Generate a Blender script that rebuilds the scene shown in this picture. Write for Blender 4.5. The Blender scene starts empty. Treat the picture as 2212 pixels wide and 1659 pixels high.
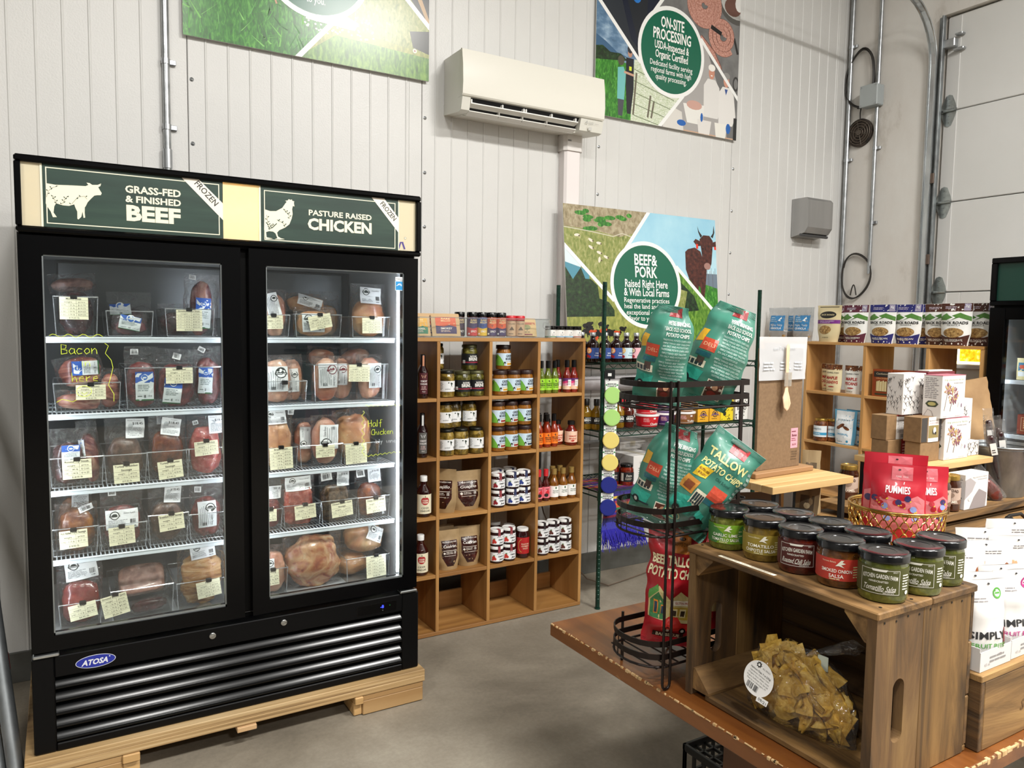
import bpy, math, random
from mathutils import Vector, Matrix, noise, Euler
from mathutils.geometry import tessellate_polygon
sc = bpy.context.scene
col = sc.collection
rad = math.radians
# ---------------------------------------------------------------- camera, world, lamps, exposure
cam_d = bpy.data.cameras.new('camera')
cam_d.sensor_width = 36.0
cam_d.lens = 1640.0 / 2212.0 * 36.0
cam_d.clip_start = 0.05
cam = bpy.data.objects.new('camera', cam_d)
col.objects.link(cam)
yaw, pit, rol = rad(30.848), rad(4.4005), rad(0.804)
fw = Vector((math.sin(yaw) * math.cos(pit), math.cos(yaw) * math.cos(pit), -math.sin(pit)))
r0 = Vector((math.cos(yaw), -math.sin(yaw), 0))
u0 = r0.cross(fw)
rt = r0 * math.cos(rol) + u0 * math.sin(rol)
up = -r0 * math.sin(rol) + u0 * math.cos(rol)
cam.matrix_world = Matrix(((rt.x, up.x, -fw.x, 0), (rt.y, up.y, -fw.y, 0), (rt.z, up.z, -fw.z, 1.59), (0, 0, 0, 1)))
sc.camera = cam
wd = bpy.data.worlds.new('world')
sc.world = wd
wd.use_nodes = True
wd.node_tree.nodes['Background'].inputs[0].default_value = (0.80, 0.83, 0.90, 1)
wd.node_tree.nodes['Background'].inputs[1].default_value = 0.10
def area_lamp(name, loc, size, power, colour=(1, 1, 1), rot=(0, 0, 0)):
 d = bpy.data.lights.new(name, 'AREA')
 d.shape = 'RECTANGLE'
 d.size, d.size_y = size
 d.energy = power
 d.color = colour
 o = bpy.data.objects.new(name, d)
 o.location = loc
 o.rotation_euler = rot
 col.objects.link(o)
 return o
CEIL = 5.15
for nm, loc, sz, pw in (('ceiling_or_fill_lamp', (3.0, -0.7, 4.95), (1.2, 0.32), 330),
      ('ceiling_or_fill_lamp', (0.68, -1.0, 4.95), (0.7, 0.32), 150),
      ('ceiling_or_fill_lamp', (-2.7, -1.0, 4.95), (1.2, 0.32), 170),  # added fill lamp, brightens the wall left of the freezer
      ('ceiling_or_fill_lamp', (4.3, -4.6, 4.95), (1.2, 0.32), 220),
      ('ceiling_or_fill_lamp', (1.05, -4.6, 4.95), (0.8, 0.32), 220)):
 area_lamp(nm, loc, sz, pw, (1.0, 0.98, 0.94))
vs = sc.view_settings
vs.view_transform = 'Standard'
vs.look = 'None'
vs.exposure = -0.03
vs.gamma = 1.0
vs.use_curve_mapping = False
sc.cycles.transparent_max_bounces = 24
sc.cycles.max_bounces = 8
# ---------------------------------------------------------------- materials
def lin(h):
 h = h.lstrip('#')
 o = []
 for i in (0, 2, 4):
  c = int(h[i:i + 2], 16) / 255.0
  o.append(c / 12.92 if c <= 0.04045 else ((c + 0.055) / 1.055) ** 2.4)
 return (*o, 1.0)
MATS = {}
def newmat(key):
 m = bpy.data.materials.new(key)
 m.use_nodes = True
 return m, m.node_tree, m.node_tree.nodes['Principled BSDF']
def P(h, rough=0.5, metal=0.0, coat=0.0, emit=0.0, spec=0.5):
 key = 'c_%s_%g_%g_%g_%g_%g' % (h, rough, metal, coat, emit, spec)
 if key not in MATS:
  m, nt, b = newmat(key)
  b.inputs['Base Color'].default_value = lin(h)
  b.inputs['Roughness'].default_value = rough
  b.inputs['Metallic'].default_value = metal
  b.inputs['Coat Weight'].default_value = coat
  b.inputs['Coat Roughness'].default_value = 0.06
  b.inputs['Specular IOR Level'].default_value = spec
  if emit:
   b.inputs['Emission Color'].default_value = lin(h)
   b.inputs['Emission Strength'].default_value = emit
  MATS[key] = m
 return MATS[key]
def vec_nodes(nt, scale, rnd=True):
 tc = nt.nodes.new('ShaderNodeTexCoord')
 mp = nt.nodes.new('ShaderNodeMapping')
 mp.inputs['Scale'].default_value = scale
 if rnd:
  oi = nt.nodes.new('ShaderNodeObjectInfo')
  ml = nt.nodes.new('ShaderNodeMath')
  ml.operation = 'MULTIPLY'
  ml.inputs[1].default_value = 37.0
  ad = nt.nodes.new('ShaderNodeVectorMath')
  ad.operation = 'ADD'
  nt.links.new(oi.outputs['Random'], ml.inputs[0])
  nt.links.new(tc.outputs['Object'], ad.inputs[0])
  nt.links.new(ml.outputs[0], ad.inputs[1])
  nt.links.new(ad.outputs[0], mp.inputs['Vector'])
 else:
  nt.links.new(tc.outputs['Object'], mp.inputs['Vector'])
 return mp
def noise_node(nt, mp, scale, detail=4, rough=0.55, dist=0.0):
 n = nt.nodes.new('ShaderNodeTexNoise')
 n.inputs['Scale'].default_value = scale
 n.inputs['Detail'].default_value = detail
 n.inputs['Roughness'].default_value = rough
 n.inputs['Distortion'].default_value = dist
 nt.links.new(mp.outputs[0], n.inputs['Vector'])
 return n
def ramp(nt, src, stops):
 r = nt.nodes.new('ShaderNodeValToRGB')
 e = r.color_ramp.elements
 while len(e) < len(stops):
  e.new(0.5)
 for i, (p, c) in enumerate(stops):
  e[i].position = p
  e[i].color = lin(c) if isinstance(c, str) else (c, c, c, 1)
 nt.links.new(src, r.inputs[0])
 return r
def NZ(stops, scale=8.0, stretch=(1, 1, 1), rough=0.5, detail=4, bump=0.0, bscale=None, coat=0.0, metal=0.0, dist=0.0, spec=0.5, rnd=True, nrough=0.55):
 """noise-coloured procedural surface; stops = [(pos, hex), ...]"""
 key = 'n_%s_%g_%s_%g_%g_%g_%s_%g_%g_%g_%g_%s' % (stops, scale, stretch, rough, detail, bump, bscale, coat, metal, dist, spec, nrough)
 if key not in MATS:
  m, nt, b = newmat('noise_%03d' % len(MATS))
  mp = vec_nodes(nt, stretch, rnd)
  n = noise_node(nt, mp, scale, detail, nrough, dist)
  r = ramp(nt, n.outputs['Fac'], stops)
  nt.links.new(r.outputs[0], b.inputs['Base Color'])
  b.inputs['Roughness'].default_value = rough
  b.inputs['Metallic'].default_value = metal
  b.inputs['Coat Weight'].default_value = coat
  b.inputs['Coat Roughness'].default_value = 0.08
  b.inputs['Specular IOR Level'].default_value = spec
  if bump:
   n2 = n
   if bscale:
    n2 = noise_node(nt, mp, bscale, 3, 0.5)
   bp = nt.nodes.new('ShaderNodeBump')
   bp.inputs['Strength'].default_value = bump
   bp.inputs['Distance'].default_value = 0.01
   nt.links.new(n2.outputs['Fac'], bp.inputs['Height'])
   nt.links.new(bp.outputs[0], b.inputs['Normal'])
  MATS[key] = m
 return MATS[key]
def WOOD(c1, c2, c3, axis='x', scale=14.0, rough=0.55, bump=0.15, coat=0.0, stops=(0.3, 0.5, 0.7)):
 st = {'x': (0.08, 1, 1), 'y': (1, 0.08, 1), 'z': (1, 1, 0.08)}[axis]
 return NZ([(stops[0], c1), (stops[1], c2), (stops[2], c3)], scale, st, rough, 6, bump, None, coat, dist=0.6)
def clear(key, tint='ffffff', fac=0.12, rough=0.08, bump=0.0, bscale=40.0, body='ffffff', fres=0.5, dif=0.0, stretch=(1, 1, 1)):
 """thin clear plastic or glass: what lies behind shows through, gloss by angle, a little body colour"""
 if key in MATS:
  return MATS[key]
 m = bpy.data.materials.new(key)
 m.use_nodes = True
 nt = m.node_tree
 nt.nodes.clear()
 out = nt.nodes.new('ShaderNodeOutputMaterial')
 tr = nt.nodes.new('ShaderNodeBsdfTransparent')
 tr.inputs[0].default_value = lin(tint)
 gl = nt.nodes.new('ShaderNodeBsdfGlossy')
 gl.inputs['Roughness'].default_value = rough
 lw = nt.nodes.new('ShaderNodeLayerWeight')
 lw.inputs['Blend'].default_value = fres
 ma = nt.nodes.new('ShaderNodeMath')
 ma.operation = 'MULTIPLY_ADD'
 ma.use_clamp = True
 ma.inputs[1].default_value = 0.55
 ma.inputs[2].default_value = fac
 nt.links.new(lw.outputs['Fresnel'], ma.inputs[0])
 mx = nt.nodes.new('ShaderNodeMixShader')
 nt.links.new(ma.outputs[0], mx.inputs[0])
 src = tr
 if dif:
  df = nt.nodes.new('ShaderNodeBsdfDiffuse')
  df.inputs[0].default_value = lin(body)
  m2 = nt.nodes.new('ShaderNodeMixShader')
  m2.inputs[0].default_value = dif
  nt.links.new(tr.outputs[0], m2.inputs[1])
  nt.links.new(df.outputs[0], m2.inputs[2])
  src = m2
 nt.links.new(src.outputs[0], mx.inputs[1])
 nt.links.new(gl.outputs[0], mx.inputs[2])
 nt.links.new(mx.outputs[0], out.inputs[0])
 if bump:
  mp = vec_nodes(nt, stretch)
  n = noise_node(nt, mp, bscale, 3, 0.6, 0.8)
  bp = nt.nodes.new('ShaderNodeBump')
  bp.inputs['Strength'].default_value = bump
  bp.inputs['Distance'].default_value = 0.02
  nt.links.new(n.outputs['Fac'], bp.inputs['Height'])
  nt.links.new(bp.outputs[0], gl.inputs['Normal'])
  nt.links.new(bp.outputs[0], lw.inputs['Normal'])
 MATS[key] = m
 return m
def MT(m):
 return P(m, 0.55) if isinstance(m, str) else m
# ---------------------------------------------------------------- objects
def tag(o, label, cat, group=None):
 o['label'] = label
 o['category'] = cat
 if group:
  o['group'] = group
 return o
def thing(name, label, cat, loc=(0, 0, 0), rot=(0, 0, 0), group=None):
 o = bpy.data.objects.new(name, None)
 o.empty_display_size = 0.05
 col.objects.link(o)
 o.location = loc
 o.rotation_euler = (0, 0, rot) if isinstance(rot, (int, float)) else rot
 return tag(o, label, cat, group)
def dup(root, loc=None, rot=None, label=None, group=None, scale=None):
 r = root.copy()
 col.objects.link(r)
 if loc is not None:
  r.location = loc
 if rot is not None:
  r.rotation_euler = (0, 0, rot) if isinstance(rot, (int, float)) else rot
 if label:
  r['label'] = label
 if group:
  r['group'] = group
 if scale:
  r.scale = (scale,) * 3 if isinstance(scale, (int, float)) else scale
 for ch in root.children:
  c = ch.copy()
  col.objects.link(c)
  c.parent = r
  for g in ch.children:
   d = g.copy()
   col.objects.link(d)
   d.parent = c
 return r
class MB:
 """collects shapes and links them as one mesh object"""
 def __init__(s):
  s.v, s.f, s.m = [], [], []
  s.cur = 0
 def add(s, vs, fs, M=None):
  b = len(s.v)
  if M is not None:
   vs = [M @ Vector(p) for p in vs]
  s.v.extend([tuple(p) for p in vs])
  for q in fs:
   s.f.append(tuple(b + i for i in q))
   s.m.append(s.cur)
  return s
 def mat(s, i):
  s.cur = i
  return s
 def box(s, x0, y0, z0, x1, y1, z1, b=0.0, M=None):
  if x0 > x1: x0, x1 = x1, x0
  if y0 > y1: y0, y1 = y1, y0
  if z0 > z1: z0, z1 = z1, z0
  b = min(b, (x1 - x0) * .45, (y1 - y0) * .45, (z1 - z0) * .45)
  if b <= 0:
   vs = [(x, y, z) for z in (z0, z1) for y in (y0, y1) for x in (x0, x1)]
   return s.add(vs, [(0, 2, 3, 1), (4, 5, 7, 6), (0, 1, 5, 4), (2, 6, 7, 3), (0, 4, 6, 2), (1, 3, 7, 5)], M)
  X, Y, Z = (x0, x1), (y0, y1), (z0, z1)
  vs, ix = [], {}
  for i in (0, 1):
   for j in (0, 1):
    for k in (0, 1):
     sx, sy, sz = (1, -1)[i], (1, -1)[j], (1, -1)[k]
     c = (X[i], Y[j], Z[k])
     for a in range(3):
      p = [c[0] + sx * b, c[1] + sy * b, c[2] + sz * b]
      p[a] = c[a]
      ix[(i, j, k, a)] = len(vs)
      vs.append(tuple(p))
  fs = []
  for a in range(3):
   o1, o2 = (a + 1) % 3, (a + 2) % 3
   for e in (0, 1):
    q = []
    for (m1, m2) in ((0, 0), (1, 0), (1, 1), (0, 1)):
     t = [0, 0, 0]
     t[a], t[o1], t[o2] = e, m1, m2
     q.append(ix[(*t, a)])
    fs.append(tuple(q if e else q[::-1]))
   for e1 in (0, 1):
    for e2 in (0, 1):
     t0, t1 = [0] * 3, [0] * 3
     t0[o1] = t1[o1] = e1
     t0[o2] = t1[o2] = e2
     t1[a] = 1
     q = (ix[(*t0, o1)], ix[(*t1, o1)], ix[(*t1, o2)], ix[(*t0, o2)])
     fs.append(q if e1 == e2 else q[::-1])
  for i in (0, 1):
   for j in (0, 1):
    for k in (0, 1):
     q = tuple(ix[(i, j, k, a)] for a in range(3))
     fs.append(q if (i + j + k) % 2 else q[::-1])
  return s.add(vs, fs, M)
 def lathe(s, prof, n=24, c=(0, 0, 0), M=None, sx=1.0, sy=1.0, cap=True):
  vs, fs = [], []
  for (r, z) in prof:
   for i in range(n):
    a = 2 * math.pi * i / n
    vs.append((c[0] + r * math.cos(a) * sx, c[1] + r * math.sin(a) * sy, c[2] + z))
  for k in range(len(prof) - 1):
   for i in range(n):
    j = (i + 1) % n
    fs.append((k * n + i, k * n + j, (k + 1) * n + j, (k + 1) * n + i))
  if cap:
   if prof[0][0] > 1e-6:
    fs.append(tuple(range(n - 1, -1, -1)))
   if prof[-1][0] > 1e-6:
    fs.append(tuple((len(prof) - 1) * n + i for i in range(n)))
  return s.add(vs, fs, M)
 def tube(s, pts, r, n=8, closed=False, M=None, cap=True):
  pts = [Vector(p) for p in pts]
  N = len(pts)
  vs, fs = [], []
  prev = None
  for i, p in enumerate(pts):
   a = pts[i - 1] if (i > 0 or closed) else p
   b = pts[(i + 1) % N] if (i < N - 1 or closed) else p
   t = (b - a).normalized()
   if prev is None:
    h = Vector((0, 0, 1)) if abs(t.z) < 0.9 else Vector((1, 0, 0))
    u = t.cross(h).normalized()
   else:
    u = (prev - t * prev.dot(t))
    u = u.normalized() if u.length > 1e-6 else t.cross(Vector((0, 0, 1))).normalized()
   prev = u
   w = t.cross(u)
   rr = r[i] if isinstance(r, (list, tuple)) else r
   for k in range(n):
    an = 2 * math.pi * k / n
    vs.append(p + u * (rr * math.cos(an)) + w * (rr * math.sin(an)))
  for i in range(N if closed else N - 1):
   i2 = (i + 1) % N
   for k in range(n):
    k2 = (k + 1) % n
    fs.append((i * n + k, i * n + k2, i2 * n + k2, i2 * n + k))
  if cap and not closed:
   fs.append(tuple(range(n - 1, -1, -1)))
   fs.append(tuple((N - 1) * n + k for k in range(n)))
  return s.add(vs, fs, M)
 def strip(s, pts, w, t, closed=False, M=None):
  """flat band following pts, upright: height w along z, thickness t"""
  pts = [Vector(p) for p in pts]
  N = len(pts)
  vs, fs = [], []
  for i, p in enumerate(pts):
   a = pts[i - 1] if (i > 0 or closed) else p
   b = pts[(i + 1) % N] if (i < N - 1 or closed) else p
   d = (b - a)
   nrm = Vector((d.y, -d.x, 0)).normalized() * (t / 2)
   for q in (p + nrm, p - nrm):
    vs.append(q + Vector((0, 0, -w / 2)))
    vs.append(q + Vector((0, 0, w / 2)))
  for i in range(N if closed else N - 1):
   a, b = 4 * i, 4 * ((i + 1) % N)
   fs += [(a, b, b + 1, a + 1), (a + 3, b + 3, b + 2, a + 2), (a + 1, b + 1, b + 3, a + 3), (a + 2, b + 2, b, a)]
  if not closed:
   e = 4 * (N - 1)
   fs += [(0, 1, 3, 2), (e, e + 2, e + 3, e + 1)]
  return s.add(vs, fs, M)
 def prism(s, poly, d0, d1, plane='xz', M=None):
  """2-D outline extruded along the third axis"""
  def to(u, v, d):
   return {'xz': (u, d, v), 'xy': (u, v, d), 'yz': (d, u, v)}[plane]
  n = len(poly)
  vs = [to(u, v, d0) for u, v in poly] + [to(u, v, d1) for u, v in poly]
  fs = [(i, (i + 1) % n, n + (i + 1) % n, n + i) for i in range(n)]
  tr = tessellate_polygon([[Vector((u, v, 0)) for u, v in poly]])
  fs += [tuple(t) for t in tr] + [tuple(n + i for i in t[::-1]) for t in tr]
  return s.add(vs, fs, M)
 def plate_hole(s, x0, z0, x1, z1, hole, d0, d1, plane='xz', M=None):
  """rectangular plate with a hole given as an outline"""
  def to(u, v, d):
   return {'xz': (u, d, v), 'xy': (u, v, d), 'yz': (d, u, v)}[plane]
  cx = sum(p[0] for p in hole) / len(hole)
  cz = sum(p[1] for p in hole) / len(hole)
  hole = list(hole)
  for (a, b) in ((x0, z0), (x1, z0), (x1, z1), (x0, z1)):
   pass
  out = []
  for (u, v) in hole:
   du, dv = u - cx, v - cz
   k = min(((x1 - cx) / du if du > 1e-9 else (x0 - cx) / du if du < -1e-9 else 1e9),
     ((z1 - cz) / dv if dv > 1e-9 else (z0 - cz) / dv if dv < -1e-9 else 1e9))
   out.append((cx + du * k, cz + dv * k))
  # snap the outline points nearest to each corner onto it
  for c in ((x0, z0), (x1, z0), (x1, z1), (x0, z1)):
   i = min(range(len(out)), key=lambda i: (out[i][0] - c[0]) ** 2 + (out[i][1] - c[1]) ** 2)
   out[i] = c
  n = len(hole)
  vs = []
  for d in (d0, d1):
   vs += [to(u, v, d) for u, v in out] + [to(u, v, d) for u, v in hole]
  fs = []
  for i in range(n):
   j = (i + 1) % n
   fs.append((i, j, n + j, n + i))
   fs.append((2 * n + i, 3 * n + i, 3 * n + j, 2 * n + j))
   fs.append((i, 2 * n + i, 2 * n + j, j))
   fs.append((n + i, n + j, 3 * n + j, 3 * n + i))
  return s.add(vs, fs, M)
 def grid(s, fn, nu, nv, flip=False, M=None):
  vs = [fn(i / nu, j / nv) for j in range(nv + 1) for i in range(nu + 1)]
  fs = []
  for j in range(nv):
   for i in range(nu):
    a = j * (nu + 1) + i
    q = (a, a + 1, a + nu + 2, a + nu + 1)
    fs.append(q[::-1] if flip else q)
  return s.add(vs, fs, M)
 def mesh(s, name, mats, smooth=None):
  me = bpy.data.meshes.new(name)
  me.from_pydata(s.v, [], s.f)
  if not isinstance(mats, (list, tuple)):
   mats = [mats]
  for m in mats:
   me.materials.append(MT(m))
  if len(mats) > 1:
   me.polygons.foreach_set('material_index', s.m)
  if smooth:
   me.polygons.foreach_set('use_smooth', [True] * len(me.polygons))
   if smooth < 179:
    me.set_sharp_from_angle(angle=rad(smooth))
  me.update()
  return me
 def build(s, name, mats, parent=None, smooth=None, loc=None, world=False):
  o = bpy.data.objects.new(name, s.mesh(name, mats, smooth))
  col.objects.link(o)
  if loc is not None:
   o.location = loc
  if parent is not None:
   o.parent = parent
   if world:
    o.matrix_parent_inverse = Matrix.Translation(-Vector(parent.location))
  return o
def struct(name, mb, mats, smooth=None):
 o = mb.build(name, mats, None, smooth)
 o['kind'] = 'structure'
 return o
# ---------------------------------------------------------------- flat print (labels, signs, posters)
GLY = {}
def glyphs(t, bold):
 k = (t, bold)
 if k not in GLY:
  c = bpy.data.curves.new('t', 'FONT')
  c.body = t
  c.resolution_u = 2
  c.offset = bold
  o = bpy.data.objects.new('t', c)
  me = bpy.data.meshes.new_from_object(o)
  vs = [(v.co.x, v.co.y) for v in me.vertices]
  fs = [tuple(p.vertices) for p in me.polygons]
  bpy.data.objects.remove(o)
  bpy.data.curves.remove(c)
  bpy.data.meshes.remove(me)
  x0 = min(v[0] for v in vs)
  x1 = max(v[0] for v in vs)
  GLY[k] = (vs, fs, x0, x1)
 return GLY[k]
CAP = 0.70
class Print:
 def __init__(s):
  s.it = []
 def poly(s, m, pts, l=1):
  tr = tessellate_polygon([[Vector((x, y, 0)) for x, y in pts]])
  s.it.append((m, l, [tuple(p) for p in pts], [tuple(t) for t in tr]))
  return s
 def rect(s, m, x0, y0, x1, y1, l=0):
  s.it.append((m, l, [(x0, y0), (x1, y0), (x1, y1), (x0, y1)], [(0, 1, 2), (0, 2, 3)]))
  return s
 def ell(s, m, cx, cy, rx, ry=None, l=1, n=28, rot=0, a0=0, a1=360):
  ry = rx if ry is None else ry
  cr, sr = math.cos(rot), math.sin(rot)
  full = a1 - a0 >= 360
  pts = []
  for i in range(n if full else n + 1):
   a = rad(a0 + (a1 - a0) * i / n)
   x, y = rx * math.cos(a), ry * math.sin(a)
   pts.append((cx + x * cr - y * sr, cy + x * sr + y * cr))
  s.it.append((m, l, [(cx, cy)] + pts, [(0, i + 1, (i + 1) % len(pts) + 1) for i in range(len(pts) if full else len(pts) - 1)]))
  return s
 def line(s, m, pts, w, l=2, closed=False):
  n = len(pts)
  L, R = [], []
  for i in range(n):
   x, y = pts[i]
   ax, ay = pts[i - 1] if (i or closed) else pts[i]
   bx, by = pts[(i + 1) % n] if (i < n - 1 or closed) else pts[i]
   dx, dy = bx - ax, by - ay
   d = math.hypot(dx, dy) or 1e-9
   nx, ny = -dy / d * w / 2, dx / d * w / 2
   L.append((x + nx, y + ny))
   R.append((x - nx, y - ny))
  q = n if closed else n - 1
  s.it.append((m, l, L + R, [(i, n + i, n + (i + 1) % n, (i + 1) % n) for i in range(q)]))
  return s
 def frame(s, m, x0, y0, x1, y1, w, l=2):
  return s.rect(m, x0, y0, x1, y0 + w, l).rect(m, x0, y1 - w, x1, y1, l).rect(m, x0, y0, x0 + w, y1, l).rect(m, x1 - w, y0, x1, y1, l)
 def text(s, m, t, cx, cy, h, w=None, l=3, bold=0.0, al='c', rot=0.0, skew=0.0, arc=None):
  vs, fs, x0, x1 = glyphs(t, bold)
  ky = h / CAP
  kx = ky if w is None else w / max(1e-6, x1 - x0)
  off = {'c': -(x0 + x1) / 2, 'l': -x0, 'r': -x1}[al]
  cr, sr = math.cos(rot), math.sin(rot)
  pts = []
  for (x, y) in vs:
   u, v = (x + off) * kx, y * ky - h / 2
   u += v * skew
   if arc:
    v += arc * (u * u)
   pts.append((cx + u * cr - v * sr, cy + u * sr + v * cr))
  s.it.append((m, l, pts, fs))
  return s
 def greek(s, m, x0, y0, x1, y1, n, l=2, seed=1, fill=0.45, al='l'):
  """lines of print too small to read"""
  rnd = random.Random(seed)
  st = (y1 - y0) / n
  for i in range(n):
   y = y1 - (i + .5) * st
   x = x0
   end = x0 + (x1 - x0) * rnd.uniform(.72, 1.0)
   if al == 'c':
    x = x0 + (x1 - end) / 2
    end = x1 - (x1 - end) / 2
   while x < end - st * .3:
    w = min(st * rnd.uniform(.8, 3.2), end - x)
    s.rect(m, x, y - st * fill / 2, x + w, y + st * fill / 2, l)
    x += w + st * .35
  return s
 def bars(s, m, x0, y0, x1, y1, n=12, l=2, seed=3):
  rnd = random.Random(seed)
  x = x0
  st = (x1 - x0) / n
  for i in range(n):
   s.rect(m, x, y0, x + st * rnd.uniform(.25, .8), y1, l)
   x += st
  return s
 def xf(s, sx, sy=None, dx=0, dy=0, rot=0):
  sy = sx if sy is None else sy
  c, n = math.cos(rot), math.sin(rot)
  s.it = [(m, l, [(dx + x * sx * c - y * sy * n, dy + x * sx * n + y * sy * c) for x, y in p], f) for m, l, p, f in s.it]
  return s
 def put(s, other, dl=0):
  s.it += [(m, l + dl, p, f) for m, l, p, f in other.it]
  return s
 def clip(s, x0, y0, x1, y1):
  """cut everything to a rectangle"""
  out = []
  for m, l, p, f in s.it:
   if all(x0 <= x <= x1 and y0 <= y <= y1 for x, y in p):
    out.append((m, l, p, f))
    continue
   np_, nf = [], []
   for t in f:
    q = [p[i] for i in t]
    for ax, lim, sg in ((0, x0, 1), (0, x1, -1), (1, y0, 1), (1, y1, -1)):
     r = []
     for i in range(len(q)):
      a, b = q[i], q[(i + 1) % len(q)]
      da, db = (a[ax] - lim) * sg, (b[ax] - lim) * sg
      if da >= 0:
       r.append(a)
      if (da < 0) != (db < 0):
       k = da / (da - db)
       r.append((a[0] + (b[0] - a[0]) * k, a[1] + (b[1] - a[1]) * k))
     q = r
     if len(q) < 3:
      break
    if len(q) >= 3:
     b0 = len(np_)
     np_ += q
     nf += [(b0, b0 + i, b0 + i + 1) for i in range(1, len(q) - 1)]
   if nf:
    out.append((m, l, np_, nf))
  s.it = out
  return s
 def build(s, name, parent, fn, eps=0.0004, cut=None, rough=None):
  V, F, MI, mats, idx = [], [], [], [], {}
  for ni, (m, l, p, f) in enumerate(s.it):
   lift = eps * (l + 1 + .8 * ((ni * 7) % 23) / 23.0)
   mm = P(m, rough) if (rough is not None and isinstance(m, str)) else MT(m)
   if mm.name not in idx:
    idx[mm.name] = len(mats)
    mats.append(mm)
   mi = idx[mm.name]
   tris = []
   for t in f:
    q = [p[i] for i in t]
    for i in range(1, len(q) - 1):
     tris.append((q[0], q[i], q[i + 1]))
   if cut:
    c2 = cut * cut
    stack, tris2 = tris, []
    while stack:
     a, b, c = stack.pop()
     ls = ((a[0] - b[0]) ** 2 + (a[1] - b[1]) ** 2, (b[0] - c[0]) ** 2 + (b[1] - c[1]) ** 2, (c[0] - a[0]) ** 2 + (c[1] - a[1]) ** 2)
     k = max(range(3), key=lambda i: ls[i])
     if ls[k] <= c2:
      tris2.append((a, b, c))
      continue
     if k == 1:
      a, b, c = b, c, a
     elif k == 2:
      a, b, c = c, a, b
     mid = ((a[0] + b[0]) / 2, (a[1] + b[1]) / 2)
     stack += [(a, mid, c), (mid, b, c)]
    tris = tris2
   loc = {}
   for t in tris:
    ids = []
    for q in t:
     k = (round(q[0], 6), round(q[1], 6))
     if k not in loc:
      pos, nrm = fn(q[0], q[1])
      loc[k] = len(V)
      V.append(tuple(pos + nrm * lift))
     ids.append(loc[k])
    if len(set(ids)) == 3:
     F.append(ids)
     MI.append(mi)
  me = bpy.data.meshes.new(name)
  me.from_pydata(V, [], F)
  for m in mats:
   me.materials.append(m)
  me.polygons.foreach_set('material_index', MI)
  me.update()
  o = bpy.data.objects.new(name, me)
  col.objects.link(o)
  o.parent = parent
  return o
def on_plane(o, U=(1, 0, 0), V=(0, 0, 1)):
 o, U, V = Vector(o), Vector(U), Vector(V)
 n = U.cross(V).normalized()
 return lambda u, v: (o + U * u + V * v, n)
def on_cyl(r, z0=0.0, c=(0, 0)):
 """front faces -y; u runs along the arc, v up from z0"""
 def fn(u, v):
  a = u / r
  n = Vector((math.sin(a), -math.cos(a), 0))
  return Vector((c[0], c[1], z0 + v)) + n * r, n
 return fn
# ---------------------------------------------------------------- the room
WY, WX = 3.87, 5.30          # back wall plane, right wall plane
def floor_mat():
 m, nt, b = newmat('concrete_floor')
 mp = vec_nodes(nt, (1, 1, 1), False)
 a = noise_node(nt, mp, 1.3, 8, 0.62, 0.3)
 c = noise_node(nt, mp, 55, 4, 0.7)
 d = noise_node(nt, mp, 0.55, 3, 0.5)
 r = ramp(nt, a.outputs['Fac'], [(0.30, '6f675a'), (0.48, '8b8273'), (0.60, '9a9182'), (0.72, 'aaa292')])
 r2 = ramp(nt, c.outputs['Fac'], [(0.35, 0.80), (0.7, 1.0)])
 mx = nt.nodes.new('ShaderNodeMixRGB')
 mx.blend_type = 'MULTIPLY'
 mx.inputs[0].default_value = 0.8
 nt.links.new(r.outputs[0], mx.inputs[1])
 nt.links.new(r2.outputs[0], mx.inputs[2])
 nt.links.new(mx.outputs[0], b.inputs['Base Color'])
 rr = ramp(nt, d.outputs['Fac'], [(0.3, 0.52), (0.7, 0.72)])
 nt.links.new(rr.outputs[0], b.inputs['Roughness'])
 bp = nt.nodes.new('ShaderNodeBump')
 bp.inputs['Strength'].default_value = 0.12
 bp.inputs['Distance'].default_value = 0.004
 nt.links.new(c.outputs['Fac'], bp.inputs['Height'])
 nt.links.new(bp.outputs[0], b.inputs['Normal'])
 return m
PANEL = NZ([(0.3, 'cfcecb'), (0.7, 'd6d5d2')], 1.2, rough=0.36, bump=0.10, bscale=140, rnd=False)
LINER = NZ([(0.28, 'bfb8ae'), (0.40, 'd9d4cd'), (0.65, 'e0ddd7')], 2.6, (1, 1, .55), 0.6, 6, 0.03, rnd=False, nrough=0.68)
DOORW = NZ([(0.3, 'd3d2ce'), (0.7, 'dad9d6')], 1.5, rough=0.5, bump=0.03, bscale=90, rnd=False)
GALV = NZ([(0.3, '9a9d9f'), (0.6, 'b9bcbe')], 18, rough=0.34, metal=0.9)
STEEL = P('b4b7ba', 0.3, 0.9)
BLACK = P('0b0b0c', 0.32)
struct('floor', MB().box(-6, -7, -0.1, 5.5, 4.0, 0), floor_mat())
struct('ceiling', MB().box(-6, -7, CEIL, 5.5, 4.0, CEIL + .1), P('8f9090', 0.7))
struct('wall_front', MB().box(-6, -7.1, 0, 5.5, -7, CEIL), P('5f605f', 0.6))
struct('wall_left', MB().box(-6.1, -7, 0, -6, 4.0, CEIL), P('8a8b89', 0.6))
wb = struct('wall_back', MB().box(-6, WY + .03, 0, 5.5, WY + .13, CEIL), P('b9b9b6', 0.6))
seams = [1.72 + 1.1765 * k for k in range(-7, 4)]
ends = [max(-6.0, s) for s in seams] + [WX + 0.02]
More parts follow.
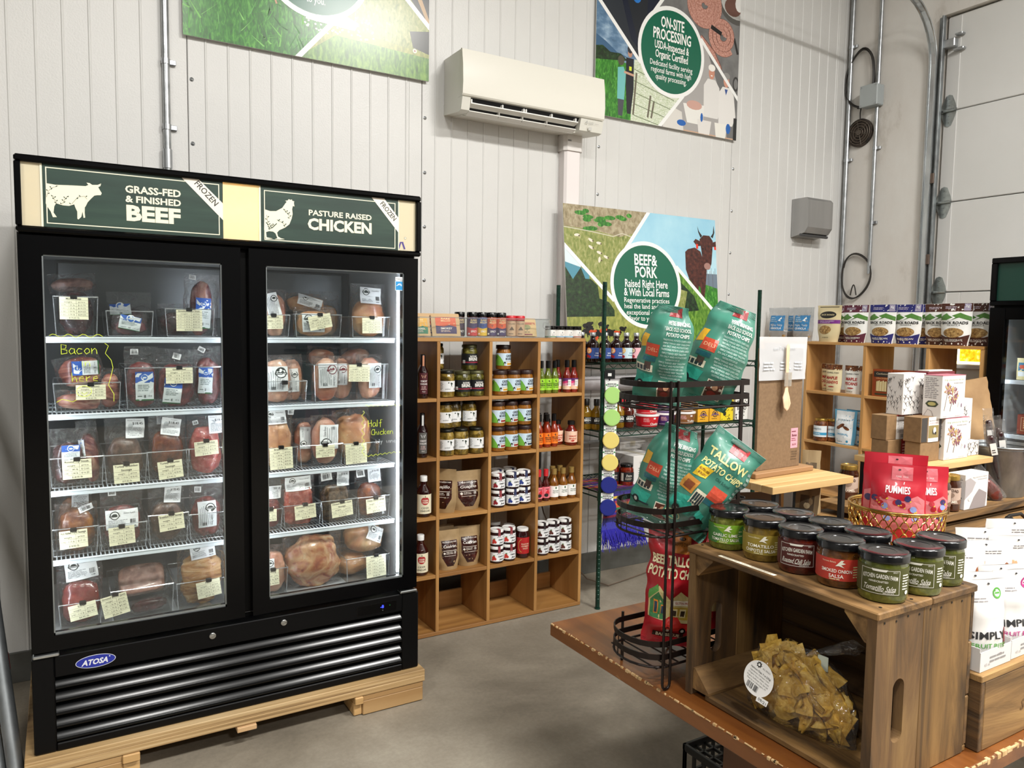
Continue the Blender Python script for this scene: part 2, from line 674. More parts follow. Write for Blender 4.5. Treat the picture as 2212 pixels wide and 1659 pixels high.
for a, b_ in zip(ends[:-1], ends[1:]):
 if b_ - a < .05:
  continue
 prof = [(a + .0015, WY + .03), (a + .0015, WY + .002), (a + .004, WY)]
 x = a + 0.08
 while x < b_ - 0.03:
  prof += [(x - .006, WY), (x - .002, WY - .0030), (x + .002, WY - .0030), (x + .006, WY)]
  if 0.05 < b_ - x < .12:
   prof += [(x + .014, WY), (x + .017, WY - .002), (x + .020, WY)]
  x += 0.1005
 prof += [(b_ - .004, WY), (b_ - .0015, WY + .002), (b_ - .0015, WY + .03)]
 n = len(prof)
 vs = [(p[0], p[1], .12) for p in prof] + [(p[0], p[1], CEIL) for p in prof]
 MB().add(vs, [(i, i + 1, n + i + 1, n + i) for i in range(n - 1)]).build('panel', PANEL, wb)
scm = MB().lathe([(0.0, -.006), (.0045, -.005), (.0075, -.002), (.010, -.001), (.010, 0)], 10, M=Matrix.Rotation(rad(-90), 4, 'X')).mesh('screw', GALV, 40)
for s in seams:
 if s < -1 or s > 5:
  continue
 for k in range(-3, 8):
  z = 2.123 + .291 * k
  o = bpy.data.objects.new('screw', scm)
  col.objects.link(o)
  o.location = (s + .018, WY, z)
  o.parent = wb
# dark kick plate along the foot of the wall
tb = MB().box(-6, WY - .012, 0, WX, WY + .03, .135, .002)
struct('trim_1', tb, NZ([(.3, '55554f'), (.7, '6a6a66')], 9, rough=.5, metal=.3))
# right wall: liner panel beside the roller door, wall above the door
struct('wall_right', MB().box(WX, 3.14, 0, WX + .1, 4.0, CEIL).box(WX, -7, 3.76, WX + .1, 3.14, CEIL).box(WX, -7, 0, WX + .1, -1.2, 3.76), LINER)
d1 = struct('door_1', MB().box(WX + .075, -1.2, 0, WX + .1, 3.14, 3.76), P('8a8a88', .7))
zs = [0, 0.625, 1.245, 1.865, 2.486, 3.110, 3.75]
for a, b_ in zip(zs[:-1], zs[1:]):
 mb = MB()
 if a < 1.3 < b_:      # the section with the small amber window
  mb.box(WX + .035, 2.94, a + .003, WX + .075, 3.12, b_ - .003, .003)
  mb.box(WX + .035, -1.2, a + .003, WX + .075, 2.55, b_ - .003, .003)
  mb.box(WX + .035, 2.55, a + .003, WX + .075, 2.94, 1.37, .003)
  mb.box(WX + .035, 2.55, 1.69, WX + .075, 2.94, b_ - .003, .003)
 else:
  mb.box(WX + .035, -1.2, a + .003, WX + .075, 3.12, b_ - .003, .004)
 mb.build('door_panel', DOORW, d1)
 # steel end stile of this section
 MB().box(WX + .030, 3.03, a + .012, WX + .036, 3.118, b_ - .012, .001).build('end_stile', P('cfcecb', .45), d1)
fr = MB()
for y0, y1, z0, z1 in ((2.515, 2.975, 1.335, 1.37), (2.515, 2.975, 1.69, 1.725), (2.515, 2.55, 1.37, 1.69), (2.94, 2.975, 1.37, 1.69)):
 fr.box(WX + .018, y0, z0, WX + .036, y1, z1, .006)
fr.build('window_frame', P('d2d1ce', .45), d1)
m, nt, b = newmat('amber_pane')
nn = noise_node(nt, vec_nodes(nt, (1, 1, 1), False), 38, 5, .6)
rr = ramp(nt, nn.outputs['Fac'], [(.38, 'f29a06'), (.55, 'ffc21e'), (.68, 'ffe27a')])
nt.links.new(rr.outputs[0], b.inputs['Base Color'])
nt.links.new(rr.outputs[0], b.inputs['Emission Color'])
b.inputs['Emission Strength'].default_value = 1.25
MB().box(WX + .05, 2.55, 1.37, WX + .056, 2.94, 1.69).build('window_pane', m, d1)
MB().box(WX + .046, 2.55, 1.37, WX + .05, 2.94, 1.388).box(WX + .046, 2.925, 1.37, WX + .05, 2.94, 1.69).build('window_edge', P('fff3c0', .4, emit=3.0), d1)
# hinges with roller pins
leaf = [(0, .078), (.014, .072), (.030, .030), (.034, .012), (.034, -.012), (.030, -.030), (.014, -.072), (0, -.078), (-.014, -.072), (-.030, -.030), (-.034, -.012), (-.034, .012), (-.030, .030), (-.014, .072)]
for z in (1.866, 2.486, 3.111):
 h = MB().prism([(3.085 + a * 1.5, z + c * 1.4) for a, c in leaf], WX + .026, WX + .031, 'yz')
 h.tube([(WX + .016, 3.035, z), (WX + .016, 3.135, z)], .010, 10)
 h.tube([(WX + .012, 3.03, z - .004), (WX + .012, 3.19, z - .004)], .006, 8)
 for dz in (.08, .036, -.036, -.08):
  h.lathe([(0.0, .004), (.005, .003), (.005, 0)], 8, M=Matrix.Translation((WX + .026, 3.085, z + dz)) @ Matrix.Rotation(rad(-90), 4, 'Y'))
 h.build('hinge', NZ([(.3, '8d918f'), (.6, 'aab0ae')], 30, rough=.32, metal=.85), d1, 40)
h = MB().box(WX - .02, 3.045, 3.53, WX + .03, 3.13, 3.585, .004).box(WX - .01, 2.99, 3.50, WX + .03, 3.06, 3.515, .003)
h.box(WX - .012, 3.0, 3.60, WX + .03, 3.05, 3.612, .002).build('top_bracket', GALV, d1)
# vertical track that bends into the room near the top
tr = thing('door_track', 'galvanised steel roller door track curving in at the top', 'track', (WX - .03, 3.18, 0))
pts = [(0, 0, .02 + 3.42 * i / 6) for i in range(7)] + [(-.42 * (1 - math.cos(a)), 0, 3.44 + .42 * math.sin(a)) for a in [rad(10 * k) for k in range(1, 9)]] + [(-.6, 0, 3.87), (-1.4, 0, 3.90)]
mb = MB()
for off, w in ((0.022, .006), (-0.022, .006)):
 q = [(p[0], p[1] + off, p[2]) for p in pts]
 mb.tube(q, .008, 8)
for i in range(len(pts) - 1):
 (ax, ay, az), (bx, by, bz) = pts[i], pts[i + 1]
 mb.add([(ax, ay - .024, az), (ax, ay + .024, az), (bx, by + .024, bz), (bx, by - .024, bz),
   (ax + .004, ay - .024, az), (ax + .004, ay + .024, az), (bx + .004, by + .024, bz), (bx + .004, by - .024, bz)],
  [(0, 1, 2, 3), (7, 6, 5, 4), (0, 4, 5, 1), (3, 2, 6, 7), (0, 3, 7, 4), (1, 5, 6, 2)])
mb.build('rail', NZ([(.3, 'a5aaac'), (.65, 'd0d3d4')], 16, (1, 1, .2), .26, metal=.92), tr, 40)
MB().box(-.005, -.062, .02, .029, -.050, 3.75, .001).box(.024, -.062, .02, .029, -.018, 3.75, .001).build('angle_bracket', NZ([(.3, '77797a'), (.6, '93989a')], 12, rough=.4, metal=.7), tr)
for z in (.9, 2.06, 2.62):
 MB().box(-.012, -.055, z, .006, -.030, z + .07, .002).build('clip', P('6a5a50', .5, .5), tr)
# conduits on the right wall
def conduit(label, x, y, z0, z1, r, straps, face):
 t = thing('conduit', label, 'conduit', (x, y, z0))
 MB().tube([(0, 0, 0), (0, 0, z1 - z0)], r, 12).build('pipe', GALV, t, 50)
 for z in straps:
  mb = MB().lathe([(r + .0035, -.012), (r + .0035, .012)], 12, (0, 0, z - z0))
  if face == 'x':
   mb.box(-.001, -r - .028, z - z0 - .011, r, -r, z - z0 + .011, .002)
  else:
   mb.box(r, -.001, z - z0 - .011, r + .028, r, z - z0 + .011, .002)
  mb.build('strap', STEEL, t, 40)
 return t
conduit('galvanised conduit running up the corner beside the white liner panel', WX - .02, 3.835, 0.02, CEIL - .01, .017, (2.9, 3.75), 'x')
conduit('galvanised conduit with a grey junction box and two cable coils', WX - .016, 3.60, 2.02, CEIL - .01, .014, (2.40, 2.95), 'x')
conduit('thin galvanised conduit dropping down the ribbed wall above the freezer', .45, WY - .018, 2.10, CEIL - .01, .016, (2.47, 2.76), 'y')
MB().lathe([(.021, 0), (.021, .085)], 14, (.45, WY - .018, 2.285)).build('coupling', STEEL, bpy.data.objects['conduit.002'], 40, world=True)
jb = thing('junction_box', 'square grey junction box on the right wall conduit', 'box', (WX, 3.625, 3.33))
MB().box(-.085, -.068, -.075, -.002, .068, .075, .006).build('box_body', P('9fa5a6', .5), jb)
MB().box(-.094, -.072, -.079, -.085, .072, .079, .004).build('cover', P('aab0b0', .5), jb)
for a, c in ((.06, .066), (-.06, .066), (.06, -.066), (-.06, -.066)):
 MB().lathe([(0, .004), (.007, .003), (.007, 0)], 8, M=Matrix.Translation((-.094, a, c)) @ Matrix.Rotation(rad(-90), 4, 'Y')).build('screw', STEEL, jb)
fan = thing('round_vent', 'rusty brown round fan grille on the right wall', 'vent', (WX, 3.735, 3.09))
RUST = NZ([(.3, '2b2622'), (.55, '4a4039'), (.75, '62564b')], 25, rough=.6, metal=.4)
Rx = Matrix.Rotation(rad(-90), 4, 'Y')
MB().lathe([(.105, 0), (.105, .02), (.095, .024), (.095, .01)], 32, M=Rx).lathe([(.0, .006), (.1, .006)], 32, M=Rx).build('rim', RUST, fan, 40)
for r_ in (.03, .05, .07, .088):
 MB().tube([(-.024, r_ * math.cos(a), r_ * math.sin(a)) for a in [2 * math.pi * k / 28 for k in range(28)]], .003, 5, True).build('ring', P('6a5f54', .5, .5), fan)
MB().lathe([(.022, .02), (.020, .032), (0, .034)], 16, M=Rx).build('hub', P('5d544b', .5, .5), fan)
for k in range(6):
 a = math.pi * k / 3 + .3
 MB().tube([(-.025, .02 * math.cos(a), .02 * math.sin(a)), (-.025, .095 * math.cos(a), .095 * math.sin(a))], .0025, 5).build('spoke', P('5d544b', .5, .5), fan)
def loop(cy, cz, ry, rz, n, wob, seed, a0=0.0, turns=2.3):
 rnd = random.Random(seed)
 pts = []
 N = int(40 * turns)
 for i in range(N):
  a = a0 + 2 * math.pi * i / 40
  k = 1 + .05 * math.sin(3 * a + seed) + .03 * (i / 40)
  pts.append((WX - .02 - .012 * (i / N) - .01 * math.sin(a * 1.3), cy + ry * k * math.cos(a), cz + rz * k * math.sin(a)))
 return pts
CABLE = P('2e2a26', .5)
t = thing('cable_coil', 'coil of dark cable hung around the two conduits by the junction box', 'cable', (WX, 3.70, 3.4))
MB().tube(loop(3.745, 3.49, .115, .205, 3, 1, 2, 1.2, 2.6), .006, 6).tube([(WX - .03, 3.72, 3.30), (WX - .02, 3.735, 3.24), (WX - .015, 3.735, 3.17)], .005, 6).build('cable', CABLE, t, 60, world=True)
t = thing('cable_coil', 'coil of dark cable low on the conduit above the granola bags', 'cable', (WX, 3.70, 2.0))
MB().tube(loop(3.705, 2.01, .115, .165, 3, 1, 5, .4, 2.1), .0055, 6).build('cable', CABLE, t, 60, world=True)
MB().tube([(WX - .03, 3.74 - .05 * k / 8, 1.86 + .08 * math.sin(math.pi * k / 8)) for k in range(9)], .005, 6).build('cable_end', CABLE, t, 60, world=True)
# stainless hood on the back wall
t = thing('vent_hood', 'stainless steel vent hood on the ribbed wall near the corner', 'vent', (4.85, WY, 2.30))
SS = NZ([(.3, '9c9b9a'), (.7, 'b5b4b3')], 5, (1, 1, .1), .33, metal=.75)
prof = [(WY - .004, 2.555), (WY - .13, 2.555), (WY - .15, 2.535), (WY - .15, 2.34), (WY - .12, 2.30), (WY - .004, 2.275)]
MB().prism(prof, 4.715, 4.99, 'yz').build('hood', SS, t, 30, world=True)
MB().tube([(4.70, WY - .10, 2.285), (5.0, WY - .10, 2.285)], .011, 10).build('drip_bar', P('5b5b5c', .4, .6), t, world=True)
# ---------------------------------------------------------------- mini split air conditioner
ac = thing('air_conditioner', 'white wall mounted air conditioner above the green framed posters', 'air conditioner', (2.32, WY, 2.72))
ACW = P('dcdad0', .34, coat=.1)
x0, x1 = 1.852, 2.775
body = [(WY - .002, 2.735), (WY - .002, 3.032), (3.66, 3.032), (3.655, 2.99), (3.648, 2.86), (3.652, 2.79), (3.70, 2.79), (3.74, 2.74)]
MB().prism(body, x0, x1, 'yz').build('casing', ACW, ac, 30, world=True)
fp = [(3.665, 3.036), (3.650, 3.030), (3.638, 2.95), (3.634, 2.86), (3.640, 2.800), (3.646, 2.792), (3.660, 2.80)]
MB().prism(fp, x0 - .003, x1 + .003, 'yz').build('front_panel', P('e0ddd2', .28, coat=.2), ac, 30, world=True)
for a, c in ((x0 - .0012, 1.90), (2.615, x1 + .0012)):
 MB().prism([(3.652, 2.788), (3.645, 2.785), (3.662, 2.722), (3.69, 2.715), (3.87, 2.735), (3.87, 2.79)], a, c, 'yz').build('end_block', ACW, ac, 30, world=True)
MB().prism([(3.70, 2.712), (3.87, 2.732), (3.87, 2.745), (3.70, 2.728)], 1.90, 2.615, 'yz').build('underside', P('dcd9cf', .4), ac, 30, world=True)
MB().prism([(3.664, 2.7895), (3.7, 2.7895), (3.742, 2.745), (3.742, 2.716), (3.718, 2.722)], 1.9005, 2.6145, 'yz').build('slot_shade', P('17171a', .6), ac, world=True)  # solid dark block standing in for the shade inside the outlet gap
MB().prism([(3.650, 2.757), (3.655, 2.764), (3.690, 2.754), (3.690, 2.745)], 1.905, 2.60, 'yz').build('louvre', P('f2f0ea', .3), ac, 30, world=True)
MB().prism([(3.672, 2.722), (3.677, 2.728), (3.715, 2.716), (3.715, 2.708)], 1.905, 2.60, 'yz').build('louvre', P('e8e6e0', .3), ac, 30, world=True)
for x in (1.91, 2.10, 2.235, 2.25, 2.42, 2.585):
 MB().box(x - .004, 3.652, 2.756, x + .004, 3.70, 2.781, .002).build('fin', P('f2f0ea', .4), ac, world=True)
for x in (2.09, 2.24, 2.40):
 MB().box(x - .003, 3.672, 2.716, x + .003, 3.71, 2.742, .002).build('fin', P('bdbbb4', .4), ac, world=True)
pr = Print()
pr.poly('8b8c8a', [(-.018, .004), (-.010, .004), (-.014, .011)], 1).poly('8b8c8a', [(-.023, -.004), (-.015, -.004), (-.019, .003)], 1).poly('8b8c8a', [(-.013, -.004), (-.005, -.004), (-.009, .003)], 1)
pr.text('8b8c8a', 'MITSUBISHI', .018, .004, .005, .034, 1).text('8b8c8a', 'ELECTRIC', .018, -.004, .005, .030, 1).text('8b8c8a', 'INVERTER', .058, 0, .004, .026, 1)
pr.rect('c9c8c2', .002, -.040, .026, -.022, 1)
o = pr.build('logo', ac, on_plane((2.668, 3.6425, 2.765), (1, 0, 0), (0, .26, -.966) if False else (0, -.2, .98)))
o.matrix_parent_inverse = Matrix.Translation(-Vector(ac.location))
dc = thing('line_duct', 'white plastic pipe duct below the air conditioner', 'duct', (2.67, WY, 1.45))
MB().prism([(2.618, WY), (2.618, WY - .055), (2.632, WY - .068), (2.722, WY - .068), (2.736, WY - .055), (2.736, WY)], 1.45, 2.66, 'xy').build('channel', P('e6dfdd', .4), dc, 30, world=True)
MB().prism([(2.608, WY), (2.608, WY - .06), (2.626, WY - .078), (2.728, WY - .078), (2.746, WY - .06), (2.746, WY)], 2.635, 2.728, 'xy').build('collar', P('dcd8d4', .4), dc, 30, world=True)
MB().box(2.63, WY - .082, 2.688, 2.652, WY - .077, 2.697, .001).build('latch', P('8a8886', .4), dc, world=True)
# ---------------------------------------------------------------- the three farm posters
GRASS = NZ([(.25, '2f5418'), (.45, '4f7d25'), (.62, '76a03a'), (.8, 'a3bb5c')], 60, (1, 1, .35), .25, 5, rnd=False, dist=.5)
LUSH = NZ([(.3, '1e4f16'), (.5, '2f7a20'), (.65, '58a43a'), (.85, '8cc65f')], 70, (1, 1, .3), .25, 5, rnd=False, dist=1.2)
HILL = NZ([(.25, '56652a'), (.42, '7f8a44'), (.58, '9a9d5c'), (.75, 'bcb684')], 55, (1, 1, .5), .25, 6, rnd=False, dist=.8)
ROCK = NZ([(.25, '6f6448'), (.45, '97896a'), (.65, 'b5a98c'), (.8, '8c8a55')], 45, (1, 1, .6), .25, 6, rnd=False, dist=.5)
PAST = NZ([(.25, '6b7236'), (.5, '8f9548'), (.7, 'b0ad5e')], 48, (1, 1, .45), .25, 6, rnd=False)
TREES = NZ([(.35, '10200f'), (.55, '1f3a1a'), (.75, '39582a')], 40, rough=.25, detail=6, rnd=False)
SKYB = NZ([(.3, '8cc3dc'), (.6, 'a9d6e6'), (.8, 'cbe6ee')], 3, rough=.25, rnd=False)
STORM = NZ([(.3, '3d5874'), (.48, '5f7e9c'), (.6, '8fa9c0'), (.74, 'dde2e0')], 7, (1, 1, 1.6), .25, 6, rnd=False)
FUR = NZ([(.3, '2c120e'), (.55, '4f231a'), (.75, '6e3a2a')], 40, rough=.25, rnd=False)
MEAT = NZ([(.3, '9c6457'), (.5, 'bb8777'), (.7, 'd3a596')], 90, rough=.25, rnd=False)
STEELP = NZ([(.3, '5c5b5a'), (.6, '7b7a79')], 6, rough=.25, rnd=False)
W, H = .612, .478
def poster(name_label, loc, rot, quads, lines, txt):
 t = thing('poster', name_label, 'poster', loc, rot)
 MB().box(-W, .001, -H, W, .007, H).build('board', P('e9e8e4', .5), t)
 p = Print()
 polys = ([(-W, .22), (-W, H), (.03, H), (-.14, .247), (-.2, 0), (-.28, -.1)],
   [(.03, H), (W, H), (W, -.2), (.264, .123), (0, 0), (-.14, .247)],
   [(-W, .22), (-.28, -.1), (0, 0), (.1, -.27), (-.09, -H), (-W, -H)],
   [(W, -.2), (W, -H), (-.09, -H), (.1, -.27), (0, 0), (.264, .123)])
 for k, (pl, q) in enumerate(zip(polys, quads)):
  p.poly(q[0], pl, 4 * k)
  if q[1]:
   sub = Print()
   q[1](sub)
   sub.clip(-W, -H, W, H)
   # keep to the quarter's own side by clipping against its bounding box
   xs, ys = [a for a, _ in pl], [c for _, c in pl]
   sub.clip(min(xs), min(ys), max(xs), max(ys))
   p.put(sub, 4 * k)
 wl = Print()
 for a, c in (((.05, H + .02), (-.17, .21)), ((-W - .02, .24), (-.26, -.11)), ((.25, .135), (W + .02, -.215)), ((.11, -.255), (-.105, -H - .02))):
  wl.line('f1f1ee', [a, c], .024, 17)
 wl.clip(-W, -H, W, H)
 p.put(wl)
 p.ell('f1f1ee', 0, 0, .286, .286, 18, 56).ell('0b6148', 0, 0, .260, .260, 19, 56)
 for s_, y, h, w, b_ in txt:
  p.text('f4f4f0', s_, 0, y, h, w, 20, b_)
 p.build('print', t, on_plane((0, 0, 0)), .00012, rough=.25)
 return t
def q3_tl(p):
 p.poly(ROCK, [(-W, H), (.05, H), (-.06, .34), (-.2, .30), (-.4, .33), (-W, .34)], 1)
 p.line('c9c2ac', [(-W, .335), (-.42, .32), (-.25, .30), (-.18, .325), (-.08, .30)], .006, 2)
 for x, y, a in ((-.52, .29, .1), (-.42, .265, -.5), (-.36, .25, -.1), (-.42, .22, -.5), (-.36, .19, -.3), (-.31, .165, -.4), (-.36, .145, 1.4)):
  p.ell('e8ddcb', x, y, .020, .009, 2, 10, a)
  p.ell('5b4a36', x + .016, y - .004, .006, .005, 3, 8)
 for k in range(14):
  rn = random.Random(k)
  p.ell(LUSH, rn.uniform(-.55, -.1), rn.uniform(.32, .45), rn.uniform(.02, .05), .014, 2, 10)
def q3_tr(p):
 p.poly('6f7e8c', [(.36, .10), (W, .10), (W, -.01), (.36, -.01)], 1)
 for k in range(9):
  p.line('584f52', [(.50 + .012 * k, -.02), (.50 + .012 * k, .10 + .02 * (k % 3))], .003, 1)
 p.poly(LUSH, [(.30, .07), (W, .0), (W, -.25), (.45, -.06)], 1)
 p.poly(FUR, [(.335, .24), (.36, .26), (.42, .275), (.47, .25), (.52, .12), (.50, -.02), (.485, -.10), (.465, -.10), (.46, .0), (.445, .014), (.43, -.09), (.41, -.09), (.405, .01), (.36, .06), (.335, .12)], 2)
 p.poly(FUR, [(.465, .335), (.50, .365), (.555, .365), (.585, .33), (.578, .26), (.565, .17), (.545, .13), (.505, .125), (.49, .165), (.478, .26)], 3)
 p.poly(FUR, [(.475, .32), (.43, .335), (.41, .315), (.44, .285), (.478, .29)], 3).poly(FUR, [(.58, .32), (.612, .33), (.612, .29), (.58, .29)], 3)
 p.poly('2a211d', [(.475, .345), (.455, .385), (.45, .425), (.462, .39), (.49, .36)], 3).poly('2a211d', [(.567, .36), (.588, .385), (.597, .44), (.602, .39), (.585, .35)], 3)
 p.ell('a27a70', .527, .152, .030, .024, 3, 14).ell('2a1a18', .515, .155, .007, .007, 3, 8).ell('2a1a18', .541, .155, .007, .007, 3, 8)
 p.rect('e2371f', .432, .268, .450, .300, 3).rect('e2371f', .595, .27, .612, .292, 3)
 p.ell('120a08', .492, .27, .008, .006, 3, 8).ell('120a08', .57, .27, .007, .006, 3, 8)
def q3_bl(p):
 p.poly('d7e6ea', [(-W, .22), (-.50, .11), (-.5, .08), (-W, .10)], 1).poly('4f8fa3', [(-W, .12), (-.5, .09), (-.44, .06), (-.44, .0), (-W, .02)], 1)
 p.poly(TREES, [(-W, .09), (-.56, .014), (-.50, .09), (-.47, .02), (-.43, .02), (-.38, -.02), (-.37, -.10), (-.30, -.12), (-.26, -.17), (-.26, -.21), (-W, -.22)], 2)
 p.poly(GRASS, [(-.47, -.10), (-.40, -.08), (-.36, -.17), (-.46, -.17)], 2)
 rn = random.Random(5)
 for k in range(24):
  x, y = rn.gauss(-.42, .085), rn.gauss(-.31, .022)
  c = '14100f' if k % 5 else 'c84a20'
  p.ell(c, x, y, .026, .015, 2, 10, rn.uniform(-.3, .3)).ell(c, x + .024, y + .008, .009, .008, 2, 8).rect(c, x - .018, y - .026, x - .012, y, 2).rect(c, x + .010, y - .026, x + .016, y, 2)
def q3_br(p):
 p.poly(TREES, [(.22, .09), (.30, .02), (.40, -.06), (.44, -.16), (.25, -.2), (.2, -.1)], 1).poly(HILL, [(.2, .0), (.34, -.03), (.30, -.2), (.16, -.2)], 1)
 p.poly(GRASS, [(.2, -.18), (.5, -.15), (W, -.25), (W, -H), (-.1, -H), (.1, -.28)], 1)
 for x, y, c in ((.44, -.34, 'd9a890'), (.48, -.32, '3a2c28'), (.51, -.345, 'e3b8a0'), (.47, -.36, '2a2321'), (.54, -.35, 'e8c8b5'), (.56, -.26, 'dba58b'), (.10, -.40, 'b86a3a')):
  p.ell(c, x, y, .022, .018, 2, 12)
t = poster('farm poster with brown horned cow reading beef and pork, leaning behind bottles', (3.215, 3.735, 1.858), (rad(-5.5), 0, 0),
 ((HILL, q3_tl), (SKYB, q3_tr), (PAST, q3_bl), (GRASS, q3_br)), None,
 (('BEEF&', .165, .070, .185, .022), ('PORK', .085, .070, .178, .022), ('Raised Right Here', .008, .050, .345, .014), ('& With Local Farms', -.048, .050, .365, .014),
  ('Regenerative practices', -.100, .032, .365, .004), ('heal the land and bring', -.140, .032, .365, .004), ('exceptional quality &', -.180, .032, .335, .004), ('flavor to your table.', -.218, .032, .305, .004)))
t.scale = (1.02, 1, .97)
def q2_tl(p):
 p.poly('1a2030', [(-.50, H), (-.05, H), (-.15, .2), (-.25, -.05), (-.34, .02)], 1).poly('22262c', [(-.46, H), (-.2, H), (-.22, .1), (-.28, .0)], 2)
 p.ell('1f63ad', -.46, .36, .062, .07, 3, 16).ell('1f63ad', -.41, .40, .03, .06, 3, 12, .3).ell('2a74c4', -.30, .30, .04, .055, 3, 14).ell('2a74c4', -.27, .36, .022, .05, 3, 12)
 for k in range(6):
  p.line('b9a58c', [(-.33 + .02 * k, H), (-.325 + .02 * k, .40)], .005, 3)
 p.rect('d9d6d0', -.20, .40, -.04, H, 2)
 for k in range(4):
  p.line('5a4a42', [(-.2 + .04 * k, .42), (-.19 + .04 * k, H)], .005, 3)
def spiral(p, cx, cy, r, n, w, m, l):
 pts = []
 for i in range(int(n * 40)):
  a = 2 * math.pi * i / 40
  rr = w * .6 + (r - w * .6) * i / (n * 40)
  pts.append((cx + rr * math.cos(a), cy + rr * math.sin(a) * .95))
 p.line('7d5145', pts, w * 1.0, l).line(m, pts, w * .84, l + 1)
def q2_tr(p):
 p.ell('55534f', .58, .42, .17, .13, 1, 24).ell('b9b8b4', .58, .44, .155, .115, 2, 24).ell('6b4a40', .54, .40, .08, .06, 3, 16).ell('e3e2de', .60, .43, .04, .05, 3, 12)
 spiral(p, .27, .36, .155, 4.2, .036, MEAT, 1)
 spiral(p, .45, .19, .125, 2.9, .038, MEAT, 1)
 p.line('1b1a1a', [(.34, .235), (.44, .205)], .028, 3)
 p.line('6e443b', [(.24, .14), (.36, .06), (.42, -.02), (.44, -.08)], .062, 1).line(MEAT, [(.24, .14), (.36, .06), (.42, -.02), (.44, -.08)], .050, 2)
 p.line('2c2b2b', [(.56, .20), (.60, .10)], .02, 2).ell('3a3938', .59, -.10, .03, .05, 2, 14).ell('7b7a79', .59, -.10, .018, .035, 3, 14)
def person_coat(p, x, y, s, skin, coat, hat, l=2):
 p.poly(coat, [(x - .055 * s, y - .20 * s), (x - .06 * s, y - .02 * s), (x - .03 * s, y + .02 * s), (x + .03 * s, y + .02 * s), (x + .065 * s, y - .02 * s), (x + .085 * s, y - .14 * s), (x + .06 * s, y - .20 * s)], l)
 p.ell(skin, x, y + .055 * s, .024 * s, .036 * s, l + 1, 14).ell(hat, x, y + .085 * s, .028 * s, .020 * s, l + 1, 14)
 p.ell('ffffff', x, y + .04 * s, .008 * s, .003 * s, l + 1, 8)
def q2_br(p):
 p.poly('6f6e6d', [(.3, .1), (W, -.2), (W, -H), (.52, -H), (.5, -.3)], 1)
 person_coat(p, .36, -.13, 1.15, 'c98f78', 'dfdcd8', 'ece9e2')
 person_coat(p, .50, -.16, 1.15, 'cf957f', 'e3e0dc', '8d8b88')
 p.poly('33508f', [(.485, -.15), (.515, -.15), (.50, -.19)], 3)
 p.poly('e6e4de', [(.11, -.30), (.30, -.29), (.29, -.42), (.15, -.42)], 2).ell('caa092', .21, -.30, .07, .03, 3, 14)
 p.poly('d8d4cd', [(-.06, -.46), (.02, -.34), (.10, -.36), (.12, -H), (-.06, -H)], 2)
 p.poly('dfdbd6', [(.24, -.385), (.37, -.385), (.355, -.475), (.255, -.475)], 3).poly('e9e6dd', [(.40, -.385), (.52, -.385), (.505, -.478), (.415, -.478)], 3)
 p.ell('1f5fae', .10, -.43, .04, .02, 3, 12).ell('1f5fae', .53, -.41, .022, .035, 3, 12).ell('1f5fae', .28, -.37, .012, .03, 3, 10).rect('caa58a', -.05, -H, W, -.470, 2).rect('222222', .58, -H, W, -.33, 3)
def q2_bl(p):
 p.poly('3d5f80', [(-W, .0), (-.54, -.03), (-.45, -.08), (-.36, -.10), (-W, -.12)], 1).poly(TREES, [(-W, -.07), (-.56, -.06), (-.50, -.09), (-.42, -.085), (-.36, -.12), (-W, -.15)], 2)
 p.poly(LUSH, [(-W, -.12), (-.3, -.14), (-.2, -.3), (-.1, -H), (-W, -H)], 1)
 CR = NZ([(.42, 'd7ddc8'), (.5, 'a9b98c'), (.58, 'e6e9dc')], 85, (.5, 1, 2.2), .35, 2, rnd=False)
 p.poly(CR, [(-.31, -.10), (-.22, -.10), (-.1, -.2), (.10, -.28), (-.08, -H), (-.33, -H)], 2)
 for k in range(5):
  p.line('5f6d4a', [(-.31, -.16 - .07 * k), (.06 - .03 * k, -.24 - .06 * k)], .004, 3)
 p.poly('1a1c24', [(-.375, -.10), (-.315, -.10), (-.31, -.28), (-.33, -.44), (-.36, -.44), (-.375, -.26)], 3).ell('b98a72', -.345, -.07, .018, .026, 3, 12).ell('2a2c33', -.345, -.045, .022, .026, 3, 12)
 p.poly('6fb7b5', [(-.44, -.17), (-.395, -.16), (-.375, -.20), (-.385, -.36), (-.44, -.36)], 3).poly('45484e', [(-.435, -.36), (-.385, -.36), (-.395, -.46), (-.43, -.46)], 3)
 p.ell('4d4a3c', -.415, -.125, .026, .03, 3, 12).line('c59a83', [(-.39, -.19), (-.31, -.20)], .014, 3).rect('d7e23a', -.35, -.175, -.33, -.15, 3)
 for x in (-.29, -.17, -.14):
  p.line('6b6454', [(x, -.18 - abs(x + .29)), (x - .02, -.44)], .014, 3)
poster('farm poster with coiled sausages reading on-site processing, high on the ribbed wall', (3.470, WY - .024, 3.371), 0,
 ((P('20262e', .35), q2_tl), (STEELP, q2_tr), (STORM, q2_bl), (P('a7a3a0', .35), q2_br)), None,
 (('ON-SITE', .178, .066, .20, .022), ('PROCESSING', .100, .066, .325, .022), ('USDA-Inspected &', .030, .048, .295, .014), ('Organic Certified', -.026, .048, .280, .014),
  ('Dedicated facility serving', -.085, .034, .365, .004), ('regional farms with high', -.127, .034, .345, .004), ('quality processing.', -.168, .034, .265, .004)))
def q1_tl(p):
 pass
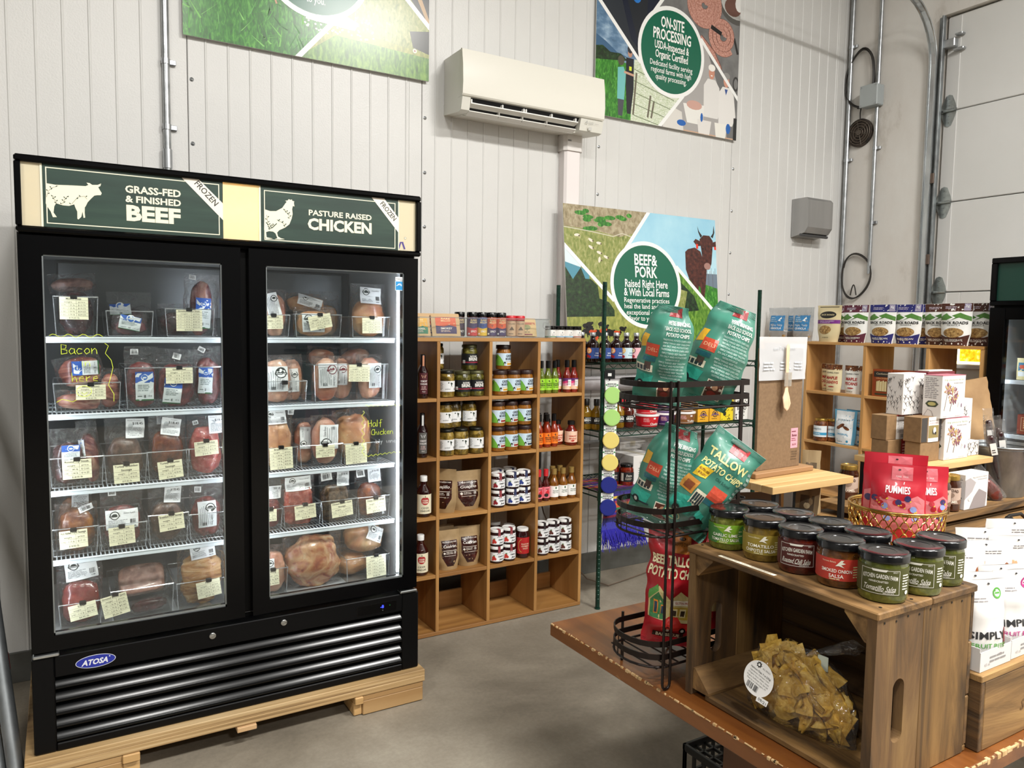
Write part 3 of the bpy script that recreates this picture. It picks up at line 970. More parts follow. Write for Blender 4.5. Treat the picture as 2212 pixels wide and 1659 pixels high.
def q1_bl(p):
 p.rect('b5301f', -.56, -.16, -.28, -.10, 2).poly('d8402c', [(-.54, -.11), (-.29, -.11), (-.31, -.15), (-.52, -.15)], 3)
 for x, y, s in ((-.53, -.13, .05), (-.45, -.09, .04), (-.33, -.12, .022), (-.27, -.13, .075), (-.20, -.19, .055), (-.40, -.08, .04), (-.12, -.22, .014)):
  p.ell('d9bfa6', x, y, s, s * .72, 3, 18, .3).ell('e9d6c0', x - s * .2, y + s * .2, s * .5, s * .35, 3, 12).line('c98f70', [(x, y - s * .6), (x + .01, y - s * 1.1)], .008, 3)
 rn = random.Random(9)
 for k in range(70):
  x = rn.uniform(-.6, .0); y = rn.uniform(-.47, -.2)
  a = rn.uniform(.2, 2.9); L = rn.uniform(.05, .16)
  c = ('2f7a22', '4fa035', '79c055', '1f5a18')[k % 4]
  p.poly(P(c, .35), [(x, y), (x + L * math.cos(a), y + L * math.sin(a) * .8), (x + .008, y + .004)], 2)
def q1_br(p):
 p.poly(HILL, [(.2, -.1), (.40, .05), (W, -.2), (W, -.34), (.2, -.3)], 1)
 p.ell('b9b49a', .02, -.20, .11, .045, 2, 20).poly('e4e0cf', [(-.02, -.24), (.14, -.23), (.22, -.26), (.2, -.30), (-.05, -.29)], 2)
 rn = random.Random(4)
 for k in range(60):
  p.ell('f3f1e6', rn.uniform(-.06, .30), rn.uniform(-.34, -.23), .006, .005, 3, 6)
 p.poly('2c2d26', [(.50, -.24), (W, -.22), (W, -.34), (.52, -.32)], 2)
 p.ell('e2dcc8', .53, -.335, .012, .012, 3, 10).ell('8a2f26', .53, -.335, .005, .005, 3, 8)
 p.poly(GRASS, [(.1, -.34), (W, -.36), (W, -H), (-.09, -H)], 1)
def q1_tr(p):
 p.poly('2b2a26', [(.3, .3), (W, .2), (W, -.2), (.4, .0)], 1).poly('b08d5f', [(.44, .14), (.50, .10), (W, -.16), (W, -.20)], 2)
poster('farm poster with chicks in tall grass at the top edge, above the freezer', (1.136, WY - .024, 3.371), 0,
 ((LUSH, q1_tl), (P('6d6a5c', .35), q1_tr), (LUSH, q1_bl), (PAST, q1_br)), None,
 (('PASTURED', .165, .060, .30, .022), ('POULTRY', .090, .060, .26, .022), ('from our fields', -.10, .034, .26, .004), ('straight', -.145, .034, .16, .004), ('to you.', -.19, .034, .095, .004)))
# ---------------------------------------------------------------- kits for packs, jars and bottles
def lerp_prof(prof, t):
 for (a, va), (b, vb) in zip(prof[:-1], prof[1:]):
  if t <= b:
   k = (t - a) / max(1e-9, b - a)
   k = max(0.0, min(1.0, k))
   k = k * k * (3 - 2 * k)
   return va + (vb - va) * k
 return prof[-1][1]
class Pouch:
 """soft bag: two faces that bulge apart; prof = half thickness along the height"""
 def __init__(s, w, h, prof, seed=0, wr=0.004, ex=2.6, wprof=None, freq=22.0):
  s.w, s.h, s.prof, s.seed, s.wr, s.ex, s.wp, s.fq = w, h, prof, seed, wr, ex, wprof, freq
 def pt(s, u, v, side):
  t = max(0.0, min(1.0, v / s.h))
  q = min(1.0, abs(2 * u / s.w))
  a = max(0.0, 1 - q ** s.ex) ** .8
  d = lerp_prof(s.prof, t) * a + .0006
  k = lerp_prof(s.wp, t) if s.wp else 1.0
  nz = 0.0
  if s.wr:
   p = Vector((u * s.fq, v * s.fq, s.seed * 7.3 + side * 3.1))
   nz = (noise.noise(p) + .5 * noise.noise(p * 2.3)) * s.wr * (.25 + .75 * a)
  edge = noise.noise(Vector((v * s.fq * 1.5, s.seed, u * 5))) * s.wr * .8
  return Vector((u * k + edge * q, -side * (d + nz), v))
 def front(s, u, v):
  e = .002
  p = s.pt(u, v, 1)
  n = (s.pt(u + e, v, 1) - s.pt(u - e, v, 1)).cross(s.pt(u, v + e, 1) - s.pt(u, v - e, 1))
  n = n.normalized() if n.length > 1e-12 else Vector((0, -1, 0))
  return p, n
 def mesh(s, mb, nu=12, nv=16, bottom=True):
  w, h = s.w, s.h
  mb.grid(lambda a, b: s.pt((a - .5) * w, b * h, 1), nu, nv)
  mb.grid(lambda a, b: s.pt((a - .5) * w, b * h, -1), nu, nv, True)
  if bottom:
   n = nu + 1
   lo = [s.pt((i / nu - .5) * w, 0, 1) for i in range(n)] + [s.pt((i / nu - .5) * w, 0, -1) for i in range(n)]
   mb.add(lo, [(i, n + i, n + i + 1, i + 1) for i in range(nu)])
  return mb
def lump(w, h, d, seed, amp=.12, nu=30, nv=22, ex=2.6, freq=1.7):
 """rounded block with an uneven skin, base at z = 0"""
 mb = MB()
 def f(a, b):
  th = 2 * math.pi * a
  ph = math.pi * (b - .5)
  def sg(x, e):
   return math.copysign(abs(x) ** e, x)
  e = 2.0 / ex
  x = sg(math.cos(ph), e) * sg(math.cos(th), e)
  y = sg(math.cos(ph), e) * sg(math.sin(th), e)
  z = sg(math.sin(ph), e)
  p = Vector((x, y, z))
  k = 1 + amp * (noise.noise(p * freq + Vector((seed * 3.7, 0, 0))) + .5 * noise.noise(p * freq * 2.6 + Vector((0, seed * 2.1, 0))) + .28 * noise.noise(p * freq * 6 + Vector((0, 0, seed))))
  return Vector((x * w / 2 * k, y * d / 2 * k, h / 2 + z * h / 2 * (1 + (k - 1) * .5)))
 return mb.grid(f, nu, nv)
FILM = clear('vacuum_film', 'fdfdfd', .04, .10, 1.0, 34, 'e8ecef', .30, .012)
FILM2 = clear('bag_film', 'fafafa', .04, .12, .8, 18, 'f2f2f2', .3, .03)
ACRYL = clear('clear_acrylic', 'fafcfc', .025, .05, 0, 1, 'ffffff', .20, .006)
RIMM = clear('acrylic_edge', 'eef2f4', .2, .15, 0, 1, 'f2f6fa', .5, .22)
PANE = clear('pane_glass', 'f6f8f7', .05, .015, 0, 1, 'ffffff', .12, 0)
GLASSJ = clear('jar_glass', 'f4f6f4', .07, .03, 0, 1, 'ffffff', .3, .02)
def logo_farm(p, m, cx, cy, r, l=2):
 p.ell(m, cx, cy, r, r, l, 20).ell('f2f3f1', cx, cy, r * .8, r * .8, l + 1, 20)
 p.ell(m, cx, cy + r * .1, r * .55, r * .32, l + 2, 14).rect(m, cx - r * 1.1, cy - r * .35, cx + r * 1.1, cy + r * .05, l + 3).rect('f2f3f1', cx - r * .9, cy - r * .2, cx + r * .9, cy - r * .1, l + 4)
def sticker(kind, w, h, seed=0):
 """printed label centred on 0,0"""
 p = Print()
 a, b = w / 2, h / 2
 if kind == 'W':
  p.rect('eef0f0', -a, -b, a, b, 0)
  logo_farm(p, '2b3330', -a * .45, b * .45, min(w, h) * .22)
  p.text('55595b', 'Pasture Raised', a * .45, b * .62, h * .07, w * .34, 2)
  p.greek('8d9294', -a * .85, -b * .75, a * .35, b * .0, 6, 2, seed)
  p.bars('3a3d3f', a * .48, -b * .55, a * .85, -b * .05, 9, 2, seed)
  p.greek('6d7274', a * .45, -b * .85, a * .85, -b * .65, 1, 2, seed)
 elif kind == 'V':       # label turned on its side
  p.rect('eceeee', -a, -b, a, b, 0)
  logo_farm(p, '2b3330', a * .35, b * .5, min(w, h) * .26)
  for k in range(6):
   x = -a * .8 + k * w * .1
   p.rect('9da1a3', x, -b * .8, x + w * .035, b * (.5 + .08 * (k % 3)), 2)
  p.bars('4a4d4f', -a * .6, -b * .85, -a * .1, -b * .6, 6, 2, seed)
  p.text('55595b', 'Chicken Breast', a * .5, -b * .45, w * .12, h * .42, 2, rot=rad(-90))
 elif kind == 'R':
  p.rect('e6e6e8', -a, -b, a, b, 0)
  logo_farm(p, '7d2f3a', a * .42, b * .48, min(w, h) * .25)
  for k in range(6):
   x = -a * .8 + k * w * .1
   p.rect('9da1a3', x, -b * .8, x + w * .035, b * (.5 + .08 * (k % 3)), 2)
  p.bars('4a4d4f', -a * .6, -b * .85, -a * .1, -b * .6, 6, 2, seed)
  p.text('55595b', 'Chicken Breast', a * .6, -b * .45, w * .12, h * .42, 2, rot=rad(-90))
 elif kind == 'B':       # blue head, white foot
  p.rect('e9eeee', -a, -b, a, b, 0).rect('1f5ab4', -a, b * .25, a, b, 1).rect('2f6a3a', -a, -b, a, -b * .9, 1)
  p.ell('f1f3f3', 0, b * .62, w * .20, w * .20, 2, 18).ell('2f6bc0', 0, b * .62, w * .16, w * .16, 3, 18).ell('dfe9ef', 0, b * .6, w * .11, w * .05, 4, 12)
  p.greek('8f9a9a', -a * .75, -b * .35, a * .75, b * .15, 4, 2, seed).rect('7f8a88', -a * .8, -b * .72, -a * .3, -b * .66, 2).bars('333333', -a * .1, -b * .8, a * .15, -b * .6, 5, 2, seed).text('444444', '1.05 lb', a * .55, -b * .68, h * .045, w * .26, 2)
 elif kind == 'T':       # thermal weight label
  p.rect('e9ebec', -a, -b, a, b, 0)
  p.text('6e7274', 'Keep Frozen', -a * .1, b * .82, h * .06, w * .7, 2)
  p.text('2e3133', '$18.45', a * .25, b * .5, h * .13, w * .55, 2, .01)
  p.ell('b9bdbf', -a * .5, b * .25, w * .13, w * .13, 2, 14)
  p.greek('9ea3a5', -a * .8, -b * .8, a * .8, b * .1, 6, 2, seed)
 elif kind == 'S':
  p.rect('f0f1f1', -a, -b, a, b, 0).bars('2d3032', -a * .7, -b * .6, a * .7, b * .5, 8, 2, seed).greek('777777', -a * .7, b * .55, a * .7, b * .85, 1, 2, seed)
 return p
def pack(label, x, y, z, w, h, d, mh, meat, st=(), tilt=(0, 0, 0), seed=1, group=None, amp=.14, mw=.86, cat='meat pack', name='meat_pack', ex=2.6):
 for zt in (.740, .982, 1.246, 1.510):
  if z < zt - .05 and tilt[0] == 0:
   h = min(h, zt - .004 - z)
   mh = min(mh, h * .92)
   break
 t = thing(name, label, cat, (x, y, z), tuple(rad(a) for a in tilt), group)
 lump(w * mw, mh, d * .82, seed, amp, ex=ex).build('meat', meat, t, 179, loc=(0, 0, .003))
 f = min(.96, mh / h)
 po = Pouch(w, h, [(0, .004), (.08, d * .36), (f * .45, d * .5), (f * .85, d * .42), (min(.99, f + .1), d * .10 + .002), (1.0, .0015)], seed, .005, 3.2)
 fo = po.mesh(MB(), 14, 18, False).build('film', FILM, t, 179)
 for k, (kind, u, v, lw, lh, rot) in enumerate(st):
  p = sticker(kind, lw, lh, seed + k)
  p.xf(1, 1, u, min(v, h - lh * .5 - .002), rad(rot))
  def fn(a, b, po=po):
   q, n = po.front(a, b)
   return q + Vector((0, -.002, 0)), Vector((0, -1, 0))
  p.build('sticker', fo, fn, .0003, .03)
 return t
def card(title, rows, foot, w=.085, h=.066):
 p = Print()
 a, b = w / 2, h / 2
 p.rect('ece8c6', -a, -b, a, b, 0)
 lines = title.split('|')
 n = len(lines) + 1 + len(rows) + (1 if foot else 0)
 st = h / n
 y = b - st / 2
 k = '4b4a40'
 for s_ in lines:
  p.text('2f2e28', s_, 0, y, st * .5, min(w * .9, st * .5 * .72 * len(s_)), 2, .01)
  y -= st
 p.rect(k, -a, y + st * .5, a, y + st * .5 + .0006, 1)
 p.text(k, 'weight', -a * .4, y, st * .42, w * .28, 2).text(k, 'price', a * .55, y, st * .42, w * .24, 2)
 top = y + st * .5
 for (q, r) in rows:
  y -= st
  p.rect(k, -a, y + st * .5, a, y + st * .5 + .0006, 1)
  p.text(k, q, -a * .4, y, st * .42, w * .46, 2).text(k, r, a * .55, y, st * .42, w * .27, 2)
 p.rect(k, a * .16, y - st * .5, a * .16 + .0006, top, 1)
 if foot:
  y -= st
  p.rect(k, -a, y + st * .5, a, y + st * .5 + .0006, 1)
  p.text(k, foot, 0, y, st * .45, w * .36, 2)
 return p
def acrylic_bin(label, x0, x1, y0, y1, z0, z1, cd=None):
 t = thing('storage_bin', label, 'bin', ((x0 + x1) / 2, y0, z0), 0, 'clear price-carded bins in the freezer')
 w, dp, h = (x1 - x0) / 2, y1 - y0, z1 - z0
 k, f = .006, .0025
 mb = MB()
 b = [(-w + k, k, f), (w - k, k, f), (w - k, dp - k, f), (-w + k, dp - k, f)]
 tp = [(-w, 0, h), (w, 0, h), (w, dp, h), (-w, dp, h)]
 mb.add(b + tp, [(0, 1, 5, 4), (1, 2, 6, 5), (2, 3, 7, 6), (3, 0, 4, 7), (0, 3, 2, 1)])
 tro = mb.build('tray', ACRYL, t)
 r = MB().tube([tp[0], tp[1], tp[2], tp[3]], .0022, 4, True)
 for i in range(4):
  r.tube([b[i], tp[i]], .0014, 4)
 r.tube([b[0], b[1]], .0016, 4)
 r.build('rim', RIMM, tro)
 if cd:
  cx, cz, cw, ch, rot, title, rows, foot = cd
  p = card(title, rows, foot, cw, ch).xf(1, 1, cx - (x0 + x1) / 2, cz - z0, rad(rot))
  pco = p.build('price_card', t, on_plane((0, -.005, 0)), .0003)
  MB().box(cx - (x0 + x1) / 2 - .0105, -.009, cz - z0 + ch / 2 - .006, cx - (x0 + x1) / 2 + .0105, .004, cz - z0 + ch / 2 + .008, .002).build('clip', P('0d0d0e', .35), pco)
 return t
# jars and bottles: profile = [(r, z)], label band between z0 and z1
def vessel(name, label, cat, loc, prof, body, cap_prof, cap_mat, lab=None, lz=0.0, lr=None, rot=0.0, group=None, n=28, extra=None, capname='lid'):
 t = thing(name, label, cat, loc, rot, group)
 MB().lathe(prof, n).build('glass', body, t, 45)
 if cap_prof:
  MB().lathe(cap_prof, n).build(capname, cap_mat, t, 40)
 if lab is not None:
  o = lab.build('label', t, on_cyl((lr or max(r for r, z in prof)) + .0004, lz), .00035, .008)
 return t
def jar_prof(r, h, neck=.86, sh=.12):
 return [(r * .80, 0), (r * .96, .003), (r, .010), (r, h * (1 - sh * 1.6)), (r * .985, h * (1 - sh)), (r * neck, h * (1 - sh * .3)), (r * neck, h)]
def lid_prof(r, z, h, lip=.0015):
 return [(r * .97, z), (r, z + .001), (r, z + h - .003), (r * .97, z + h - .001), (r * .90, z + h), (r * .86, z + h - lip), (r * .45, z + h - lip), (r * .43, z + h - lip - .0006), (0, z + h - lip - .0006)]
BLK_LID = P('08080a', .22, coat=.4)
WHT_LID = P('e6e5e2', .3, coat=.2)
GOLD_LID = P('b08d45', .3, .8)
# ---------------------------------------------------------------- two door glass freezer on its pallet
FX0, FX1, FY, FB = -.107, 1.275, 2.88, 3.68
fz = thing('glass_door_freezer', 'black two door glass freezer with lit header reading beef and chicken', 'freezer', ((FX0 + FX1) / 2, FY, .139))
GLB = P('040405', .18, spec=.18)
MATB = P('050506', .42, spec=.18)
INN = P('b9bcbf', .45)
def fb(name, mb, mat, sm=None, parent=None):
 o = mb.build(name, mat, fz if parent is None else parent, sm, world=True)
 return o
c = MB()
c.box(FX0, 2.935, .139, FX0 + .045, FB, 2.10, .004).box(FX1 - .045, 2.935, .139, FX1, FB, 2.10, .004)
c.box(FX0 + .045, FB - .05, .139, FX1 - .045, FB, 2.10).box(FX0 + .045, 2.935, 1.84, FX1 - .045, FB - .05, 2.10).box(FX0 + .045, 2.935, .139, FX1 - .045, FB - .05, .48)
fb('cabinet', c, MATB)
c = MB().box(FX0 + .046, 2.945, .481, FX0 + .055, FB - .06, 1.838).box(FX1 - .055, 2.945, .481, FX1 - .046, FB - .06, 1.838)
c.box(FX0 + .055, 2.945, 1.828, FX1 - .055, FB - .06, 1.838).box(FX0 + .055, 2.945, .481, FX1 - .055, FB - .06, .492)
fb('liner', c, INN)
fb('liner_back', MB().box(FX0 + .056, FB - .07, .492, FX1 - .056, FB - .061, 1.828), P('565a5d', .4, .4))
# evaporator cover at the top back with two slots
fb('evaporator_cover', MB().box(.0, FB - .13, 1.60, 1.17, FB - .072, 1.82, .006), NZ([(.3, '6d7174'), (.7, '8c9093')], 4, (.1, 1, 1), .3, metal=.8))
# header: frame, lit panel, two signs
hd = MB()
hd.box(FX0, 2.868, 2.083, FX1, 2.94, 2.105, .006).box(FX0, 2.868, 1.864, FX1, 2.94, 1.884, .006)
hd.box(FX0, 2.868, 1.884, FX0 + .018, 2.94, 2.083, .003).box(FX1 - .020, 2.868, 1.884, FX1, 2.94, 2.083, .003)
fb('header_frame', hd, GLB, 40)
m, nt, b = newmat('lit_panel')
b.inputs['Base Color'].default_value = lin('f4ecd2')
b.inputs['Roughness'].default_value = .4
b.inputs['Transmission Weight'].default_value = 0
tl = nt.nodes.new('ShaderNodeBsdfTranslucent')
tl.inputs[0].default_value = lin('fff0c0')
ms = nt.nodes.new('ShaderNodeMixShader')
ms.inputs[0].default_value = .4
nt.links.new(b.outputs[0], ms.inputs[1])
nt.links.new(tl.outputs[0], ms.inputs[2])
nt.links.new(ms.outputs[0], nt.nodes['Material Output'].inputs[0])
fb('light_panel', MB().box(FX0 + .018, 2.884, 1.884, FX1 - .02, 2.887, 2.083), m)
fb('lamp_tray', MB().box(FX0 + .018, 2.93, 1.884, FX1 - .02, 2.934, 2.083), P('e8e4d8', .6))
fb('lamp_tube', MB().tube([(.20, 2.918, 1.985), (.98, 2.918, 1.985)], .006, 8), P('ffd873', .4, emit=45.0))
DG = NZ([(.3, '1a3128'), (.55, '213a30'), (.75, '2c4537')], 14, (.25, 1, 2.5), .42, 4, rnd=False)
CRM = 'f1e9cf'
def qmap(pts, TL, TR, BR, BL, w, h):
 """trace points from a slanted view of a sign into its own w x h frame"""
 out = []
 for (x, y) in pts:
  u, v = .5, .5
  for _ in range(12):
   X = (TL[0] * (1 - u) + TR[0] * u) * (1 - v) + (BL[0] * (1 - u) + BR[0] * u) * v
   Y = (TL[1] * (1 - u) + TR[1] * u) * (1 - v) + (BL[1] * (1 - u) + BR[1] * u) * v
   u += (x - X) / (TR[0] - TL[0])
   v += (y - Y) / (BL[1] - TL[1])
  out.append(((u - .5) * w, (.5 - v) * h))
 return out
def leafspray(p, m, pts, n, s, l):
 for i in range(len(pts) - 1):
  p.line(m, [pts[i], pts[i + 1]], s * .35, l)
 rn = random.Random(int(pts[0][0] * 9999))
 for i in range(n):
  k = i / n * (len(pts) - 1)
  a, b_ = pts[int(k)], pts[min(len(pts) - 1, int(k) + 1)]
  f = k - int(k)
  x, y = a[0] + (b_[0] - a[0]) * f, a[1] + (b_[1] - a[1]) * f
  sg = 1 if i % 2 else -1
  p.ell(m, x + sg * s * 1.5, y + s * .9, s * 1.2, s * .6, l, 8, sg * .8)
# beef
w, h = .552, .208
q = lambda P_: qmap(P_, (275, 110), (2050, 300), (2040, 880), (310, 755), w, h)
p = Print()
p.rect(DG, -w / 2, -h / 2, w / 2, h / 2, 0).rect(CRM, -w / 2, -h / 2, -w / 2 + .006, h / 2, 1).rect(CRM, -w / 2, h / 2 - .004, w / 2, h / 2, 1)
p.frame(CRM, -w / 2 + .015, -h / 2 + .014, w / 2 - .012, h / 2 - .016, .003, 1)
cow = [(340, 325), (420, 340), (560, 345), (690, 352), (715, 340), (697, 318), (725, 322), (750, 340), (800, 340), (832, 326), (825, 352), (805, 362), (820, 390), (838, 420), (830, 440), (795, 440), (770, 445), (745, 470), (710, 510), (695, 545), (685, 560), (685, 610), (690, 660), (675, 662), (665, 600), (655, 652), (630, 678), (620, 670), (618, 600), (600, 560), (590, 530), (545, 545), (490, 540), (430, 520), (415, 550), (410, 610), (440, 655), (405, 655), (385, 600), (350, 545), (340, 520)]
p.poly(CRM, q(cow), 2)
for sp, n in (([(345, 460), (360, 400), (390, 370), (445, 350)], 6), ([(435, 520), (410, 470), (400, 445)], 5), ([(485, 530), (505, 480), (530, 450)], 6), ([(565, 530), (620, 460), (680, 450), (705, 480)], 4)):
 leafspray(p, '2a4236', q(sp), n, .0026, 3)
p.text(CRM, 'GRASS-FED', .052, .042, .023, .172, 3, .03).text(CRM, '& FINISHED', .052, .010, .021, .172, 3, .03).text(CRM, 'BEEF', .052, -.036, .048, .168, 3, .045)
rb = Print().poly('efe7d8', [(.135, h / 2), (.19, h / 2), (w / 2, .022), (w / 2, -.037)], 4)
a = math.atan2(-.08, .075)
rb.text('33332f', 'FROZEN', .222, .052, .020, .098, 5, .015, rot=a)
p.put(rb)
o = p.build('beef_sign', fz, on_plane((.2385, 2.8825, 1.986)), .0002)
o.matrix_parent_inverse = Matrix.Translation(-Vector(fz.location))
o['label'] = 'dark green printed sign with cream cow and BEEF lettering'
# chicken
w, h = .535, .200
q = lambda P_: qmap(P_, (395, 130), (1870, 285), (1910, 825), (425, 725), w, h)
p = Print()
p.rect(DG, -w / 2, -h / 2, w / 2, h / 2, 0).rect(CRM, -w / 2 - .006, -h / 2, -w / 2, h / 2, 1).rect(CRM, w / 2, -h / 2, w / 2 + .004, h / 2, 1)
p.frame(CRM, -w / 2 + .012, -h / 2 + .006, w / 2 - .012, h / 2 - .014, .003, 1)
hen = [(443, 380), (500, 400), (560, 400), (620, 365), (650, 315), (662, 300), (645, 290), (672, 285), (680, 272), (700, 280), (712, 275), (718, 290), (738, 295), (735, 312), (742, 350), (725, 345), (720, 380), (728, 430), (720, 480), (700, 540), (660, 575), (600, 605), (580, 630), (590, 670), (620, 690), (660, 700), (610, 705), (560, 700), (585, 690), (565, 640), (540, 620), (500, 615), (470, 625), (478, 680), (540, 695), (470, 700), (460, 640), (450, 600)]
p.poly(CRM, q(hen), 2)
for sp, n in (([(660, 565), (640, 530), (600, 510), (570, 490)], 6), ([(510, 600), (500, 560), (480, 530), (470, 440)], 10), ([(515, 590), (540, 560), (560, 540)], 8), ([(700, 480), (690, 430), (660, 410), (645, 380)], 7)):
 leafspray(p, '2a4236', q(sp), n, .0030, 3)
p.text(CRM, 'PASTURE RAISED', .032, .020, .020, .248, 3, .025).text(CRM, 'CHICKEN', .030, -.022, .040, .252, 3, .04)
rb = Print().poly('efe7d8', [(.155, h / 2), (.208, h / 2), (w / 2, .03), (w / 2, -.028)], 4)
a = math.atan2(-.075, .07)
rb.text('33332f', 'FROZEN', .226, .052, .019, .085, 5, .015, rot=a)
p.put(rb)
o = p.build('chicken_sign', fz, on_plane((.9125, 2.8825, 1.984)), .0002)
o.matrix_parent_inverse = Matrix.Translation(-Vector(fz.location))
o['label'] = 'dark green printed sign with cream hen and CHICKEN lettering'
p = Print().line('4b3a86', [(-.012, -.014), (-.004, .012), (.008, .012)], .006, 1).line('4b3a86', [(.004, .012), (.014, -.014)], .007, 1).ell('6a6a6a', .016, .03, .005, .005, 1, 12).ell(CRM, .016, .03, .0038, .0038, 2, 12).text('6a6a6a', 'R', .016, .03, .003, None, 3)
o = p.build('panel_print', fz, on_plane((1.195, 2.8835, 1.905)), .0002)
o.matrix_parent_inverse = Matrix.Translation(-Vector(fz.location))
# doors
for k, (a, b_, ga, gb) in enumerate(((-.102, .571, -.040, .507), (.600, 1.266, .661, 1.207))):
 d = MB()
 z0, z1, g0, g1 = .488, 1.856, .540, 1.796
 y0, y1 = FY, 2.928
 d.prism([(a, z0), (ga, g0), (ga, g1), (a, z1)], y0, y1).prism([(b_, z0), (gb, g0), (gb, g1), (b_, z1)], y0, y1)
 d.prism([(a, z1), (ga, g1), (gb, g1), (b_, z1)], y0, y1).prism([(a, z0), (ga, g0), (gb, g0), (b_, z0)], y0, y1)
 d = fb('door', d, GLB)
 d['label'] = 'left glass door' if k == 0 else 'right glass door'
 fb('glass_pane', MB().box(ga, 2.892, g0, gb, 2.896, g1), PANE, None, d)
 e = MB()
 for q in ((ga, g0, gb, g0 + .007), (ga, g1 - .004, gb, g1), (ga, g0, ga + .004, g1), (gb - .004, g0, gb, g1)):
  e.box(q[0], 2.886, q[1], q[2], 2.891, q[3])
 fb('glass_trim', e, P('9aa0a2', .3, .7), None, d)
 hx = a if k == 0 else b_ - .075
 fb('hinge', MB().box(hx, 2.872, .470, hx + .075, 2.93, .481, .003), P('c9cccd', .22, .95), None, d)
fb('mullion', MB().box(.560, 2.925, .49, .612, 2.965, 1.855, .004), MATB)
# vertical led strips, just behind the door frames
for x, dx in ((-.046, 0), (.552, 0), (.6225, 0), (1.209, 0)):
 s_ = MB()
 fb('led_strip', MB().box(x - .004, 2.951, .54, x + .004, 2.957, 1.78), P('f1f5ff', .4, emit=30.0))
# shelves
SHW = P('dfe8ee', .35)
SHZ = (1.530, 1.266, 1.002, .760)
for zt in SHZ:
 for a, b_ in ((-.046, .560), (.612, 1.214)):
  s_ = MB()
  s_.box(a, 3.0, zt - .020, b_, 3.008, zt - .004, .002).tube([(a, 3.0, zt - .003), (b_, 3.0, zt - .003)], .004, 6)
  for yy in (3.16, 3.32, 3.46):
   s_.tube([(a, yy, zt - .007), (b_, yy, zt - .007)], .0035, 5)
  x = a + .006
  while x < b_:
   s_.tube([(x, 3.0, zt - .003), (x, 3.47, zt - .003)], .0022, 4, cap=False)
   x += .0135
  fb('wire_shelf', s_, SHW)
# lower front: fascia, louvres, badge, locks, display
lf = MB().box(FX0, FY, .139, -.042, 2.935, .468, .004).box(1.202, FY, .139, FX1, 2.935, .468, .004).box(-.042, FY, .395, 1.202, 2.935, .468, .003).box(-.042, FY, .139, 1.202, 2.935, .166, .003).box(-.042, 2.925, .166, 1.202, 2.935, .395)
fb('base_fascia', lf, MATB)
LV = P('060708', .2, spec=.3)
for k in range(5):
 z = .168 + .0456 * k
 pf = [(2.920, z + .0452), (2.908, z + .0385), (2.895, z + .027), (2.8855, z + .0145), (2.8815, z + .0075), (2.884, z + .003), (2.920, z + .003)]
 fb('louvre', MB().prism(pf, -.041, 1.201, 'yz'), LV, 60)
p = Print().ell('c9ccd4', 0, 0, .0605, .0225, 0, 40).ell('1d2a8f', 0, 0, .0585, .0205, 1, 40)
p.text('d9dbe2', 'ATOSA', -.001, -.001, .018, .080, 2, .035, skew=.25).ell('d9dbe2', .042, .009, .0022, .0022, 2, 10)
o = p.build('badge', fz, on_plane((.079, FY - .0005, .428)), .0003)
o.matrix_parent_inverse = Matrix.Translation(-Vector(fz.location))
for x in (.455, .713):
 fb('lock', MB().lathe([(.0115, 0), (.0115, .006), (.009, .0075), (0, .0075)], 18, M=Matrix.Translation((x, FY, .441)) @ Matrix.Rotation(rad(90), 4, 'X')), P('b9bab8', .25, .95), 40)
fb('display', MB().box(1.005, FY - .002, .408, 1.175, FY + .002, .448, .001), P('050506', .1))
p = Print().text(P('2a35ff', .4, emit=5), '-8', .022, .003, .012, .014, 1, .02).text('9a9a9a', '°F', .024, -.013, .004, None, 1).ell(P('0a3a1a', .4, emit=.6), .055, .004, .003, .003, 1, 8)
o = p.build('readout', fz, on_plane((1.09, FY - .0025, .428)), .0003)
o.matrix_parent_inverse = Matrix.Translation(-Vector(fz.location))
# energy stickers on the right door
p = Print().rect('eef1f2', -.016, .010, .016, .024, 0).text('333333', 'Freezer', 0, .017, .006, .026, 1).rect('e8f4fa', -.0165, -.030, .0165, .008, 0).rect('1b8fd0', -.0145, -.028, .0145, .006, 1)
p.ell('e8f4fa', .002, -.008, .009, .006, 2, 14).ell('1b8fd0', .002, -.010, .008, .005, 3, 14).line('e8f4fa', [(-.012, -.012), (0, -.006), (.011, -.012)], .0018, 4)
o = p.build('sticker', fz, on_plane((1.1885, 2.8915, 1.755)), .0003)
o.matrix_parent_inverse = Matrix.Translation(-Vector(fz.location))
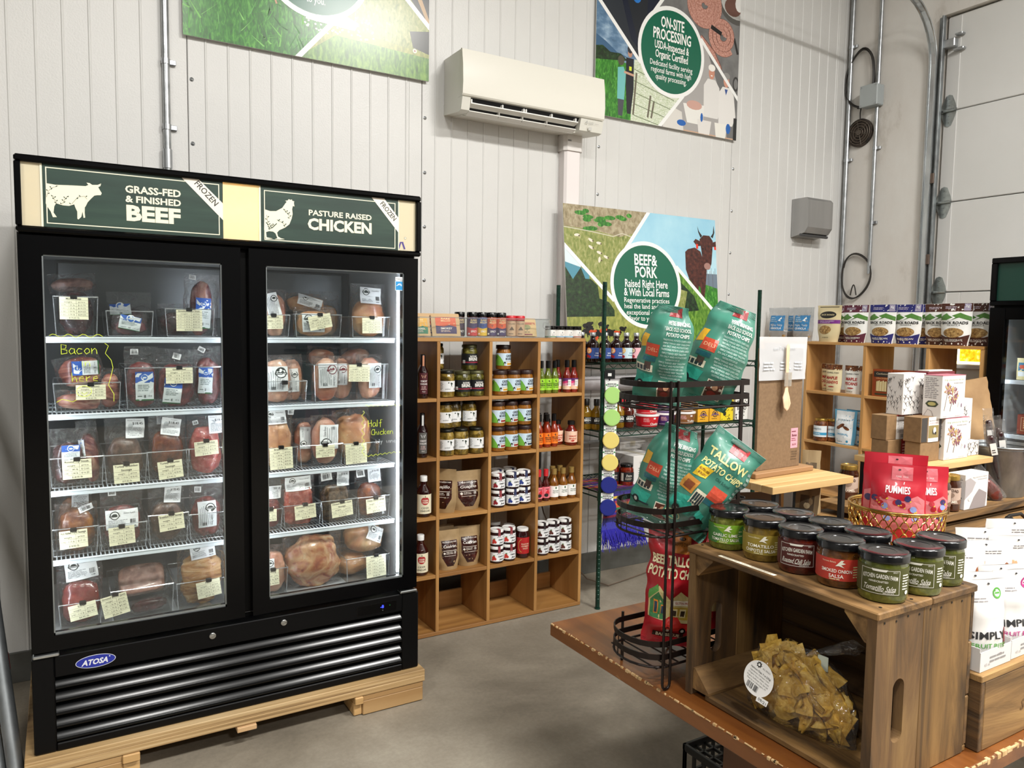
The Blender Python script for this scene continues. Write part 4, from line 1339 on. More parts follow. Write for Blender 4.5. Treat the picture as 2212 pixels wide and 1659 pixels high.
# hand writing on the glass
YEL = P('d3e63c', .5, emit=.12)  # slight glow put into the ink colour; the writing is no lamp
SF = {'B': [[(0, 0), (0, 1), (.45, .9), (.4, .6), (.02, .52), (.5, .4), (.5, .1), (0, 0)]], 'a': [[(.5, .5), (.2, .6), (0, .3), (.15, 0), (.45, .15), (.5, .55), (.52, .1), (.62, 0)]], 'c': [[(.5, .5), (.2, .6), (0, .3), (.15, 0), (.5, .1)]],
 'o': [[(.25, .6), (0, .3), (.2, 0), (.5, .2), (.45, .5), (.25, .6)]], 'n': [[(0, .6), (.02, 0), (.05, .35), (.3, .6), (.45, .4), (.48, 0)]], 'i': [[(.1, .6), (.12, 0)], [(.1, .85), (.12, .88)]], 'h': [[(0, 1), (.03, 0), (.1, .35), (.3, .55), (.42, .3), (.45, 0)]],
 'e': [[(0, .3), (.45, .35), (.35, .6), (.05, .45), (.05, .1), (.45, .05)]], 'r': [[(0, .6), (.04, 0), (.1, .4), (.4, .58)]], 'H': [[(0, 1), (.02, 0)], [(.45, 1), (.48, 0)], [(0, .5), (.47, .55)]], 'l': [[(.1, 1), (.1, 0)]], 'f': [[(.5, .95), (.25, 1), (.2, -.1)], [(0, .5), (.4, .55)]],
 'C': [[(.55, .85), (.3, 1), (.03, .6), (.1, .1), (.55, .05)]], 'k': [[(0, 1), (.02, 0)], [(.4, .6), (.04, .3), (.45, 0)]], 'x': [[(0, .6), (.4, 0)], [(.4, .6), (0, 0)]], 'y': [[(0, .6), (.2, .2)], [(.42, .6), (.1, -.3)]], 'w': [[(0, .6), (.12, 0), (.28, .45), (.42, 0), (.55, .6)]], ' ': []}
def hand(p, m, s_, x, y, h, wd, adv=.68, rot=0.0):
 for ch in s_:
  for st in SF.get(ch, []):
   p.line(m, [(x + a * h, y + b_ * h + (x - 0) * rot) for a, b_ in st], wd, 1)
  x += h * (adv if ch not in 'il' else .36)
def note(label, draw):
 p = Print()
 draw(p)
 o = p.build('writing', fz, on_plane((0, 2.8915, 0)), .0003)
 o.matrix_parent_inverse = Matrix.Translation(-Vector(fz.location))
 o['label'] = label
note('yellow word bacon', lambda p: hand(p, YEL, 'Bacon', .006, 1.476, .032, .0018, .68))
note('yellow word in', lambda p: hand(p, YEL, 'in', .062, 1.434, .030, .0016, .62))
note('yellow word here', lambda p: hand(p, YEL, 'here', .034, 1.384, .030, .0016, .68))
note('yellow wavy line over bacon', lambda p: p.line(YEL, [(-.026 + .0085 * k, 1.5365 + .0055 * math.sin(k * 1.25)) for k in range(19)], .0016, 1))
note('yellow wavy bracket', lambda p: p.line(YEL, [(.132, 1.512), (.143, 1.503), (.133, 1.478), (.150, 1.455), (.155, 1.43), (.148, 1.40), (.140, 1.37), (.156, 1.34), (.155, 1.315)], .0015, 1))
note('yellow wavy line under here', lambda p: p.line(YEL, [(-.012, 1.318), (.004, 1.328), (.020, 1.323), (.034, 1.318), (.046, 1.324)], .0015, 1))
note('yellow smiley', lambda p: p.line(YEL, [(.068 + .022 * math.cos(a), 1.352 + .018 * math.sin(a)) for a in [rad(20 * k) for k in range(19)]], .0015, 1).line(YEL, [(.060, 1.348), (.068, 1.341), (.077, 1.348)], .0014, 1))
note('yellow word half', lambda p: hand(p, YEL, 'Half', 1.058, 1.176, .028, .0017, .62))
note('yellow word chicken', lambda p: hand(p, YEL, 'Chicken', 1.070, 1.142, .024, .0016, .60))
note('rubbed out white words', lambda p: hand(p, P('cfd6da', .5), 'kly winer', 1.090, 1.106, .018, .0012, .70))
note('yellow zigzag above half', lambda p: p.line(YEL, [(1.045 + .0065 * k, 1.262 + .004 * math.sin(k * 2.1) - .0001 * k) for k in range(24)], .0015, 1))
note('yellow zigzag beside half', lambda p: p.line(YEL, [(1.036 + .006 * math.sin(k * 1.6), 1.243 - .0073 * k) for k in range(26)], .0015, 1))
note('yellow zigzag under chicken', lambda p: p.line(YEL, [(1.045 + .0065 * k, 1.058 + .004 * math.sin(k * 2.1) + .0004 * k) for k in range(24)], .0015, 1))
# pallet
pl = thing('wooden_pallet', 'plywood pallet with block feet under the freezer', 'pallet', (.58, 3.28, 0))
PLY = WOOD('b08a57', 'c9a26c', 'dcb987', 'x', 10, .6, .2)
PLE = NZ([(.3, '836744'), (.5, 'b09062'), (.7, 'c9ad82')], 30, (.05, .6, 4), .65, 4, .15)
for z0, z1 in ((.086, .112), (.112, .137)):
 MB().box(-.135, 2.848, z0, 1.292, 3.74, z1, .002).build('deck_sheet', PLE, pl, world=True)
for xa, xb in ((-.132, .150), (1.02, 1.285)):
 for ya in (2.852, 3.48):
  MB().box(xa, ya, .003, xb, ya + .14, .062, .003).box(xa, ya, .062, xb, ya + .14, .085, .002).build('block', WOOD('a07c4f', 'b39163', 'c4a67b', 'x', 8, .6, .15), pl, world=True)
for xa, xb in ((.150, .205), (.985, 1.02)):
 MB().box(xa, 2.842, .055, xb, 3.0, .085, .003).build('cleat', PLY, pl, world=True)
 MB().box(xa, 2.862, .003, xb, 2.99, .055, .003).build('cleat', PLY, pl, world=True)
MB().box(.53, 2.838, .066, .60, 2.90, .0845, .002).build('cleat', P('c9a478', .6), pl, world=True)
# ---------------------------------------------------------------- bins and packs in the freezer
GB = NZ([(.3, '420c10'), (.5, '741c1e'), (.66, '96403a'), (.8, 'c07a70')], 55, rough=.28, detail=5, coat=.4, bump=.3)
DK = NZ([(.3, '2a0b10'), (.55, '4d151c'), (.75, '7d3a3c')], 22, rough=.25, coat=.5, bump=.2)
RB = NZ([(.35, '3a0e16'), (.52, '6b1f26'), (.62, 'b9806c'), (.75, 'd9b79c')], 9, rough=.22, detail=5, coat=.5, bump=.2, dist=1.5)
BC = NZ([(.35, '7d342c'), (.5, 'b56a58'), (.62, 'd9a58c'), (.75, 'e8cdb4')], 14, (1, 1, 3), .28, coat=.4, bump=.2, dist=1)
BR = NZ([(.3, '3c2619'), (.5, '5d4030'), (.7, '7d5d49')], 45, rough=.3, detail=5, coat=.4, bump=.3)
OR = NZ([(.3, '4f2409'), (.5, '8a4a17'), (.7, 'b5762c')], 30, rough=.26, detail=5, coat=.5, bump=.3)
CZ = NZ([(.3, '3f1408'), (.5, '74300f'), (.7, 'a3561e')], 26, rough=.24, detail=5, coat=.5, bump=.3)
PK = NZ([(.3, '9a302e'), (.5, 'c0504a'), (.7, 'dc8a7c')], 40, rough=.28, detail=5, coat=.4, bump=.3)
PS = NZ([(.3, '80584c'), (.5, 'a37a6c'), (.7, 'c3a092')], 30, rough=.35, coat=.25, bump=.2)
CK = NZ([(.3, 'b9764f'), (.5, 'd8a06f'), (.68, 'e6c08e'), (.8, 'efdcb8')], 9, rough=.28, detail=5, coat=.5, bump=.25, dist=.8)
CB = NZ([(.3, 'c27358'), (.5, 'dba083'), (.7, 'ebc3a6')], 10, rough=.28, coat=.5, bump=.2, dist=.5)
FT = NZ([(.3, '8c5527'), (.45, 'bd8546'), (.6, 'd8ad74'), (.75, 'e8cba4')], 11, (1, 1, 4), .28, detail=5, coat=.5, bump=.5, dist=1.5)
MIX = NZ([(.3, '7a2f2a'), (.42, 'b9734f'), (.58, 'd9a878'), (.72, 'e9cfa6')], 13, rough=.25, detail=6, coat=.5, bump=.4, dist=1.8)
R1, R2, R3, R4, R5 = 1.531, 1.267, 1.003, .761, .493
YB = 3.03
acrylic_bin('clear bin of minute steak, top left freezer shelf', -.013, .121, YB, 3.34, R1, 1.668, (.048, 1.628, .086, .076, 0, 'Minute Steak', (('0.70 - 1.00 lb', '$13.70'), ('1.01 - 1.25 lb', '$19.75'), ('1.26 - 1.50 lb', '$24.65'), ('1.51 - 1.75 lb', '$29.55')), '$19.60 /lb'))
pack('vacuum pack of dark minute steak above its price card', .054, 3.12, R1 + .004, .118, .17, .08, .15, DK, (), (0, 0, 0), 2)
pack('flat pink pack lying across the minute steak bin', .050, 3.21, R1 + .155, .15, .07, .05, .05, PS, (), (0, -4, 4), 3)
acrylic_bin('small clear bin with a handle slot, top left shelf middle', .145, .296, YB, 3.30, R1, 1.622)
bpy.data.objects['storage_bin.001']
pack('small pack with white and green label in the handled bin', .222, 3.07, R1 + .004, .115, .075, .05, .055, RB, (('B', 0, .045, .07, .05, -12),), (0, 0, 0), 4)
pack('dark steak pack with crumpled film behind the handled bin', .23, 3.20, R1 + .004, .15, .16, .07, .09, DK, (('B', -.03, .095, .07, .04, 4),), (0, 0, 0), 5)
acrylic_bin('clear bin of boneless ribeye steak, top left shelf', .336, .505, YB, 3.36, R1, 1.634, (.416, 1.592, .089, .078, 0, 'Boneless Ribeye Steak', (('0.70 - 0.90 lb', '$24.15'), ('0.91 - 1.10 lb', '$31.35'), ('1.11 - 1.30 lb', '$38.25'), ('1.31 - 1.50 lb', '$45.15'), ('1.51 - 1.70 lb', '$52.05')), '$34.50 /lb'))
pack('upright ribeye pack with blue label rising out of its bin', .462, 3.10, R1 + .004, .125, .235, .06, .20, RB, (('B', .005, .085, .055, .115, 0), ('S', -.035, .218, .024, .018, -6)), (0, 3, 0), 6, mw=.6)
pack('ribeye pack lying low behind the ribeye price card', .385, 3.13, R1 + .004, .13, .12, .07, .085, DK, (), (0, 0, 0), 7)
acrylic_bin('clear bin of bacon slices, second shelf left', -.021, .185, YB, 3.34, R2, 1.369, (.092, 1.337, .092, .052, 0, 'Bacon (slices)', (('12 oz', '$13.95'), ('16 oz', '$18.60')), '$18.60 /lb'))
pack('bacon pack with striped label slanting above its bin', .075, 3.14, R2 + .085, .150, .115, .05, .10, BC, (('B', .02, .062, .05, .085, 78),), (0, -14, 0), 8)
pack('bacon pack lying in the bottom of the bacon bin', .055, 3.07, R2 + .004, .15, .07, .05, .055, BC, (), (0, 4, 0), 9)
pack('bacon pack standing on edge at the right of the bacon bin', .148, 3.12, R2 + .004, .075, .145, .05, .12, BC, (), (0, 6, 0), 10)
acrylic_bin('wide clear bin of ground beef, second shelf', .200, .530, YB, 3.36, R2, 1.419, (.3785, 1.389, .092, .058, 0, 'Ground Beef', (('0.90 - 1.15 lb', '$12.50'), ('1.16 - 1.40 lb', '$16.10')), '$13.90 /lb'))
pack('ground beef pack at the left of the wide bin', .256, 3.075, R2 + .004, .112, .225, .055, .165, GB, (('B', .008, .080, .060, .105, 0), ('S', -.022, .205, .026, .020, 0)), (0, 0, 0), 11)
pack('ground beef pack in the middle of the wide bin', .368, 3.065, R2 + .004, .140, .215, .06, .155, GB, (('B', -.014, .060, .062, .095, -4), ('S', 0, .188, .028, .022, -14)), (0, 2, 0), 12)
pack('ground beef pack at the right of the wide bin', .484, 3.085, R2 + .004, .100, .225, .055, .175, GB, (('B', -.01, .095, .050, .100, -3), ('S', -.02, .212, .026, .018, -30)), (0, 0, 0), 13)
pack('ground beef pack in the back row of the wide bin', .42, 3.17, R2 + .004, .12, .20, .055, .15, GB, (('T', .03, .10, .03, .07, 0),), (0, 0, 0), 14)
acrylic_bin('clear bin of round tip steak, third shelf left', -.040, .125, YB, 3.34, R3, 1.109, (.043, 1.069, .089, .068, 1, 'Round Tip Steak', (('0.61 - .80 lb', '$12.60'), ('0.81 - 1.00 lb', '$16.20')), '$18.00 /lb'))
pack('round tip steak pack with blue round label', .018, 3.08, R3 + .004, .120, .200, .05, .145, DK, (('B', .008, .112, .056, .060, 0),), (0, 0, 0), 15)
pack('marbled steak pack leaning at the right of round tip bin', .093, 3.09, R3 + .004, .065, .225, .05, .175, RB, (('B', -.022, .13, .018, .06, 0),), (0, -5, 0), 16)
acrylic_bin('clear bin of turkey breakfast sausage, third shelf', .127, .265, YB, 3.34, R3, 1.108, (.197, 1.040, .083, .068, 2, 'Turkey Breakfast|Sausage', (('1.00 - 1.10 lb', '$18.45'),), '$19.45 /lb'))
pack('brown turkey breakfast sausage pack with thermal label', .196, 3.075, R3 + .004, .128, .232, .06, .155, BR, (('T', .035, .190, .062, .070, -2),), (0, 0, 0), 17)
acrylic_bin('clear bin of turkey chorizo sausage, third shelf', .266, .408, YB, 3.34, R3, 1.110, (.342, 1.042, .084, .066, 5, 'Turkey Chorizo|Sausage', (('1.00 - 1.10 lb', '$18.45'),), '$19.45 /lb'))
pack('rust brown turkey chorizo pack with slanted thermal label', .338, 3.075, R3 + .004, .126, .230, .06, .175, CZ, (('T', .012, .190, .066, .062, -10),), (0, 0, 0), 18)
pack('turkey chorizo pack in the back row with thermal label', .34, 3.15, R3 + .004, .12, .245, .06, .16, CZ, (('T', .0, .225, .06, .04, 4),), (0, 0, 0), 19)
acrylic_bin('clear bin of ground turkey, third shelf right end', .398, .545, YB, 3.34, R3, 1.112, (.468, 1.113, .084, .054, 4, 'Ground Turkey', (('0.95 - 1.10 lb', '$16.45'),), '$16.45 /lb'))
pack('pink ground turkey pack with thermal label', .470, 3.075, R3 + .004, .128, .225, .06, .180, PK, (('T', .045, .190, .066, .066, 0), ('S', -.035, .200, .020, .016, 14)), (0, 0, 0), 20)
acrylic_bin('clear bin of hot italian pork sausage, fourth shelf left', -.041, .103, YB, 3.34, R4, .860, (.026, .822, .086, .064, 2, 'Hot Italian Pork Sausage', (('0.95 - 1.15 lb', '$17.10'),), '$18.00 /lb'))
pack('orange hot italian sausage pack standing above its card', .036, 3.08, R4 + .004, .132, .175, .06, .15, OR, (('S', .030, .155, .045, .02, 18),), (0, 0, 0), 21)
pack('hot italian sausage pack in the back row with thermal label', .03, 3.16, R4 + .004, .12, .235, .06, .175, OR, (('T', .022, .205, .055, .065, -3),), (0, 0, 0), 22)
acrylic_bin('clear bin of ground pork, fourth shelf', .106, .260, YB, 3.34, R4, .856, (.177, .815, .084, .066, 3, 'Ground Pork', (('0.95 - 1.15 lb', '$13.95'), ('1.16 - 1.30 lb', '$17.05')), '$14.70 /lb'))
pack('ground pork pack with wide white farm label', .180, 3.072, R4 + .004, .138, .225, .06, .150, GB, (('W', .0, .105, .105, .070, 1), ('S', -.030, .200, .026, .020, 0)), (0, 0, 0), 23)
acrylic_bin('clear bin of breakfast pork sausage, fourth shelf', .264, .401, YB, 3.34, R4, .874, (.342, .845, .086, .062, 5, 'Breakfast Pork Sausage', (('0.95 - 1.15 lb', '$17.10'),), '$18.00 /lb'))
pack('grey brown breakfast pork sausage pack', .330, 3.072, R4 + .004, .125, .225, .06, .145, BR, (('T', .022, .195, .058, .065, -6),), (0, 0, 0), 24)
acrylic_bin('clear bin without a price card, fourth shelf right end', .403, .541, YB, 3.34, R4, .862)
pack('dark red pork pack with label turned sideways', .470, 3.072, R4 + .004, .120, .225, .06, .150, GB, (('V', 0, .090, .066, .100, 2), ('S', -.03, .185, .024, .022, -6)), (0, 0, 0), 25)
acrylic_bin('clear bin of liver, bottom shelf left', -.026, .107, YB, 3.30, R5, .588, (.048, .560, .086, .056, 8, 'Liver', (('0.90 - 1.15 lb', '$6.95'),), '$6.95 /lb'))
pack('dark red liver bag with large white farm label', .042, 3.085, R5 + .004, .142, .245, .07, .155, NZ([(.3, '5a1a17'), (.55, '8e2f27'), (.75, 'b85746')], 12, rough=.2, coat=.6, bump=.2), (('W', .005, .200, .100, .072, 5),), (0, 0, 0), 26)
acrylic_bin('clear bin of ground pet bones, bottom shelf middle', .136, .345, YB, 3.30, R5, .610, (.150, .562, .084, .078, 10, 'Ground Bones (pet)', (('1.00 - 1.20 lb', '$5.60'), ('1.21 - 1.70 lb', '$9.80'), ('1.71 - 2.20 lb', '$11.20')), '$5.60 /lb'))
pack('flat pale brown slab leaning in the pet bones bin', .250, 3.13, R5 + .06, .185, .125, .05, .115, PS, (), (-38, -3, 0), 27, ex=4.5, amp=.05)
pack('thin red pack low in the pet bones bin', .265, 3.065, R5 + .012, .14, .055, .04, .045, DK, (), (0, -5, 0), 28)
acrylic_bin('clear bin of chicken feet, bottom shelf right end', .355, .540, YB, 3.30, R5, .604, (.468, .570, .086, .064, 7, 'Feet', (('1.25 - 1.74 lb', '$9.15'), ('1.75 - 2.25 lb', '$13.10')), '$7.00 /lb'))
pack('bag of tan chicken feet with white label on top', .450, 3.09, R5 + .004, .170, .255, .08, .20, FT, (('W', .005, .225, .090, .052, 5),), (0, 0, 0), 29, amp=.2)
acrylic_bin('clear bin of drumsticks beside the centre post, top right shelf', .675, .786, YB, 3.34, R1, 1.619, (.722, 1.590, .070, .052, 2, 'Drumstick', (('0.90 - 1.30 lb', '$10.25'), ('1.31 - 1.70 lb', '$15.45')), ''))
pack('drumstick pack with tall slanted label by the centre post', .738, 3.08, R1 + .004, .090, .185, .06, .16, CB, (('V', -.012, .125, .050, .090, 12),), (0, 0, 0), 31)
acrylic_bin('clear bin of chicken legs, top right shelf middle', .806, .995, YB, 3.34, R1, 1.623, (.905, 1.594, .092, .056, 12, 'Leg', (('1.00 - 1.50 lb', '$14.00'), ('1.51 - 2.00 lb', '$21.00')), '$14.00 /lb'))
pack('chicken leg pack standing in its bin', .895, 3.075, R1 + .004, .170, .120, .06, .100, CK, (('W', -.01, .055, .09, .075, 0),), (0, 0, 0), 32)
pack('chicken leg pack lying on top with curled label', .880, 3.15, R1 + .100, .175, .080, .06, .065, CK, (('W', .01, .045, .10, .045, -14),), (0, 3, 0), 33)
pack('yellow thigh pack in the back row of the top right shelf', .99, 3.25, R1 + .004, .13, .19, .06, .13, CK, (), (0, 0, 0), 34)
acrylic_bin('clear bin of chicken thighs, top right shelf end', 1.039, 1.205, YB, 3.34, R1, 1.617, (1.124, 1.582, .086, .064, 1, 'Thigh', (('1.00 - 1.50 lb', '$17.95'), ('1.51 - 2.00 lb', '$24.85'), ('2.01 - 2.50 lb', '$32.30')), '$13.80 /lb'))
pack('tall bag of chicken thighs with round farm logo label', 1.128, 3.09, R1 + .004, .155, .222, .08, .150, CK, (('W', .008, .172, .092, .068, -3),), (0, 0, 0), 35)
acrylic_bin('low clear bin with a bare black clip, second right shelf', .672, .852, YB, 3.32, R2, 1.357)
MB().box(-.012, -.009, .078, .012, .004, .094, .002).build('clip', P('0d0d0e', .35), bpy.data.objects['storage_bin.019'] if 'storage_bin.019' in bpy.data.objects else None)
pack('chicken breast pack with turned label, second right shelf left', .740, 3.07, R2 + .004, .125, .190, .05, .165, CB, (('V', -.002, .095, .085, .100, 0),), (0, 0, 0), 36)
pack('chicken breast pack half behind its neighbour, second right shelf', .818, 3.12, R2 + .004, .095, .190, .05, .165, CB, (('V', -.002, .085, .05, .095, 0),), (0, -3, 0), 37)
acrylic_bin('wide clear bin of chicken breasts, second right shelf', .881, 1.197, YB, 3.36, R2, 1.420, (1.068, 1.384, .090, .070, -2, 'Breast', (('0.50 - 0.74 lb', '$13.05'), ('0.75 - 1.00 lb', '$18.10'), ('1.01 - 1.25 lb', '$23.45'), ('1.26 - 1.50 lb', '$27.55')), ''))
pack('chicken breast pack with red logo, front of the wide bin', .937, 3.065, R2 + .004, .115, .185, .05, .170, CB, (('R', .005, .105, .080, .100, 1),), (0, 0, 0), 38)
pack('chicken breast pack with red logo, tucked behind the front one', 1.02, 3.12, R2 + .004, .100, .180, .05, .165, CB, (('R', -.01, .105, .06, .09, 0),), (0, 0, 0), 39)
pack('chicken breast pack at the right of the wide bin', 1.128, 3.075, R2 + .004, .115, .190, .05, .172, CB, (('V', .02, .10, .06, .105, 0),), (0, 0, 0), 40)
pack('breast pack lying on top at the back, second right shelf', .98, 3.27, R2 + .13, .13, .09, .06, .075, CB, (), (0, 5, 0), 41)
pack('breast pack lying slanted at the back right, second right shelf', 1.14, 3.27, R2 + .14, .14, .08, .06, .065, CB, (), (0, -10, 0), 42)
acrylic_bin('clear bin of breast roasts, third right shelf left', .684, .813, YB, 3.34, R3, 1.093, (.746, 1.052, .090, .086, 2, 'Breast Roast', (('1.0 - 1.30 lb', '$14.95'), ('1.31 - 1.60 lb', '$22.05'), ('1.61 - 1.90 lb', '$29.05'), ('1.91 - 2.20 lb', '$36.05')), '$14.95 /lb'))
pack('yellow skinned breast roast bag with white label on top', .745, 3.085, R3 + .004, .125, .235, .07, .190, CK, (('W', -.01, .205, .085, .055, 3), ('S', .055, .225, .026, .022, -6)), (0, 0, 0), 43)
acrylic_bin('clear bin of chicken tenders, third right shelf', .822, .999, YB, 3.34, R3, 1.094, (.923, 1.068, .078, .050, 1, 'Tender', (('0.80 - 1.10 lb', '$17.55'),), '$17.55 /lb'))
pack('chicken tender pack with turned white label', .935, 3.07, R3 + .004, .120, .205, .05, .190, CB, (('V', .012, .115, .080, .100, 178),), (0, 0, 0), 44)
pack('chicken tender pack behind at the left of its bin', .862, 3.12, R3 + .004, .09, .19, .05, .17, CB, (('V', 0, .11, .045, .09, 178),), (0, 0, 0), 45)
acrylic_bin('clear bin of half birds, third right shelf end', 1.002, 1.158, YB, 3.34, R3, 1.090, (1.054, 1.048, .092, .084, 2, 'Half Bird', (('1.50 - 1.75 lb', '$14.60'), ('1.76 - 2.00 lb', '$16.80'), ('2.01 - 2.25 lb', '$19.00'), ('2.26 - 2.50 lb', '$21.10')), '$8.40 /lb'))
pack('half chicken with yellow skin above its price card', 1.078, 3.10, R3 + .004, .165, .225, .08, .195, CK, (), (0, -6, 0), 46, amp=.22)
acrylic_bin('clear bin cut off by the centre post, fourth right shelf', .668, .750, YB, 3.34, R4, .849, (.703, .827, .045, .048, 0, 'Pork', (('1.0 lb', '$15'),), ''))
pack('red sausage pack with side label by the centre post', .712, 3.075, R4 + .004, .085, .20, .05, .12, GB, (('W', .005, .145, .05, .075, 88),), (0, 0, 0), 47)
acrylic_bin('clear bin of ground chicken, fourth right shelf', .754, .906, YB, 3.34, R4, .855, (.840, .826, .086, .058, 4, 'Ground Chicken', (('0.85 - 1.15 lb', '$13.45'),), '$13.45 /lb'))
pack('red ground chicken pack with white label on top', .822, 3.072, R4 + .004, .135, .205, .055, .155, NZ([(.3, '8a2c24'), (.5, 'a84a3c'), (.7, 'cf8a78')], 50, rough=.26, coat=.4, bump=.3), (('W', .0, .172, .105, .055, 2),), (0, 0, 0), 48, ex=4)
acrylic_bin('clear bin of chicken lemon herb sausage, fourth right shelf', .908, 1.061, YB, 3.34, R4, .858, (.993, .820, .090, .062, 5, 'Chicken Lemon Herb|Sausage', (('0.95 - 1.15 lb', '$18.70'),), '$18.70 /lb'))
pack('speckled brown chicken herb sausage pack', .975, 3.072, R4 + .004, .130, .220, .055, .150, NZ([(.35, '2f2417'), (.5, '55402c'), (.7, '7d6448')], 60, rough=.26, coat=.4, bump=.3), (('T', .035, .185, .055, .065, -3), ('S', -.035, .190, .045, .035, 6)), (0, 0, 0), 49, ex=4)
acrylic_bin('clear bin of chicken chorizo sausage, fourth right shelf end', 1.064, 1.206, YB, 3.34, R4, .857, (1.141, .820, .086, .062, 4, 'Chicken Chorizo Sausage', (('0.85 - 1.15 lb', '$18.70'),), '$18.70 /lb'))
pack('glossy dark orange chicken chorizo pack', 1.126, 3.075, R4 + .004, .125, .215, .055, .145, CZ, (('T', .022, .180, .058, .062, 2), ('S', -.038, .190, .035, .035, 6)), (0, 0, 0), 50)
acrylic_bin('clear bin by the centre post, bottom right shelf', .665, .769, YB, 3.30, R5, .606, (.710, .574, .045, .062, 2, 'Wing', (('1.0 lb', '$9'), ('1.5 lb', '$14')), ''))
pack('pale chicken wing pack by the centre post, bottom shelf', .715, 3.08, R5 + .004, .115, .195, .07, .165, CB, (('V', -.02, .110, .05, .075, 0),), (0, 0, 0), 51, amp=.22)
pack('large lumpy bag of chicken backs lying on the bottom shelf', .885, 3.09, R5 + .004, .245, .225, .13, .205, MIX, (), (0, 0, 0), 52, amp=.26, mw=.9, ex=2.2)
acrylic_bin('low clear bin under the whole chicken, bottom right shelf', 1.013, 1.205, YB, 3.30, R5, .600, (1.142, .555, .088, .094, 2, 'Whole Bird', (('3.00 - 3.49 lb', '$20.40'), ('3.50 - 3.99 lb', '$23.80'), ('4.00 - 4.49 lb', '$27.20'), ('4.50 - 4.99 lb', '$30.60')), '$6.80 /lb'))
pack('whole chicken inside the low bin', 1.07, 3.15, R5 + .004, .17, .12, .14, .10, CK, (), (0, 0, 0), 53, amp=.2, ex=2.1)
pack('whole shrink wrapped chicken resting on top with slanted label', 1.108, 3.11, R5 + .105, .185, .150, .13, .145, CK, (('W', .035, .092, .075, .060, -22),), (0, 5, 0), 54, amp=.16, mw=.95, ex=2.1)
# ---------------------------------------------------------------- open cube shelf along the back wall
cs = thing('cube_shelf', 'tall oak veneer cube shelf stocked with jars and sauces', 'shelf', (1.92, 3.43, 0))
OAK = lambda ax: WOOD('8a5f33', 'a3753f', 'b88a52', ax, 9, .45, .06)
OAKZ, OAKX = OAK('z'), OAK('x')
CX = (1.325, 1.6225, 1.92, 2.2175, 2.515)
CZ_ = (.012, .311, .613, .914, 1.213, 1.515)
SY0, SY1 = 3.43, 3.735
for i, z in enumerate(CZ_):
 full = i in (0, 5)
 if full:
  MB().box(CX[0] - .009, SY0, z - .009, CX[-1] + .009, SY1, z + .010, .0012).build('shelf_board', OAKX, cs, world=True)
for x in CX:
 MB().box(x - .009, SY0, CZ_[0] + .0105, x + .009, SY1, CZ_[-1] - .0095, .0012).build('upright', OAKZ, cs, world=True)
for i in range(1, 5):
 for a, b_ in zip(CX[:-1], CX[1:]):
  MB().box(a + .0095, SY0 + .001, CZ_[i] - .009, b_ - .0095, SY1, CZ_[i] + .009, .0012).build('shelf_board', OAKX, cs, world=True)
for a, b_ in zip(CX[:-1], CX[1:]):
 MB().box(a + .0095, SY1 - .02, .0225, b_ - .0095, SY1 - .004, .115, .001).build('back_rail', OAKX, cs, world=True)
ZR = (1.2225, .9235, .6225, .3205)
YF_ = 3.478
def seat(t, x, y, z, rot, label, group=None):
 t.location = (x, y, z)
 t.rotation_euler = (0, 0, rot)
 t['label'] = label
 if group:
  t['group'] = group
 return t
def series(proto, spots, group=None):
 """first spot moves the prototype, the rest are copies with labels of their own"""
 for i, (x, y, z, rot, label) in enumerate(spots):
  seat(proto, x, y, z, rot, label, group) if i == 0 else dup(proto, (x, y, z), rot, label, group)
def bottle_prof(r, h, sh=.62, nk=.42):
 return [(r * .88, 0), (r, .006), (r, h * sh), (r * .92, h * (sh + .06)), (r * nk * 1.15, h * (sh + .19)), (r * nk, h * (sh + .24)), (r * nk, h)]
# hot sauce style bottles
def sauce(label, body, capm, lcol, lines, r=.0215, h=.15, ch=.040, tcol='1a1a1a', art=None, group=None, lw=None):
 p = Print()
 w = lw or r * 3.6
 p.rect(lcol, -w / 2, 0, w / 2, .062, 0)
 if art:
  art(p, w)
 for s_, y, hh, ww in lines:
  p.text(tcol, s_, 0, y, hh, ww, 3, .015)
 cp = [(r * .60, h - .012), (r * .60, h + ch - .014), (r * .5, h + ch - .012), (0, h + ch - .012)]
 return vessel('sauce_bottle', label, 'bottle', (0, 0, 0), bottle_prof(r, h, .60, .5), body, cp, capm, p, .018, r, 0, group, 18, capname='cap')
def dbird(p, w):
 p.ell('1d1d1d', 0, .050, .006, .006, 1, 12).ell('a9d938', .002, .051, .0035, .0035, 2, 10)
GS = sauce('g', NZ([(.3, '4c5a14'), (.7, '6d7a24')], 30, rough=.12, coat=.6), BLK_LID, '9fd53a', (('CILANTRO', .036, .007, .040), ('ONION', .026, .009, .036), ('HOT SAUCE', .015, .005, .032)), art=dbird)
r1 = ZR[0]
series(GS, ((2.262, YF_, r1, -.1, 'leftmost green labelled hot sauce bottle on the top right cube'), (2.305, YF_ - .003, r1, -.1, 'middle green labelled hot sauce bottle on the top right cube'), (2.352, YF_, r1, -.12, 'rightmost green labelled hot sauce bottle on the top right cube')), 'green labelled hot sauces')
def pinkart(p, w):
 p.rect('e8c5ab', -w / 2, 0, w / 2, .020, 1).poly('e0387a', [(-w / 2, .03), (w / 2, .045), (w / 2, .062), (-w / 2, .062)], 1).poly('5a2a6a', [(-w / 2, .042), (w / 2, .058), (w / 2, .062), (-w / 2, .062)], 2).rect('f2f2f0', -.004, .018, w / 2, .054, 3).ell('d9a72a', .012, .008, .005, .005, 3, 8)
PS_ = sauce('p', NZ([(.3, '5f140e'), (.7, '8c2416')], 30, rough=.12, coat=.6), BLK_LID, 'e59ab0', (('MAPLE', .044, .005, .022), ('WHEAT', .036, .005, .020), ('REAPER', .028, .004, .022)), r=.023, h=.153, art=pinkart)
